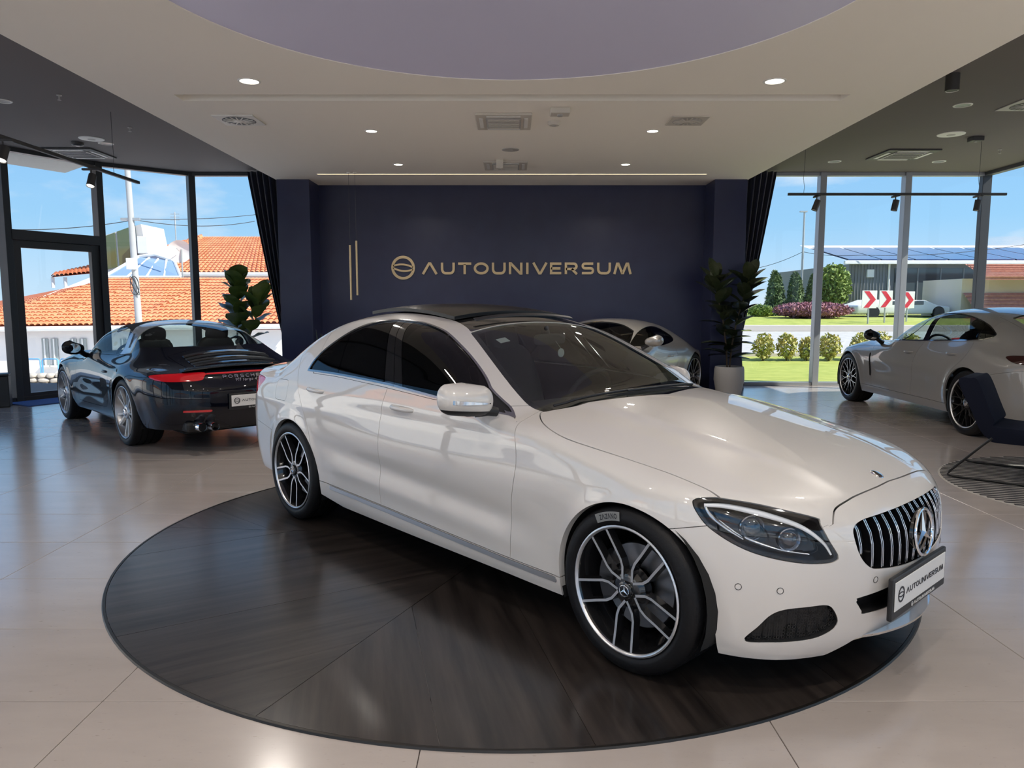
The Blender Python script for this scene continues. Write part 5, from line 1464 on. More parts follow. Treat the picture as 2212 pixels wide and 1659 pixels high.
    # lettering on the tail
    def tail_text(t, y0, z0, hh, w_, slant=0.0):
        a0 = y0
        for ch in t:
            if ch == ' ': a0 -= .45 * hh; continue
            g = MB()
            def plc(a, b, k, A=a0):
                y = A - (a + slant * b) * hh; z = z0 + b * hh; x = S.R(np.array([abs(y)]), np.array([z]))[0]; return (x - .001 - k, y, z)
            adv = letter(g, ch, w_, plc, .003); g.build('letter', MATS['chrome'], root)
            a0 -= (adv + (.55 if slant == 0 else .12)) * hh
    tail_text('PORSCHE', .30, .728, .030, .16)
    tail_text('911 targa 4S', .19, .694, .028, .12, .25)
    plate(root, (-3.548, 0, .505), -1, 'white lettered plate')
    for sg in (1, -1):
        for y in (.545, .435):
            mb = MB(); mb.lathe([(.040, -.02), (.046, .0), (.047, .10), (.041, .10), (.039, .0), (.039, -.015)], 24, 'x', (-3.545 + (.03 if y > .5 else .0), sg * y, .275)); mb.build('exhaust_pipe', MATS['chrome'], root, smooth=40)
    mb = MB(); mb.box((-3.27, 0, .265), (.26, 1.3, .10)); mb.build('diffuser', MATS['black plastic'], root, bevel=.03)
    mirror_pod(root, -.88, .955, .940, paint, paint, None, .125, .075)
    yy = S.S(np.array([-1.80]), np.array([.725]))[0]; door_handle(d_, -1.80, yy - .012, .725, .17, paint)
    # cabin
    mb = MB(); mb.prism([(-1.0, .5), (-.42, .5), (-.40, .80), (-.60, .865), (-.85, .85), (-.98, .74)], -.64, .64, lambda x, y, z: (x, z, y)); mb.build('dashboard', MATS['dash plastic'], root, bevel=.03)
    for y in (.36, -.36): car_seat(root, -1.38, y, .42, MATS['black leather'], .98, -.30)
    steering_wheel(root, -1.05, .36, .80, MATS['black leather'])
    mb = MB(); mb.box((-1.5, 0, .28), (2.2, 1.3, .04)); mb.build('cabin_floor', MATS['black liner'], root)
    mb = MB(); rounded(mb, (-2.2, 0, .72), (.75, 1.2, .36)); mb.build('rear_shelf', MATS['black leather'], root, smooth=60)
    wells_and_floor(root, ((0, .34), (-2.45, .345)), .376, .50, .865, -3.2, .75, .17, .60)
    fk = WheelKit(.340, .2715, .245, 'five'); rk = WheelKit(.345, .2715, .300, 'five')
    for sg in (1, -1): fk.place(root, 0, sg * .875, .340, 12); rk.place(root, -2.45, sg * .915, .345, -5)
    return root

def build_pana():
    paint = mat('grey paint', (.27, .26, .248), .30, coat=1.0, coat_rough=.012)
    root = empty('hatchback', (5.997, 11.07, 0), 1.5627, 'warm grey four-door sports hatchback parked nose to the right-hand window', 'car')
    S = pana_shell(); M_ = S.mesh(.019)
    M_ = cut_bottom(M_, LI([1, .3, 0, -.41, -2.55, -3.0, -3.35, -4.2], [.17, .17, .19, .20, .20, .21, .22, .24]))
    for a in ((0, .36, .392), (-2.95, .36, .395)): M_ = split(M_, arch(M_[0], *a))[0]
    tl = crv(vz([(-3.458, .87, .908), (-3.62, .81, .928), (-3.95, .55, .935), (-4.0, .45, .93), (-4.0, .45, .895), (-3.86, .74, .85), (-3.703, .846, .842), (-3.567, .877, .861)]), 6)
    tail, M_ = gapsplit(M_, lambda Q: only(polyd(VZ(Q), tl), Q[:, 0] < -3.2), .003)
    dlo = crv([(-.75, .955, 1), (-.95, 1.085), (-1.15, 1.185), (-1.4, 1.275), (-1.7, 1.325), (-2.05, 1.342), (-2.466, 1.302), (-2.842, 1.225), (-3.056, 1.137), (-3.07, 1.10), (-3.02, 1.072), (-2.844, 1.044), (-2.269, 1.013), (-1.756, .988), (-1.2, .968)], 6)
    f_d = lambda Q: only(polyd(XZ(Q), dlo), (np.abs(Q[:, 1]) > .45) & (Q[:, 2] > .88))
    side, M_ = split(M_, f_d(M_[0])); trim, side = split(side, -girth(side, f_d) - .013)
    wsc = crv([(-.50, 0, 1), (-.55, .35), (-.68, .64), (-.76, .70, 1), (-1.05, .65), (-1.35, .57), (-1.48, .53, 1), (-1.53, .3), (-1.55, 0, 1), (-1.55, -.2, 1), (-.5, -.2, 1)], 6)
    ws, M_ = split(M_, only(polyd(XY(M_[0]), wsc), (M_[0][:, 2] > .9) & (M_[0][:, 0] > -1.8)))
    rwc = crv([(-2.85, 0, 1), (-2.87, .3), (-2.92, .47, 1), (-3.3, .52), (-3.62, .53, 1), (-3.72, .3), (-3.75, 0, 1), (-3.75, -.2, 1), (-2.85, -.2, 1)], 6)
    rw, M_ = split(M_, only(polyd(XY(M_[0]), rwc), M_[0][:, 2] > 1.0))
    painted = M_
    sl, M_ = gapsplit(M_, lambda Q: only(polyd(XZ(Q), crv([(-.645, .755), (-.665, .765), (-.685, .755), (-.685, .46), (-.665, .45), (-.645, .46)], 4)), np.abs(Q[:, 1]) > .6), .003)
    xfd = CS([.3, .40, .64, .81, .93, 1.0], [-.69, -.695, -.722, -.712, -.62, -.55]); xmd = CS([.25, .31, .72, .98, 1.05], [-1.725, -1.728, -1.81, -1.90, -1.93]); xrd = CS([.25, .60, .734, .835, .93, 1.03, 1.1], [-2.56, -2.60, -2.73, -2.85, -2.88, -2.84, -2.80])
    hood, M_ = gapsplit(M_, lambda Q: np.maximum.reduce([np.abs(Q[:, 1]) - np.interp(Q[:, 0], [-.7, .2, .95], [.74, .64, .46]), -.72 - Q[:, 0], .60 - Q[:, 2], Q[:, 0] - .9, np.where(Q[:, 2] > 1.02, 1, -1)]), .004)
    bf, M_ = gapsplit(M_, lambda Q: np.maximum(Q[:, 2] - np.interp(Q[:, 0], [.25, .6, 1], [.66, .70, .72]), .30 - Q[:, 0]), .003)
    br, M_ = gapsplit(M_, lambda Q: np.maximum(Q[:, 2] - np.interp(-Q[:, 0], [3.2, 3.4, 3.7, 4.2], [.66, .72, .78, .80]), Q[:, 0] + 3.2), .003)
    hatch, M_ = gapsplit(M_, lambda Q: np.maximum.reduce([np.abs(Q[:, 1]) - np.interp(-Q[:, 0], [2.7, 3.2, 3.8, 4.1], [.52, .57, .62, .62]), Q[:, 0] + 2.80, .80 - Q[:, 2]]), .004)
    roof, M_ = gapsplit(M_, lambda Q: np.maximum.reduce([np.abs(Q[:, 1]) - .50, Q[:, 0] + 1.5, -2.85 - Q[:, 0], 1.2 - Q[:, 2]]), .003)
    zs_ = LI([-.3, -.45, -1.2, -2.5, -2.7], [.305, .305, .30, .30, .31])
    sill, M_ = gapsplit(M_, lambda Q: np.where((Q[:, 0] < -.3) & (Q[:, 0] > -2.7), Q[:, 2] - zs_(Q[:, 0]), .2), .004)
    rail, M_ = gapsplit(M_, lambda Q: only(np.maximum(np.interp(-Q[:, 0], [.7, 1.2, 2.3, 3.1], [.965, .975, 1.0, 1.05]) - Q[:, 2], np.maximum(Q[:, 0] + .70, -2.95 - Q[:, 0])), Q[:, 2] > .8), .002)
    fend, M_ = gapsplit(M_, lambda Q: xfd(Q[:, 2]) - Q[:, 0], .004); fdoor, M_ = gapsplit(M_, lambda Q: xmd(Q[:, 2]) - Q[:, 0], .004); rdoor, quart = gapsplit(M_, lambda Q: xrd(Q[:, 2]) - Q[:, 0], .004)
    pan('hood', both(hood), paint, root); pan('front_bumper', both(bf), paint, root, .02); pan('rear_bumper', both(br), paint, root, .02); pan('tailgate', both(hatch), paint, root); pan('roof', both(roof), paint, root)
    pan2('side_sill', sill, paint, root, .02); pan2('roof_rail', rail, paint, root); pan2('front_fender', fend, paint, root, .02); fd = pan2('front_door', fdoor, paint, root); rd = pan2('rear_door', rdoor, paint, root); pan2('quarter_panel', quart, paint, root, .02)
    pan2('side_vent', shift(sl, -.015), MATS['black plastic'], root, -.014)
    pan('inner_body', both(shift(painted, -.02)), MATS['black liner'], root, 0)
    cg = glass('clear car glass', (.72, .80, .78), .06); dg = glass('smoked car glass', (.30, .32, .32), .06)
    pan('windshield', both(ws), cg, root, 0); pan('rear_window', both(rw), dg, root, 0)
    cl = lambda x0, z0, x1, z1: (lambda Q: Q[:, 0] - (x0 + (x1 - x0) * (Q[:, 2] - z0) / (z1 - z0)))
    a, rest = gapsplit(side, cl(-2.78, 1.27, -2.86, 1.04), .006); b, rest = gapsplit(rest, cl(-1.86, 1.33, -1.94, 1.0), .004); c, d = gapsplit(rest, cl(-1.76, 1.33, -1.84, .99), .004)
    pan2('quarter_window', shift(a, -.004), dg, rd, 0); pan2('door_window', shift(b, -.004), dg, rd, 0); pan2('pillar_cover', shift(c, -.004), MATS['black gloss'], fd, 0); pan2('door_window', shift(d, -.004), cg, fd, 0)
    pan2('window_trim', shift(trim, .002), MATS['black gloss'], root, .006)
    low = split(trim, np.where(trim[0][:, 2] < np.interp(-trim[0][:, 0], [.7, 1.2, 2.3, 3.1], [.97, .985, 1.03, 1.09]), -1., 1.) * .01)[0]
    pan2('belt_chrome', shift(low, .005), MATS['chrome'], root, .004)
    pan2('tail_light', tail, mat('smoked lens', (.03, .004, .005), .1, coat=1.0), root, .02, 'dark tail light')
    for sg in (1, -1):
        mb = MB(); mb.lathe([(.05, -.02), (.058, .0), (.06, .12), (.052, .12), (.05, .0)], 24, 'x', (-4.07, sg * .62, .30)); mb.build('exhaust_pipe', MATS['chrome'], root, smooth=40)
    mirror_pod(root, -.86, 1.01, 1.02, MATS['black gloss'], MATS['black gloss'], 'black door mirror', .125, .072)
    for (x, z, par) in ((-1.666, .848, fd), (-2.60, .884, rd)):
        y = S.S(np.array([x]), np.array([z]))[0]; door_handle(par, x, y - .004, z, .21, paint)
    # raised rear spoiler
    mb = MB(); R = []
    for j in range(17):
        y = -.58 + 1.16 * j / 16; x = -3.70 + .12 * y * y; R.append([(x + .11, y, 1.205 - .03 * y * y), (x - .11, y, 1.225 - .03 * y * y), (x - .12, y, 1.21 - .03 * y * y), (x + .10, y, 1.185 - .03 * y * y)])
    mb.rings(R); mb.build('rear_spoiler', paint, root, smooth=40)
    mb = MB()
    for sg in (1, -1): mb.box((-3.68, sg * .35, 1.14), (.10, .03, .14))
    mb.build('spoiler_strut', MATS['black plastic'], root)
    mb = MB(); mb.prism([(-1.35, .5), (-.62, .5), (-.60, .88), (-.85, .93), (-1.15, .90), (-1.3, .78)], -.72, .72, lambda x, y, z: (x, z, y)); mb.build('dashboard', MATS['dash plastic'], root, bevel=.03)
    for y in (.38, -.38): car_seat(root, -1.85, y, .50, MATS['black leather'], 1.02); car_seat(root, -2.80, y, .50, MATS['black leather'], .98)
    steering_wheel(root, -1.42, .38, .88, MATS['black leather'])
    redm = mat('red cloth', (.65, .03, .04), .6); mb = MB(); rounded(mb, (-1.08, -.20, .97), (.34, .50, .06), p=2.4); mb.build('red_cloth', redm, root, smooth=60)
    mb = MB(); mb.box((-1.9, 0, .30), (3.0, 1.5, .04)); mb.build('cabin_floor', MATS['black liner'], root)
    wells_and_floor(root, ((0, .36), (-2.95, .36)), .40, .54, .925, -3.7, .8, .17, .66)
    fk = WheelKit(.363, .284, .270, 'mesh'); rk = WheelKit(.361, .284, .310, 'mesh')
    for sg in (1, -1): fk.place(root, 0, sg * .935, .363, 8); rk.place(root, -2.95, sg * .950, .361, 0)
    return root

def build_coupe():
    paint = mat('champagne paint', (.42, .40, .37), .30, .55, coat=1.0, coat_rough=.012)
    yaw = math.radians(-125)
    root = empty('coupe', (.595, 9.887, 0), yaw, 'champagne silver coupe half hidden behind the white car by the navy wall', 'car')
    S = coupe_shell(); M_ = S.mesh(.022)
    M_ = cut_bottom(M_, LI([1, .3, -.39, -2.22, -3.0, -3.6], [.17, .17, .19, .19, .22, .24]))
    for a in ((0, .345, .368), (-2.62, .345, .372)): M_ = split(M_, arch(M_[0], *a))[0]
    dlo = crv([(-.86, .870, 1), (-1.0, .955), (-1.2, 1.055), (-1.42, 1.12), (-1.64, 1.13), (-1.86, 1.10), (-2.03, 1.045), (-2.17, .975), (-2.13, .92), (-1.95, .885), (-1.6, .862), (-1.26, .858)], 6)
    f_d = lambda Q: only(polyd(XZ(Q), dlo), np.abs(Q[:, 1]) > .42)
    side, M_ = split(M_, f_d(M_[0]))
    wsc = crv([(-.50, 0, 1), (-.56, .35), (-.72, .60), (-.80, .655, 1), (-1.0, .615), (-1.18, .565, 1), (-1.24, .35), (-1.27, 0, 1), (-1.27, -.2, 1), (-.5, -.2, 1)], 6)
    ws, M_ = split(M_, only(polyd(XY(M_[0]), wsc), (M_[0][:, 2] > .8) & (M_[0][:, 0] > -1.5)))
    rwc = crv([(-2.1, 0, 1), (-2.12, .3), (-2.2, .45, 1), (-2.6, .48), (-2.8, .45, 1), (-2.85, 0, 1), (-2.85, -.2, 1), (-2.1, -.2, 1)], 6)
    rw, M_ = split(M_, only(polyd(XY(M_[0]), rwc), M_[0][:, 2] > .9))
    lampc = crv(uz([(.35, .80, .66), (.50, .74, .69), (.72, .58, .62), (.74, .56, .56), (.6, .68, .55), (.42, .79, .60)]), 6)
    lamp, M_ = gapsplit(M_, lambda Q: only(polyd(UZ(Q), lampc), Q[:, 0] > 0), .003)
    gr, M_ = gapsplit(M_, lambda Q: only(polyd(YZ(Q), crv([(-.2, .60, 1), (.30, .57), (.42, .50), (.40, .38), (.30, .30), (-.2, .29, 1)], 6)), Q[:, 0] > .4), .003)
    tl = crv([(2.02, .66), (2.2, .72), (2.34, .72), (2.34, .64), (2.2, .62)], 6)
    tail, M_ = gapsplit(M_, lambda Q: only(polyd(VZ(Q), tl), Q[:, 0] < -2.6), .003)
    painted = M_
    hood, M_ = gapsplit(M_, lambda Q: np.maximum.reduce([np.abs(Q[:, 1]) - np.interp(Q[:, 0], [-.7, .2, .85], [.66, .60, .44]), -.74 - Q[:, 0], .55 - Q[:, 2], Q[:, 0] - .82]), .004)
    xd = CS([.2, .3, .6, .88, .95], [-.66, -.66, -.64, -.72, -.8]); xe = CS([.2, .35, .6, .86, .95], [-1.75, -1.82, -1.95, -1.92, -1.9])
    door, M_ = gapsplit(M_, lambda Q: np.maximum.reduce([Q[:, 0] - xd(Q[:, 2]), xe(Q[:, 2]) - Q[:, 0], .28 - Q[:, 2], Q[:, 2] - .90]), .004)
    bf, M_ = gapsplit(M_, lambda Q: np.maximum(Q[:, 2] - .60, .28 - Q[:, 0]), .003); br, M_ = gapsplit(M_, lambda Q: np.maximum(Q[:, 2] - .60, Q[:, 0] + 2.9), .003)
    fend, body = gapsplit(M_, lambda Q: np.maximum(-.66 - Q[:, 0], Q[:, 2] - .95), .002)
    pan('hood', both(hood), paint, root); d_ = pan2('door', door, paint, root); pan('front_bumper', both(bf), paint, root, .02); pan('rear_bumper', both(br), paint, root, .02); pan2('front_fender', fend, paint, root, .02); pan('body_shell', both(body), paint, root, .02)
    pan('inner_body', both(shift(painted, -.02)), MATS['black liner'], root, 0)
    dg = glass('dark car glass', (.12, .13, .13), .05)
    pan('windshield', both(ws), glass('grey car glass', (.35, .38, .37), .05), root, 0); pan('rear_window', both(rw), dg, root, 0)
    a, b = gapsplit(side, lambda Q: Q[:, 0] + 1.93 + .25 * (Q[:, 2] - .9), .006); pan2('quarter_window', shift(a, -.004), dg, root, 0); pan2('door_window', shift(b, -.004), dg, d_, 0)
    pan2('headlight', lamp, MATS['lamp lens'], root, .03); pan2('headlight_bowl', shift(lamp, -.05), MATS['lamp silver'], root, 0); pan('grille', both(shift(gr, -.03)), MATS['black plastic'], root, -.028); pan2('tail_light', tail, MATS['red lens'], root, .02)
    mirror_pod(root, -.95, .985, .945, paint, MATS['black gloss'], None, .12, .075)
    y = S.S(np.array([-1.72]), np.array([.70]))[0]; door_handle(d_, -1.72, y - .004, .70, .19, paint)
    mb = MB(); mb.prism([(-1.1, .5), (-.5, .5), (-.5, .80), (-.7, .85), (-.95, .82), (-1.08, .72)], -.64, .64, lambda x, y, z: (x, z, y)); mb.build('dashboard', MATS['dash plastic'], root, bevel=.03)
    for y in (.36, -.36): car_seat(root, -1.55, y, .40, MATS['black leather'], .98)
    steering_wheel(root, -1.2, .36, .78, MATS['black leather'])
    mb = MB(); mb.box((-1.6, 0, .28), (2.2, 1.3, .04)); mb.build('cabin_floor', MATS['black liner'], root)
    wells_and_floor(root, ((0, .345), (-2.62, .345)), .376, .52, .885, -3.2, .75, .17, .60)
    fk = WheelKit(.345, .2715, .26, 'dark')
    for sg in (1, -1): fk.place(root, 0, sg * .90, .345); fk.place(root, -2.62, sg * .92, .345)
    return root
build_sedan(); build_targa(); build_pana(); build_coupe()
# ------------------------------------------------------------------ wall sign and gold accents
sign = empty('wall_sign', (0, 12.66, 2.05), 0, 'gold raised lettering with a ring logo on the navy wall', 'sign')
T_ = 'AUTOUNIVERSUM'; hh = .193; W0 = 3.53; tw = text_width(T_, .20); sx_ = W0 / tw; a0 = -1.514
for ch in T_:
    g = MB(); adv = letter(g, ch, .215, lambda a, b, k, A=a0: (A + a * sx_, -.004 - k, -.096 + b * hh), .022)
    g.build('letter', M_gold, sign); a0 += (adv + .20) * sx_
g = MB(); logo_shape(g, lambda a, b, k: (-1.842 + .2 * a, -.004 - k, .012 + .2 * b), .022, .15); g.build('ring_logo', M_gold, sign)
M_wire = mat('thin wire', (.03, .03, .03), .5)
for (x, za, zb, lab) in ((-2.475, 1.515, 2.345, 'left and lower of two slim gold hanging bars'), (-2.378, 1.585, 2.41, 'right and higher of two slim gold hanging bars')):
    r = empty('pendant_bar', (x, 11.45, za), 0, lab, 'lamp', 'gold hanging bars by the navy wall')
    mb = MB(); mb.cyl((0, 0, 0), (0, 0, zb - za), .016, n=14); mb.build('bar', M_gold, r, smooth=40)
    mb = MB(); mb.cyl((0, 0, zb - za), (0, 0, ZC - za), .0018, n=5); mb.build('wire', M_wire, r)
    mb = MB(); mb.cyl((0, 0, ZC - za - .012), (0, 0, ZC - za), .03, n=16); mb.build('canopy_cap', M_white, r)
ld = empty('led_strip', (0, 11.56, ZC), 0, 'thin warm light strip along the ceiling before the navy wall', 'light')
mb = MB(); mb.box((0, 0, -.004), (5.96, .034, .012)); mb.build('profile', M_white, ld)
mb = MB(); mb.box((0, 0, -.011), (5.94, .024, .004)); mb.build('diffuser', lamp_mat('warm led', (1.0, .74, .45), 1.7), ld)

# ------------------------------------------------------------------ ceiling lights and machines
M_ring = mat('fixture white', (.74, .72, .68), .5)
M_lampface = lamp_mat('downlight face', (1.0, .93, .80), 6.0)
def downlight(x, y, z, r, label, power=0.0, group='downlights in the white ceiling', lit=True, ring_m=None, spot=None):
    o = empty('downlight', (x, y, z), 0, label, 'light', group)
    mb = MB(); mb.lathe([(r * .82, -.001), (r * .86, -.006), (r, -.006), (r * 1.04, .0)], 40, 'z'); mb.build('trim_ring', ring_m or M_ring, o, smooth=40)
    mb = MB(); mb.lathe([(.0, -.002), (r * .84, -.002)], 40, 'z'); mb.build('lamp_face', M_lampface if lit else mat('dark lens', (.03, .03, .03), .3), o)
    if power:
        ld_ = bpy.data.lights.new('downlight_beam', 'AREA'); ld_.shape = 'DISK'; ld_.size = r * 1.6; ld_.energy = power; ld_.color = (1.0, .93, .85); ld_.spread = math.radians(150)
        lo = bpy.data.objects.new('downlight_beam', ld_); link(lo, o); lo.location = (0, 0, -.012)
    return o
PW = 17
names = {(-2.35, 6.86): 'lit downlight left of the round opening', (2.35, 6.86): 'lit downlight right of the round opening', (-1.62, 8.77): 'lit downlight left of the middle ceiling cassette', (1.62, 8.77): 'lit downlight right of the middle ceiling cassette', (-1.62, 10.81): 'lit downlight above the left end of the sign', (1.62, 10.81): 'lit downlight above the right end of the sign'}
for (x, y), lab in names.items(): downlight(x, y, ZC, .098 if y < 8 else .075, lab, PW)
for (x, y) in ((-3.0, 4.5), (3.0, 4.5), (-2.35, 1.6), (2.35, 1.6), (0, .8), (-1.62, -.6), (1.62, -.6), (0, -2.2), (-2.9, -2.2), (2.9, -2.2)):
    downlight(x, y, ZC, .098, 'downlight in the white ceiling above or behind the viewer', PW)

def cassette(x, y, z, w, l, label, m, dark):
    o = empty('air_cassette', (x, y, z), 0, label, 'air conditioner')
    mb = MB(); mb.box((0, 0, -.012), (w, l, .024)); mb.build('frame', m, o, bevel=.008)
    mb = MB(); mb.box((0, 0, -.030), (w * .62, l * .62, .014)); mb.build('grille_panel', dark, o, bevel=.006)
    for k in range(7):
        mb = MB(); mb.box((0, -l * .26 + l * .52 * k / 6, -.039), (w * .56, .012, .006)); mb.build('grille_slat', m, o)
    for sx in (-1, 1):
        mb = MB(); mb.box((sx * w * .40, 0, -.028), (w * .07, l * .60, .008)); mb.build('flap', M_ring, o, bevel=.003)
        mb = MB(); mb.box((0, sx * l * .40, -.028), (w * .60, l * .07, .008)); mb.build('flap', M_ring, o, bevel=.003)
    return o
M_fix = mat('fixture cream', (.60, .555, .49), .55); M_fixd = mat('fixture dark', (.045, .043, .043), .5); M_fixg = mat('fixture grey', (.42, .40, .38), .5)
cassette(-.09, 8.29, ZC, .60, .68, 'white ceiling cassette nearest the viewer', M_fix, M_fixg)
cassette(-.09, 10.85, ZC, .62, .62, 'white ceiling cassette nearer the navy wall', M_fix, M_fixg)
cassette(-6.55, 11.50, ZD, .74, .74, 'black framed ceiling cassette in the dark ceiling on the left', M_fixd, M_fixg)
cassette(5.97, 11.60, ZD, .78, .76, 'black framed ceiling cassette in the dark ceiling on the right', M_fixd, M_fixg)

def diffuser(x, y, z, s, label, m, dark):
    o = empty('air_diffuser', (x, y, z), 0, label, 'vent')
    mb = MB(); mb.box((0, 0, -.006), (s, s, .012)); mb.build('plate', m, o, bevel=.003)
    mb = MB(); mb.lathe([(.0, -.0135), (s * .40, -.0135)], 40, 'z'); mb.build('swirl_disc', dark, o)
    for k in range(16):
        a = 2 * PI * k / 16; mb = MB(); mb.box((s * .25, 0, -.016), (s * .24, .012, .006)); q = mb.build('vane', m, o); q.rotation_euler = (0, 0, a + .15)
    mb = MB(); mb.lathe([(.0, -.022), (s * .13, -.020), (s * .15, -.014)], 32, 'z'); mb.build('hub', m, o, smooth=40)
diffuser(-2.95, 8.25, ZC, .44, 'square swirl vent in the white ceiling, left one', M_ring, M_fixd)
diffuser(1.90, 8.27, ZC, .40, 'square swirl vent in the white ceiling, right one', M_fix, M_fixg)
diffuser(5.95, 8.80, ZD, .48, 'swirl vent in the dark ceiling at the right edge', M_fixg, M_fixd)
def puck(name, x, y, z, r, h_, label, cat, m, group=None):
    o = empty(name, (x, y, z), 0, label, cat, group)
    mb = MB(); mb.lathe([(.0, -h_), (r * .75, -h_), (r, -h_ * .6), (r * 1.02, 0)], 28, 'z'); mb.build('housing', m, o, smooth=40)
    mb = MB(); mb.lathe([(.0, -h_ - .006), (r * .3, -h_ - .004), (r * .34, -h_ + .002)], 20, 'z'); mb.build('sensor', M_fixg, o, smooth=40)
    return o
puck('smoke_detector', .46, 8.32, ZC, .07, .045, 'round smoke detector right of the nearer white cassette', 'detector', M_fix)
puck('ceiling_speaker', -.02, 9.79, ZC, .11, .012, 'flat round speaker between the two white cassettes', 'speaker', M_fixg)
puck('ceiling_speaker', -5.83, 10.55, ZD, .16, .012, 'larger pale round speaker in the left dark ceiling', 'speaker', M_ring)
puck('smoke_detector', -6.17, 10.8, ZD, .08, .05, 'black round detector in the left dark ceiling', 'detector', M_fixd)
puck('ceiling_speaker', 5.93, 10.28, ZD, .17, .012, 'pale round speaker in the right dark ceiling', 'speaker', M_ring)
for (x, y, g) in ((-4.97, 8.4, 'sprinkler head in the left dark ceiling, nearer one'), (-4.96, 9.89, 'sprinkler head in the left dark ceiling, farther one'), (7.24, 11.27, 'sprinkler head in the right dark ceiling')):
    o = empty('sprinkler', (x, y, ZD), 0, g, 'sprinkler'); mb = MB(); mb.lathe([(.028, 0), (.028, -.008), (.008, -.012), (.008, -.05), (.02, -.055), (.0, -.058)], 16, 'z'); mb.build('head', M_fixg, o, smooth=40)
for (x, y, lab) in ((-5.80, 10.86, 'dark downlight beside the pale speaker, left ceiling'), (-5.76, 8.64, 'dark downlight in the left ceiling at the frame edge'), (5.19, 12.2, 'unlit downlight near the right windows, left one'), (6.87, 12.2, 'unlit downlight near the right windows, right one'), (5.20, 8.82, 'unlit downlight in the right dark ceiling, nearest one')):
    downlight(x, y, ZD, .10, lab, 0, 'unlit downlights in the dark ceilings', False)
o = empty('ceiling_box', (.49, 7.80, ZC), 0, 'small white box with a nozzle under the white ceiling', 'sensor'); mb = MB(); mb.box((0, 0, -.03), (.20, .16, .06)); mb.build('body', M_fix, o, bevel=.008); mb = MB(); mb.cyl((0, 0, -.06), (0, 0, -.075), .03); mb.build('nozzle', M_fixg, o)
o = empty('ceiling_box', (-.17, 10.47, ZC), 0, 'small cream stub hanging before the farther cassette', 'sensor'); mb = MB(); mb.box((0, 0, -.06), (.10, .08, .12)); mb.build('body', M_fix, o, bevel=.008); mb = MB(); mb.cyl((0, 0, -.12), (0, 0, -.13), .025); mb.build('nozzle', M_fixg, o)
o = empty('ceiling_box', (6.37, 10.45, ZD), 0, 'small dark box under the right ceiling beside the pale speaker', 'sensor'); mb = MB(); mb.box((0, 0, -.03), (.16, .14, .06)); mb.build('body', M_fixd, o, bevel=.008); mb = MB(); mb.cyl((0, 0, -.06), (0, 0, -.068), .02); mb.build('nozzle', M_fixg, o)
o = empty('surface_downlight', (4.40, 7.66, ZD), 0, 'black cylinder lamp under the right dark ceiling', 'lamp'); mb = MB(); mb.cyl((0, 0, 0), (0, 0, -.16), .065, n=28); mb.build('can', M_fixd, o, smooth=40); mb = MB(); mb.lathe([(.0, -.158), (.05, -.158), (.058, -.164)], 28, 'z'); mb.build('lens', M_ring, o)

# ------------------------------------------------------------------ track lights
def track(name, p, q, label, heads, cap=(), drops=()):
    o = empty(name, p, math.atan2(q[1] - p[1], q[0] - p[0]), label, 'track light'); Ln = math.hypot(q[0] - p[0], q[1] - p[1])
    mb = MB(); mb.box((Ln / 2, 0, 0), (Ln, .038, .036)); mb.build('rail', M_fixd, o, bevel=.003)
    for x in drops:
        mb = MB(); pts = [(x, 0, .018), (x + .01, .0, .10), (x - .012, 0, .22), (x, 0, .35), (x, 0, ZD - p[2])]; mb.tube(pts, .003, 5); mb.build('wire', M_wire, o)
    return o
def spot(x, y, z, az, tilt, label, lit):
    o = empty('spot_lamp', (x, y, z), az, label, 'spotlight', 'spot lamps on the tracks')
    mb = MB(); mb.box((0, 0, -.012), (.20, .034, .024)); mb.build('adapter', M_fixd, o, bevel=.003)
    mb = MB(); mb.cyl((0, 0, -.02), (0, 0, -.085), .009, n=10); mb.build('stem', M_fixd, o)
    d = Vector((0, math.sin(tilt), -math.cos(tilt))); c = Vector((0, 0, -.13)); a = c - d * .065; b = c + d * .085
    mb = MB(); mb.cyl(tuple(a), tuple(b), .043, n=24, caps=False); mb.cyl(tuple(a), tuple(a + d * .004), .043, n=24); mb.build('can', M_fixd, o, smooth=40)
    mb = MB(); mb.cyl(tuple(b - d * .012), tuple(b - d * .008), .038, n=24); mb.build('lens', lamp_mat('spot face', (1, .93, .80), 4.0) if lit else M_ring, o)
track('track_rail', (-4.80, 9.72, 3.0), (-4.72, 3.0, 3.0), 'black track rail hanging below the left dark ceiling', 2, drops=(.6, 3.5))
spot(-4.79, 8.62, 2.985, 0, -.45, 'black spotlight farther along the left track', True); spot(-4.77, 7.12, 2.985, 0, -.45, 'black spotlight nearer the frame edge on the left track', True)
track('track_rail', (3.92, 10.72, 3.0), (7.02, 10.72, 3.0), 'black track rail hung before the right windows', 3, drops=(.22, 2.7))
for x, t, lab in ((4.33, .35, 'first black spotlight from the left on the right track'), (5.45, -.2, 'middle black spotlight on the right track'), (6.62, -.15, 'last black spotlight on the right track')): spot(x, 10.72, 2.985, PI / 2 if t > 0 else -PI / 2, t, lab, False)

# ------------------------------------------------------------------ curtains
def curtain(x_in, sgn, label):
    mb = MB(); nz, nx = 40, 60
    def fn(u, v):
        z = .02 + 3.69 * v
        w = .10 + (.70 - .10) * max(0, min(1, (z - .55) / 3.1)) ** .85 if z > .9 else .16 + .12 * (.9 - z)
        x = x_in + sgn * w * u; y = 12.98 + .045 * math.sin(u * PI * 13) * (.45 + .55 * v) + .02 * math.sin(u * 9)
        return (x, y, z)
    mb.grid(fn, nx, nz)
    o = mb.build('curtain', M_curt, smooth=60); tag(o, label, 'curtain', 'navy curtains'); sm = o.modifiers.new('thickness', 'SOLIDIFY'); sm.thickness = .006
curtain(-3.84, -1, 'navy curtain gathered beside the left pillar'); curtain(3.84, 1, 'navy curtain gathered beside the right pillar')

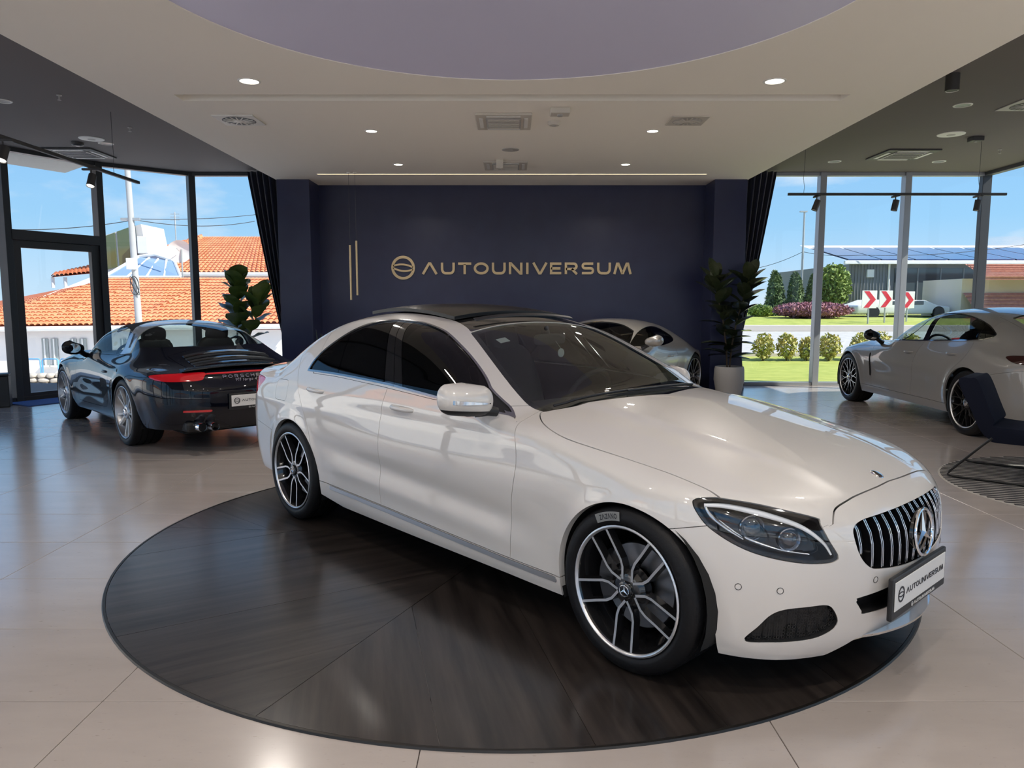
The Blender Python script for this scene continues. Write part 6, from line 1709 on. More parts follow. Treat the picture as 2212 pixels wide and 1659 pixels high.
# ------------------------------------------------------------------ mat, bin, rug, lounge chair
mb = MB(); mb.box((0, 0, .006), (1.15, .62, .012)); o = mb.build('door_mat', mat('blue mat', (.035, .10, .30), .9, bump_=(200, .4)), bevel=.004); o.location = (-6.86, 11.06, 0); o.rotation_euler = (0, 0, math.atan2(11.0 - 12.27, -7.43 + 6.74) + PI); tag(o, 'blue mat on the floor before the glass door', 'mat')
bn = empty('floor_box', (-7.30, 10.42, 0), .5, 'black upright box at the left edge of the floor', 'bin'); mb = MB(); mb.box((0, 0, .22), (.30, .30, .44)); mb.build('body', MATS.get('black plastic') or mat('black plastic', (.014, .014, .015), .45), bn, bevel=.012); mb = MB(); mb.box((0, 0, .455), (.31, .31, .03)); mb.build('lid', mat('black plastic', (.014, .014, .015), .45), bn, bevel=.008)
rug = empty('round_rug', (4.78, 5.68, 0), 0, 'round flat rug striped in dark and light grey under the lounge chair', 'rug'); RR = 1.24
mb = MB(); mb.lathe([(.0, .004), (RR, .004), (RR + .008, .0)], 90, 'z'); mb.build('base', mat('rug light', (.36, .34, .31), .95), rug)
M_rs = mat('rug dark', (.045, .043, .045), .95)
k = 0; y = -RR + .03
while y < RR - .02:
    hw = math.sqrt(RR * RR - y * y) - .01
    mb = MB(); mb.box((0, 0, .0045), (2 * hw, .026, .006)); o = mb.build('stripe', M_rs, rug); o.rotation_euler = (0, 0, -.30); o.location = (math.sin(.30) * y, math.cos(.30) * y, 0); y += .062
ch = empty('lounge_chair', (4.36, 5.98, .008), -.72, 'navy upholstered lounge chair on a black wire sled base', 'chair')
M_nf = mat('navy fabric', (.006, .008, .018), .9, spec=.2); M_bw = mat('black wire', (.012, .012, .012), .4)
# side view (x, z): back on the left, seat to the right
mb = MB(); prof = [(-.58, .80), (-.50, .83), (-.435, .80), (-.31, .50), (-.24, .44), (.55, .42), (.60, .38), (.58, .33), (-.22, .31), (-.33, .335), (-.40, .40), (-.47, .55)]
cs = crv([(a, b) for a, b in prof], 6)
mb.prism([(q[0], q[1]) for q in cs[::-1]], -.29, .29, lambda x, y, z: (x, z, y)); mb.build('seat_shell', M_nf, ch, bevel=.02, seg=3, smooth=50)
for sy in (-.38, .38):
    mb = MB(); mb.tube([(-.30, sy, .36), (-.36, sy, .30), (-.585, sy, .05), (-.60, sy, .018), (-.56, sy, .010), (.55, sy, .010), (.60, sy, .02), (.58, sy, .06), (.42, sy, .34)], .010, 8); mb.build('sled_frame', M_bw, ch, smooth=60)

# ------------------------------------------------------------------ plants
M_leaf = mat('fig leaf', (.045, .085, .018), .38, noise=(9, (.085, .13, .03), (1, 1, 1))); M_leaf2 = mat('rubber leaf', (.028, .042, .020), .22, noise=(6, (.055, .065, .032), (1, 1, 1)), coat=.3)
M_stem = mat('stem bark', (.10, .07, .045), .8); M_pot = mat('grey pot', (.42, .41, .40), .6); M_soil = mat('soil', (.03, .022, .016), .95)
def leaf_mesh(name, L, W, wavy, fold, m, tip=.15):
    mb = MB(); n = 10
    def fn(u, v):
        w = W * math.sin(PI * min(1, u * (1 - tip * .3) + .02)) ** .7 * (.75 + .5 * u if wavy else 1.0); t = 2 * v - 1
        if u > .97: w *= .25
        return (L * u, w * t * .5, fold * abs(t) * w - .25 * L * u * u * .6 + wavy * math.sin(u * 14 + t * 2) * .012 * abs(t))
    mb.grid(fn, n, 6); me = mb.mesh(name, smooth=80); me.materials.append(m); return me
def leaf(me, root, p, az, el, s=1.0, roll=0.0):
    o = put('leaf', me, None, root, p); o.rotation_euler = (roll, -el, az); o.scale = (s, s, s); return o
def pot(root, r, h_, m):
    mb = MB(); mb.lathe([(.0, 0), (r * .72, 0), (r * .80, .01), (r, h_ * .55), (r * .98, h_ * .9), (r * .93, h_), (r * .86, h_), (r * .86, h_ * .86), (.0, h_ * .86)], 40, 'z'); o = mb.build('pot', m, root, smooth=40)
    mb = MB(); mb.lathe([(.0, h_ * .88), (r * .86, h_ * .88)], 32, 'z'); mb.build('soil', M_soil, root)
rnd = random.Random(5)
# rubber plant by the right pillar
rp = empty('rubber_plant', (3.44, 11.66, 0), 0, 'tall rubber plant with dark glossy leaves in a pale grey pot by the right pillar', 'plant')
pot(rp, .235, .47, M_pot); lm = leaf_mesh('leaf', .37, .23, 0, .12, M_leaf2)
for (pts, n) in (([(0, 0, .4), (.03, 0, .8), (.10, -.02, 1.25), (.22, -.03, 1.62), (.28, -.02, 1.84)], 30), ([(-.03, 0, .4), (-.06, 0, .8), (-.13, 0, 1.25), (-.22, .02, 1.60), (-.26, .02, 1.84)], 26)):
    mb = MB(); mb.tube(pts, [.014, .013, .011, .009, .005], 7); mb.build('stem', M_stem, rp, smooth=60)
    for k in range(n):
        t = .12 + .88 * k / (n - 1); i = min(int(t * 4), 3); u = t * 4 - i; p = Vector(pts[i]) * (1 - u) + Vector(pts[i + 1]) * u
        leaf(lm, rp, tuple(p), k * 2.4 + rnd.uniform(-.3, .3), (.15 + .7 * t if t < .95 else 1.3) + rnd.uniform(-.25, .2), rnd.uniform(.9, 1.25) * (1.0 if t < .9 else .8))
# fiddle-leaf fig behind the black car
fg = empty('fig_plant', (-4.45, 11.98, 0), 0, 'fiddle-leaf fig with broad wavy leaves behind the black car', 'plant')
pot(fg, .22, .42, M_pot); lf = leaf_mesh('leaf', .40, .34, 1, .10, M_leaf)
for (pts, n) in (([(0, 0, .4), (.0, 0, .9), (.02, 0, 1.3), (.04, 0, 1.62), (.05, 0, 1.80)], 20), ([(.04, 0, .4), (.14, 0, .8), (.27, 0, 1.1), (.36, 0, 1.36), (.40, 0, 1.52)], 12)):
    mb = MB(); mb.tube(pts, [.016, .014, .012, .010, .006], 7); mb.build('stem', M_stem, fg, smooth=60)
    for k in range(n):
        t = .30 + .70 * k / (n - 1); i = min(int(t * 4), 3); u = t * 4 - i; p = Vector(pts[i]) * (1 - u) + Vector(pts[i + 1]) * u
        leaf(lf, fg, tuple(p), k * 2.4 + rnd.uniform(-.4, .4), .35 + .75 * t + rnd.uniform(-.2, .2), rnd.uniform(.75, 1.05))
# snake plant by the navy wall
sp_ = empty('snake_plant', (-3.02, 11.75, 0), 0, 'small snake plant with upright blades at the foot of the left pillar', 'plant'); pot(sp_, .15, .34, M_pot)
for k in range(9):
    a = 2.4 * k; mb = MB(); L_ = .55 + .07 * (k % 4); mb.grid(lambda u, v: (.03 * math.cos(a) + .10 * u * math.cos(a) + .028 * (2 * v - 1) * (1 - u ** 3) * math.sin(a), .03 * math.sin(a) + .10 * u * math.sin(a) - .028 * (2 * v - 1) * (1 - u ** 3) * math.cos(a), .3 + L_ * u), 8, 2); mb.build('leaf', M_leaf2, sp_, smooth=60)
# ------------------------------------------------------------------ outside: ground
M_lawn = mat('lawn', (.30, .35, .06), .9, noise=(3.0, (.40, .43, .09), (1, 1, 1)), bump_=(60, .6)); M_pave = mat('pale paving', (.70, .67, .63), .85, noise=(2, (.76, .73, .69), (1, 1, 1))); M_road = mat('asphalt', (.42, .41, .39), .9, noise=(4, (.48, .465, .44), (1, 1, 1)))
def ground(name, pts, m, label=None):
    mb = MB(); mb.add(pts, [tuple(range(len(pts)))]); o = struct(mb.build(name, m))
    if label: o['label'] = label
    return o
mb = MB(); mb.grid(lambda u, v: (-60 + 63.9 * u, -20 + 140 * v, -.10 - (.62 * max(0, min(1, (-20 + 140 * v - 14) / 6)) + .7 * max(0, min(1, (-20 + 140 * v - 20) / 8)))), 1, 140); struct(mb.build('ground_left', M_pave))
def rz(y): return -.06 + .82 * max(0, min(1, (y - 19.5) / 8.5)) + .25 * max(0, min(1, (y - 28) / 14))
mb = MB(); mb.grid(lambda u, v: (3.9 + 70 * u, 13.35 + 7.15 * v, rz(13.35 + 7.15 * v) + .0), 1, 8); struct(mb.build('lawn_right', M_lawn))
mb = MB(); mb.grid(lambda u, v: (3.9 + 70 * u, 20.5 + 5.3 * v, rz(20.5 + 5.3 * v) - .01), 1, 8); struct(mb.build('road_right', M_road))
mb = MB(); mb.grid(lambda u, v: (3.9 + 70 * u, 25.8 + 95 * v, rz(25.8 + 95 * v) + .06), 1, 24); struct(mb.build('verge_right', M_lawn))
ground('ground_east', [(8.6, -40, -.08), (90, -40, -.08), (90, 13.36, -.08), (8.6, 13.36, -.08)], M_pave)
ground('ground_south', [(-60, -60, -.08), (90, -60, -.08), (90, -4.2, -.08), (-60, -4.2, -.08)], M_pave)
mb = MB(); mb.box((22, 25.7, .62), (36, .22, .22)); tag(mb.build('kerb', mat('kerb stone', (.55, .50, .46), .85), bevel=.02), 'long pale kerb along the far side of the road', 'kerb')
mb = MB(); mb.box((22, 20.4, .04), (36, .18, .16)); tag(mb.build('kerb', MATS['kerb stone'], bevel=.02), 'low kerb between lawn and road', 'kerb')

# ------------------------------------------------------------------ shrubs and trees
def foliage(name, n, place, size, m, parent, seed):
    """many small leaf blades as one crown"""
    r = np.random.RandomState(seed); P = np.array([place(r) for _ in range(n)]); nrm = r.normal(size=(n, 3)); nrm /= np.linalg.norm(nrm, axis=1)[:, None]
    t = np.cross(nrm, r.normal(size=(n, 3))); t /= np.linalg.norm(t, axis=1)[:, None]; b = np.cross(nrm, t); s = size * r.uniform(.6, 1.3, (n, 1))
    V = np.stack([P - t * s, P - b * s * .45, P + t * s, P + b * s * .45], 1).reshape(-1, 3); k = 4 * np.arange(n)[:, None]
    F = np.concatenate([k + [0, 1, 2], k + [0, 2, 3]])
    me = np_mesh(name, V, F); me.materials.append(m); o = bpy.data.objects.new(name, me); link(o, parent); return o
M_hedge = mat('shrub leaf', (.30, .34, .08), .7, noise=(4, (.58, .46, .14), (1, 1, 1))); M_purple = mat('purple leaf', (.22, .085, .12), .7, noise=(3, (.38, .17, .20), (1, 1, 1))); M_cyp = mat('cypress leaf', (.085, .14, .055), .8, noise=(2, (.14, .20, .08), (1, 1, 1))); M_green = mat('tree leaf', (.16, .24, .05), .75, noise=(2, (.26, .33, .08), (1, 1, 1)))
def ball(rx, ry, rz_, z0):
    def f_(r):
        v = r.normal(size=3); v /= np.linalg.norm(v); v *= r.uniform(.55, 1.0); return (v[0] * rx, v[1] * ry, z0 + rz_ + v[2] * rz_)
    return f_
def gx(px, Y): return (px - 1106) / 1596 * Y
def gz(py, Y): return 1.445 + (657.5 - py) / 1596 * Y
Ys = 19.6
for i, (x0, x1, yt) in enumerate(((1627, 1672, 722), (1678, 1722, 722), (1726, 1762, 730), (1768, 1816, 722), (1838, 1880, 722), (1880, 1925, 718), (1935, 1990, 722))):
    x = gx((x0 + x1) / 2, Ys); w = gx(x1, Ys) - gx(x0, Ys); zt = gz(yt, Ys)
    r = empty('shrub', (x, Ys, rz(Ys)), 0, 'yellow-green young shrub along the road, number %s from the left curtain' % ('one two three four five six seven'.split()[i]), 'shrub', 'young shrubs along the road')
    foliage('foliage', 650, ball(w * .52, w * .5, (zt - rz(Ys)) * .52, .02), .055, M_hedge, r, 10 + i)
    mb = MB()
    for q in range(5): mb.tube([(0, 0, 0), (.16 * math.cos(q * 1.3), .16 * math.sin(q * 1.3), .45)], .01, 5)
    mb.build('stem', M_stem, r)
Yp = 31.0; zb = rz(Yp) + .05
r = empty('purple_hedge', (gx(1752, Yp), Yp, zb), 0, 'broad rounded purple-leaved hedge beyond the road', 'hedge'); foliage('foliage', 5200, ball(gx(1838, Yp) - gx(1752, Yp), 1.3, (gz(652, Yp) - zb) * .5, 0), .075, M_purple, r, 40)
mb = MB(); rounded(mb, (0, 0, .22), (2.4, 1.7, .36), p=2.4); mb.build('inner_twigs', M_purple, r, smooth=60)
Yc = 34.0
for i, px in enumerate((1668, 1690, 1712, 1733, 1752)):
    z0 = rz(Yc); zt = gz(588 + (7 * i) % 11, Yc); w = .44
    r = empty('cypress', (gx(px, Yc), Yc + .9 * (i % 2), z0), 0, 'dark columnar cypress in the row behind the purple hedge, number %s from the curtain' % ('one two three four five'.split()[i]), 'tree', 'row of cypresses')
    H_ = zt - z0
    def pl(rr, H_=H_):
        t = rr.uniform(0, 1) ** .8; a = rr.uniform(0, 2 * PI); q = w * (1 - t) ** .6 * (.5 + .5 * rr.uniform()) + .03; return (q * math.cos(a), q * math.sin(a), H_ * t)
    foliage('foliage', 2600, pl, .11, M_cyp, r, 60 + i); mb = MB(); mb.cyl((0, 0, 0), (0, 0, H_ * .85), .12, .04, 8); mb.build('trunk', M_stem, r)
for i, (px, pt, Y, wpx, lab) in enumerate(((1794, 572, 35.0, 38, 'bright green round tree behind the signs, beside the grey building'), (1640, 660, 33, 26, 'low dark bush left of the cypress row'), (1774, 600, 36.5, 16, 'darker slim tree between cypresses and the bright tree'))):
    z0 = rz(Y); H_ = gz(pt, Y) - z0; w = gx(1106 + wpx, Y)
    r = empty('leafy_tree', (gx(px, Y), Y, z0), 0, lab, 'tree'); foliage('foliage', 2600, ball(w, w * .8, H_ * .46, H_ * .1), .11, M_green, r, 80 + i); mb = MB(); mb.cyl((0, 0, 0), (0, 0, H_ * .6), .14, .06, 8); mb.build('trunk', M_stem, r)

# ------------------------------------------------------------------ chevron signs
M_sw = mat('sign white', (.80, .78, .75), .5); M_sr = mat('sign red', (.62, .02, .04), .45); M_post = mat('galvanised post', (.45, .46, .46), .45, .6)
for i, (x0, x1, yt, yb) in enumerate(((1857, 1889, 628, 666), (1896, 1921, 628, 665), (1944, 1968, 630, 666))):
    Y = 27.6 + .5 * i; cx = gx((x0 + x1) / 2, Y); cz = gz((yt + yb) / 2, Y); w = gx(x1, Y) - gx(x0, Y); h_ = gz(yt, Y) - gz(yb, Y); w = max(w, .5)
    r = empty('chevron_sign', (cx, Y, rz(Y)), 0, ('left', 'middle', 'right')[i] + ' one of three red and white chevron road signs', 'road sign', 'chevron road signs'); c0 = cz - rz(Y)
    mb = MB(); mb.box((0, 0, c0), (w, .02, h_)); mb.build('board', M_sw, r, bevel=.006)
    a, b = w * .5, h_ * .46
    mb = MB(); mb.prism([(-a * .75, -b), (-a * .05, -b), (a * .85, 0), (-a * .05, b), (-a * .75, b), (a * .12, 0)], .011, .016, lambda x, y, z: (x, -z, c0 + y)); mb.build('arrow', M_sr, r)
    mb = MB(); mb.cyl((0, .04, -.05), (0, .04, c0 + h_ * .4), .03, n=10); mb.build('post', M_post, r)

# ------------------------------------------------------------------ grey building with solar panels, brick-roofed house
Yb = 36.0; xb0 = gx(1826, Yb); zb0 = rz(Yb)
M_bd = mat('dark cladding', (.20, .205, .215), .6); M_bw = mat('white fascia', (.78, .78, .77), .6); M_sol = mat('solar panel', (.045, .075, .17), .15, coat=.5); M_bg = mat('dark shop glass', (.06, .075, .085), .08, spec=.8)
bd = empty('office_building', (xb0, Yb, zb0), 0, 'dark grey flat-fronted building with solar panels on its white-edged roof', 'building')
zt = gz(572, Yb) - zb0; BW = gx(2420, Yb) - xb0
mb = MB(); mb.box((BW / 2, 5, zt / 2), (BW, 10, zt)); mb.build('walls', M_bd, bd)
mb = MB(); mb.box((BW / 2 - .1, -.35, zt + .06), (BW + .6, .14, .16)); mb.build('gutter', M_bw, bd, bevel=.02)
mb = MB(); mb.add([(-.12, -.4, zt + .10), (BW + .2, -.4, zt + .10), (BW + .2, 6, zt + 1.35), (-.12, 6, zt + 1.35)], [(0, 1, 2, 3)]); ro = mb.build('roof', M_bw, bd)
for k in range(14):
    x0 = -.05 + k * 1.62
    mb = MB(); s_ = 1.25 / 6.4
    z_ = lambda y: zt + .10 + (y + .4) * s_ + .06
    mb.add([(x0, .0, z_(0)), (x0 + 1.54, 0, z_(0)), (x0 + 1.54, 4.6, z_(4.6)), (x0, 4.6, z_(4.6)), (x0, 0, z_(0) - .05), (x0 + 1.54, 0, z_(0) - .05)], [(0, 1, 2, 3), (4, 5, 1, 0)]); mb.build('solar_panel', M_sol, bd)
for (a, b) in ((2.2, 6.6), (7.3, 10.4), (10.7, 13.8)):
    o = MB(); o.box(((a + b) / 2, -.03, zt * .52), (b - a, .05, zt * .80)); w_ = o.build('window', M_bg, bd)
    for k in range(1, 4):
        mb = MB(); x = a + (b - a) * k / 4; mb.box((x, -.07, zt * .52), (.05, .04, zt * .8)); mb.build('window_bar', M_bd, w_)
for k in range(26):
    mb = MB(); mb.box((.15 + k * .075 if k < 26 else 0, -.02, zt / 2), (.03, .05, zt)); mb.build('cladding_rib', M_bd, bd) if k % 2 == 0 else None
mb = MB(); mb.cyl((1.9, -.08, 0), (1.9, -.08, zt), .05); mb.build('downpipe', M_bw, bd)
mb = MB(); mb.box((1.0, -.08, zt * .82), (.34, .12, .38)); mb.build('wall_box', M_bw, bd, bevel=.02)
M_brick = mat('brick red roof', (.34, .13, .09), .85, noise=(8, (.44, .19, .13), (1, 1, 1)))
Yh = 30.0; hx = gx(2118, Yh); hz = rz(Yh); bh = empty('brick_house', (hx, Yh, hz), 0, 'low house with two brick-red tiled roof slopes at the right edge', 'house')
for (pa, pb, nm) in ((600, 568, 'upper_roof'), (690, 632, 'lower_roof')):
    za, zb_ = gz(pa, Yh) - hz, gz(pb, Yh) - hz
    sl = MB(); sl.add([(0, 0, za), (8, 0, za), (8, 1.4, zb_), (0, 1.4, zb_), (0, 0, za - .1), (8, 0, za - .1)], [(0, 1, 2, 3), (4, 5, 1, 0)]); o = sl.build(nm, M_brick, bh)
    for r_ in range(7):
        t = r_ / 7; mb = MB(); mb.cyl((0, 1.4 * t, za + (zb_ - za) * t + .03), (8, 1.4 * t, za + (zb_ - za) * t + .03), .045, n=6); mb.build('tile_course', M_brick, o)
mb = MB(); mb.box((4, 3, (gz(600, Yh) - hz) / 2), (8, 3, gz(600, Yh) - hz)); mb.build('walls', mat('cream wall', (.62, .55, .45), .8), bh)
mb = MB(); mb.box((4, .6, (gz(690, Yh) - hz) / 2), (8, .8, gz(690, Yh) - hz)); mb.build('porch_wall', MATS['cream wall'], bh)
# van and barrier behind the signs
vn = empty('white_car', (gx(1925, 32.9), 32.9, rz(32.9)), 0, 'white car parked low in front of the grey building', 'car'); mb = MB(); mb.prism([(-2.0, .2), (2.0, .2), (2.0, .50), (1.5, .55), (.9, .78), (-1.2, .80), (-1.7, .62), (-2.0, .55)], -.9, .9, lambda x, y, z: (x, z, y)); mb.build('body', M_bw, vn, bevel=.06, smooth=40)
for x in (-1.3, 1.5):
    mb = MB(); mb.cyl((x, -.92, .26), (x, -.75, .26), .26, n=20); mb.build('wheel', mat('tyre rubber', (.018, .018, .019), .62, bump_=(60, .15)), vn, smooth=40)
mb = MB(); mb.box((-.1, -.89, .66), (1.9, .04, .17)); mb.build('window', M_bg, vn, bevel=.02)
# street lamp on the right and cables
lp = empty('street_lamp', (gx(1726, 36.8), 36.8, rz(36.8)), 0, 'thin tall street lamp behind the cypresses', 'street lamp'); H_ = gz(462, 36.8) - rz(36.8); mb = MB(); mb.cyl((0, 0, 0), (0, 0, H_), .07, .045, 8); mb.build('pole', M_post, lp); mb = MB(); mb.box((-.05, 0, H_), (.35, .12, .06)); mb.build('head', M_post, lp)
def cable(p, q, sag, label, r=.012):
    mb = MB(); mb.tube([(p[0] + (q[0] - p[0]) * t, p[1] + (q[1] - p[1]) * t, p[2] + (q[2] - p[2]) * t - sag * 4 * t * (1 - t)) for t in [k / 14 for k in range(15)]], r, 5); tag(mb.build('overhead_cable', M_wire, smooth=60), label, 'cable')
cable((gx(1600, 38), 38, gz(585, 38)), (gx(1726, 36.8), 36.8, gz(546, 36.8)), .15, 'cable rising from the left to the thin street lamp'); cable((gx(1726, 36.8), 36.8, gz(546, 36.8)), (gx(1850, 35.5), 35.5, gz(553, 35.5)), .1, 'cable from the thin street lamp to the grey building'); cable((gx(1850, 35.5), 35.5, gz(553, 35.5)), (gx(2260, 34), 34, gz(520, 34)), .25, 'cable passing above the solar panels')

# ------------------------------------------------------------------ left: tiled houses
M_tile_o = mat('orange roof tile', (.62, .20, .085), .8, noise=(1.6, (.72, .28, .13), (1, 1, 1))); M_tile_d = mat('orange tile deep', (.42, .12, .05), .85); M_wallw = mat('white render', (.80, .77, .75), .8, noise=(1.0, (.74, .72, .71), (1, 1, 1))); M_pink = mat('pale pink render', (.66, .56, .54), .8)
def tiled_slope(name, parent, p0, p1, p2, p3, nc, m=None):
    """roof slope p0-p1 eave, p3-p2 ridge; rolled tile columns as ribs"""
    p0, p1, p2, p3 = map(Vector, (p0, p1, p2, p3)); nrm = (p1 - p0).cross(p3 - p0).normalized()
    mb = MB(); mb.add([tuple(p) for p in (p0, p1, p2, p3)], [(0, 1, 2, 3)]); o = mb.build(name, M_tile_d, parent)
    nr = 14
    me = None
    for k in range(nc):
        t = (k + .5) / nc; a = p0.lerp(p1, t); b = p3.lerp(p2, t); wd = (p1 - p0).length / nc; d = (p1 - p0).normalized()
        mb = MB(); R = []
        rows = max(4, int((b - a).length / .38))
        for j in range(rows):
            for e in (0.0, 1.0):
                c = a.lerp(b, (j + e) / rows); lift = .05 * (1 - e) + .012
                R.append([tuple(c + d * (wd * .46 * math.cos(q)) + nrm * (lift + wd * .34 * math.sin(q))) for q in (PI, PI * .75, PI * .5, PI * .25, 0)])
        mb.rings(R, False, False, False); mb.build('tile_column', M_tile_o, o, smooth=50)
    return o
def LP(px, py, Y): return (gx(px, Y), Y, gz(py, Y))
# near house with long low roof
Y1 = 30.0; hs = empty('tiled_house', LP(320, 800, Y1), 0, 'long low white house with a broad orange tiled roof across the street', 'house'); ox = Vector(hs.location)
rel = lambda p: tuple(Vector(p) - ox)
eL, eR = LP(-90, 707, Y1), LP(640, 700, Y1)
tiled_slope('front_roof', hs, rel(eL), rel(eR), rel(LP(700, 604, Y1 + 5.5)), rel(LP(252, 604, Y1 + 5.5)), 56)
tiled_slope('side_roof', hs, rel(LP(-260, 700, Y1 + 3)), rel(eL), rel(LP(252, 604, Y1 + 5.5)), rel(LP(150, 640, Y1 + 7)), 26)
mb = MB(); a_, b_ = Vector(eL) - ox, Vector(eR) - ox; zE = a_.z - .10; mb.box(((a_.x + b_.x) / 2, 4.2, zE / 2 - .8), (b_.x - a_.x - .6, 7.6, zE + 1.6)); wl_ = mb.build('walls', M_wallw, hs)
mb = MB(); mb.tube([tuple(a_ + Vector((0, -.05, -.08))), tuple(b_ + Vector((0, -.05, -.08)))], .10, 8); mb.build('gutter', M_bw, hs, smooth=60)
for (x0, x1) in ((78, 92), (98, 113), (140, 154), (160, 176), (250, 262)):
    zt_ = gz(732, Y1) - ox.z; zb_ = gz(790, Y1) - ox.z; xa, xb_ = gx(x0, Y1) - ox.x, gx(x1, Y1) - ox.x
    mb = MB(); mb.box(((xa + xb_) / 2, .38, (zt_ + zb_) / 2), (xb_ - xa, .06, zt_ - zb_)); w_ = mb.build('window', mat('pale window glass', (.30, .33, .33), .1, spec=.8), hs)
    mb = MB(); mb.box(((xa + xb_) / 2, .33, (zt_ + zb_) / 2), (.05, .05, zt_ - zb_)); mb.build('window_bar', M_bw, w_)
    mb = MB(); mb.box(((xa + xb_) / 2, .33, zb_ - .04), (xb_ - xa + .14, .10, .07)); mb.build('sill', M_bw, w_)
# upper house behind on the right
Y2 = 44.0; h2 = empty('tiled_house', LP(480, 640, Y2), 0, 'upper house with a hipped orange tiled roof behind the long roof', 'house'); ox2 = Vector(h2.location); rel2 = lambda p: tuple(Vector(p) - ox2)
tiled_slope('front_roof', h2, rel2(LP(330, 592, Y2)), rel2(LP(680, 592, Y2)), rel2(LP(640, 517, Y2 + 6)), rel2(LP(450, 517, Y2 + 6)), 34)
tiled_slope('side_roof', h2, rel2(LP(300, 560, Y2 + 8)), rel2(LP(330, 592, Y2)), rel2(LP(450, 517, Y2 + 6)), rel2(LP(430, 525, Y2 + 8)), 12)
mb = MB(); A, B = Vector(LP(340, 594, Y2)) - ox2, Vector(LP(680, 650, Y2)) - ox2; mb.box(((A.x + B.x) / 2, 3.5, A.z - 3.0), (B.x - A.x, 6.5, 6.0)); mb.build('walls', M_pink, h2)
mb = MB(); mb.tube([rel2(LP(330, 593, Y2 - .1)), rel2(LP(680, 593, Y2 - .1))], .11, 6); mb.build('gutter', M_bw, h2)
# glazed tower block with slanted roof and skylight
Y3 = 40.0; tb_ = empty('glass_block', LP(260, 600, Y3), 0, 'white block with tall mirrored windows and a slanting top behind the utility pole', 'building'); ox3 = Vector(tb_.location); rel3 = lambda p: tuple(Vector(p) - ox3)
def slabp(pts, depth, nm, m):
    mb = MB(); n = len(pts); f_ = [Vector(rel3(LP(x, y, Y3))) for x, y in pts]; bk = [q + Vector((0, depth, 0)) for q in f_]
    mb.add([tuple(q) for q in f_ + bk], [tuple(range(n)), tuple(range(2 * n - 1, n - 1, -1))] + [(i, (i + 1) % n, n + (i + 1) % n, n + i) for i in range(n)]); return mb.build(nm, m, tb_)
slabp([(205, 522), (318, 488), (330, 560), (330, 640), (205, 640)], 2.6, 'walls', mat('grey render', (.52, .51, .50), .8))
for q in ([(217, 522), (262, 506), (264, 578), (224, 588)], [(267, 504), (296, 494), (299, 568), (269, 577)]):
    o = slabp(q, -.06, 'window', mat('olive glass', (.10, .12, .05), .06, spec=.9))
slabp([(300, 492), (306, 490), (312, 560), (306, 562)], -.08, 'corner_trim', M_bg)
mb = MB(); c = Vector(rel3(LP(322, 532, Y3 - .3))); mb.box(tuple(c), (.55, .35, .9)); mb.build('air_unit', M_bw, tb_, bevel=.03)
sk = empty('skylight', LP(310, 605, 37), 0, 'low glazed skylight with white bars between the tiled roofs', 'skylight'); so = Vector(sk.location); rs = lambda p: tuple(Vector(p) - so)
P5 = [LP(232, 600, 37), LP(398, 600, 37), LP(385, 565, 38.5), LP(345, 552, 38.5), LP(310, 556, 38.5)]
mb = MB(); mb.add([rs(p) for p in P5], [(0, 1, 2, 3, 4)]); mb.build('glazing', mat('skylight glass', (.22, .32, .45), .08, spec=.9), sk)
for a, b in ((0, 1), (1, 2), (2, 3), (3, 4), (4, 0)):
    mb = MB(); mb.tube([rs(P5[a]), rs(P5[b])], .08, 6); mb.build('frame_bar', M_bw, sk)
for t in (.3, .55, .78):
    mb = MB(); q0 = Vector(P5[0]).lerp(Vector(P5[1]), t); q1 = Vector(P5[4]).lerp(Vector(P5[2]), t); mb.tube([rs(q0), rs(q1)], .06, 6); mb.build('frame_bar', M_bw, sk)
# far-left pitched white roof strip and little terrace roof
mb = MB(); mb.add([rel(LP(100, 640, 33.5)), rel(LP(215, 596, 38)), rel(LP(215, 606, 38)), rel(LP(104, 648, 33.5)), rel(LP(100, 640, 34)), rel(LP(215, 596, 38.5)), rel(LP(215, 606, 38.5)), rel(LP(104, 648, 34))], [(0, 1, 2, 3), (7, 6, 5, 4), (0, 4, 5, 1), (3, 2, 6, 7)]); mb.build('verge_flashing', M_bw, hs)
tr_ = empty('terrace_roof', LP(160, 600, 39), 0, 'small orange tiled terrace roof on posts seen through the door', 'roof'); to = Vector(tr_.location)
tiled_slope('roof_slope', tr_, tuple(Vector(LP(120, 600, 39)) - to), tuple(Vector(LP(205, 592, 39)) - to), tuple(Vector(LP(205, 576, 41)) - to), tuple(Vector(LP(130, 592, 41)) - to), 9)
for px in (123, 150):
    mb = MB(); mb.cyl(tuple(Vector(LP(px, 600, 39.2)) - to), tuple(Vector(LP(px, 622, 39.2)) - to), .09, n=8); mb.build('post', M_bw, tr_)
# utility pole, dish, aerial, cables, fence, stone wall
Yp_ = 24.0; up = empty('utility_pole', (gx(305, Yp_), Yp_, -1.0), 0, 'pale grey concrete utility pole with cable boxes', 'utility pole'); H_ = gz(330, Yp_) + 3.2
mb = MB(); mb.cyl((0, 0, 0), (-.20, 0, H_), .115, .075, 12); mb.build('mast', mat('concrete pole', (.40, .40, .40), .8), up, smooth=50)
zz = lambda py: gz(py, Yp_) + 1.0
mb = MB(); mb.box((-.10, -.15, zz(572)), (.26, .2, .36)); mb.build('junction_box', M_bw, up, bevel=.02)
mb = MB()
for k in range(4): mb.tube([(-.05 + .14 * math.cos(t + k), -.12, zz(618) + .30 * math.sin(t)) for t in [2 * PI * q / 14 for q in range(14)]], .010, 5, True)
mb.build('cable_coil', M_wire, up)
mb = MB(); mb.box((-.12, -.02, zz(478)), (.6, .08, .08)); mb.build('crossarm', M_post, up)
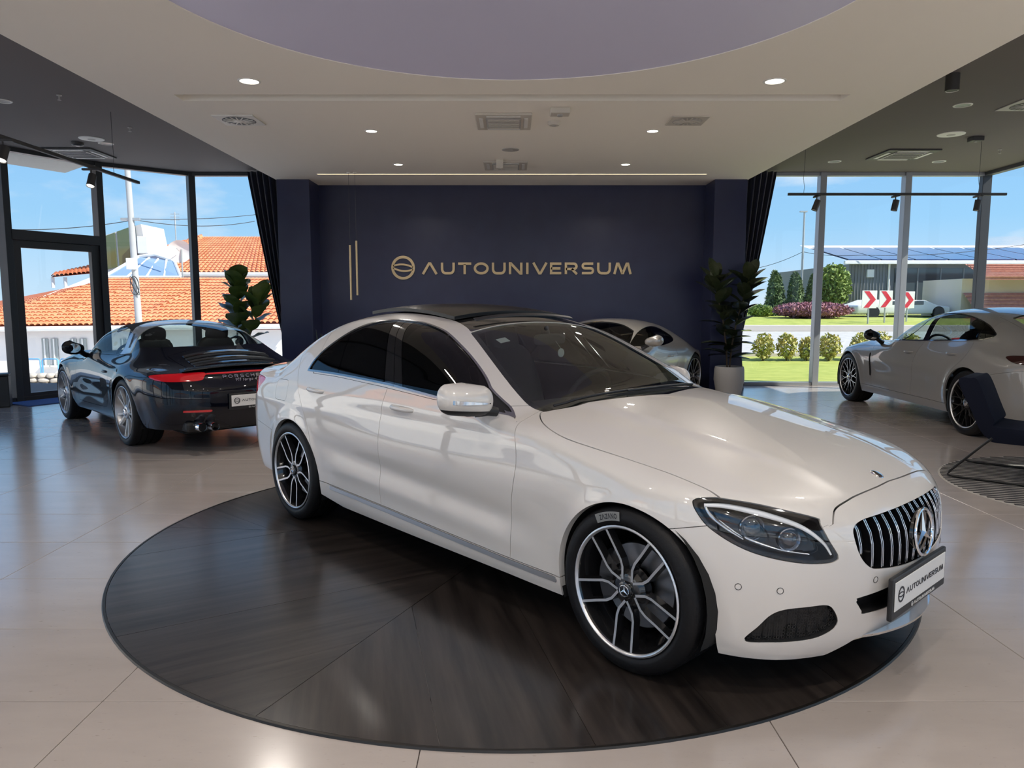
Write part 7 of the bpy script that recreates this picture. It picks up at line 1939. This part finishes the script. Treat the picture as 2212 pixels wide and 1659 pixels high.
for (a, b, s, lab) in (((-40, 496, 22), (300, 480, 24), .15, 'cable from the left edge to the utility pole'), ((300, 478, 24), (560, 482, 30), .2, 'lower cable from the utility pole to the right'), ((300, 477, 24), (580, 466, 34), .1, 'upper cable from the utility pole to the right')): cable(LP(*a), LP(*b), s, lab)
ds = empty('satellite_dish', LP(397, 545, 36), 0, 'white satellite dish on a mast before the upper roof', 'satellite dish')
mb = MB(); mb.lathe([(.0, .10), (.25, .085), (.45, .03), (.56, -.03)], 28, 'y'); o = mb.build('dish', M_bw, ds, smooth=60); o.rotation_euler = (.35, 0, .5)
mb = MB(); mb.cyl((.05, .12, -1.4), (.05, .12, .1), .04, n=8); mb.build('mast', M_post, ds); mb = MB(); mb.tube([(0, 0, 0), (.1, -.5, .1)], .015, 5); mb.build('feed_arm', M_post, ds)
ae = empty('roof_aerial', LP(391, 545, 37), 0, 'thin roof aerial standing above the dish', 'aerial'); H_ = gz(463, 37) - gz(545, 37); mb = MB(); mb.cyl((0, 0, 0), (0, 0, H_), .03, n=6); mb.build('mast', M_post, ae)
for k in range(3):
    mb = MB(); mb.cyl((-.22, 0, H_ - .1 - .14 * k), (.22, 0, H_ - .1 - .14 * k), .012, n=5); mb.build('element', M_post, ae)
rw_ = random.Random(3); sw = empty('stone_wall', (gx(20, 18.6), 18.6, -.75), 0, 'low rough stone wall outside the glass door', 'wall'); M_st = mat('rubble stone', (.42, .36, .30), .9, noise=(5, (.55, .49, .42), (1, 1, 1)), bump_=(12, .5))
mb = MB(); mb.box((1.0, .16, .22), (4.2, .22, .44)); mb.build('core', mat('mortar', (.40, .37, .33), .95), sw)
x = -1.0
for row in range(4):
    x = -1.05 + .1 * (row % 2)
    while x < 3.0:
        w_ = rw_.uniform(.16, .32); mb = MB(); rounded(mb, (0, 0, 0), (w_, .20, rw_.uniform(.10, .135)), p=2.8); o = mb.build('stone', M_st, sw, smooth=60); o.location = (x + w_ / 2, .02 + rw_.uniform(-.02, .02), .06 + .115 * row); o.rotation_euler = (0, rw_.uniform(-.15, .15), 0); x += w_ + .012
fn = empty('blue_railing', (gx(50, 20.5), 20.5, -.75), 0, 'light blue tube railing in front of the white house', 'railing'); M_bl = mat('blue paint', (.10, .33, .62), .5); zt_ = gz(775, 20.5) + .75
for k in range(4):
    x0 = k * .50; mb = MB(); mb.tube([(x0, 0, 0), (x0, 0, zt_ - .04), (x0 + .04, 0, zt_), (x0 + .40, 0, zt_), (x0 + .44, 0, zt_ - .04), (x0 + .44, 0, 0)], .020, 6); mb.build('rail_hoop', M_bl, fn, smooth=60)
# pale buildings west and behind, mirrored in the paintwork
for (x, y, w, d, h_, lab, roofm) in ((-34, 10, 10, 14, 5.2, 'pale two-storey house to the west', M_tile_o), (-32, -8, 10, 12, 4.4, 'low pale house to the south-west', M_tile_o), (-10, -34, 18, 8, 5.0, 'white house across the forecourt', M_tile_o), (14, -36, 16, 8, 4.6, 'cream house across the forecourt', M_tile_o)):
    r = empty('far_house', (x, y, -.6), 0, lab, 'house'); mb = MB(); mb.box((0, 0, h_ / 2), (w, d, h_)); mb.build('walls', M_wallw, r)
    mb = MB(); mb.add([(-w / 2 - .5, -d / 2 - .5, h_), (w / 2 + .5, -d / 2 - .5, h_), (w / 2 + .5, d / 2 + .5, h_), (-w / 2 - .5, d / 2 + .5, h_), (0, -d / 4, h_ + 1.9), (0, d / 4, h_ + 1.9)], [(0, 1, 4), (1, 2, 5, 4), (2, 3, 5), (3, 0, 4, 5)]); mb.build('roof', roofm, r)
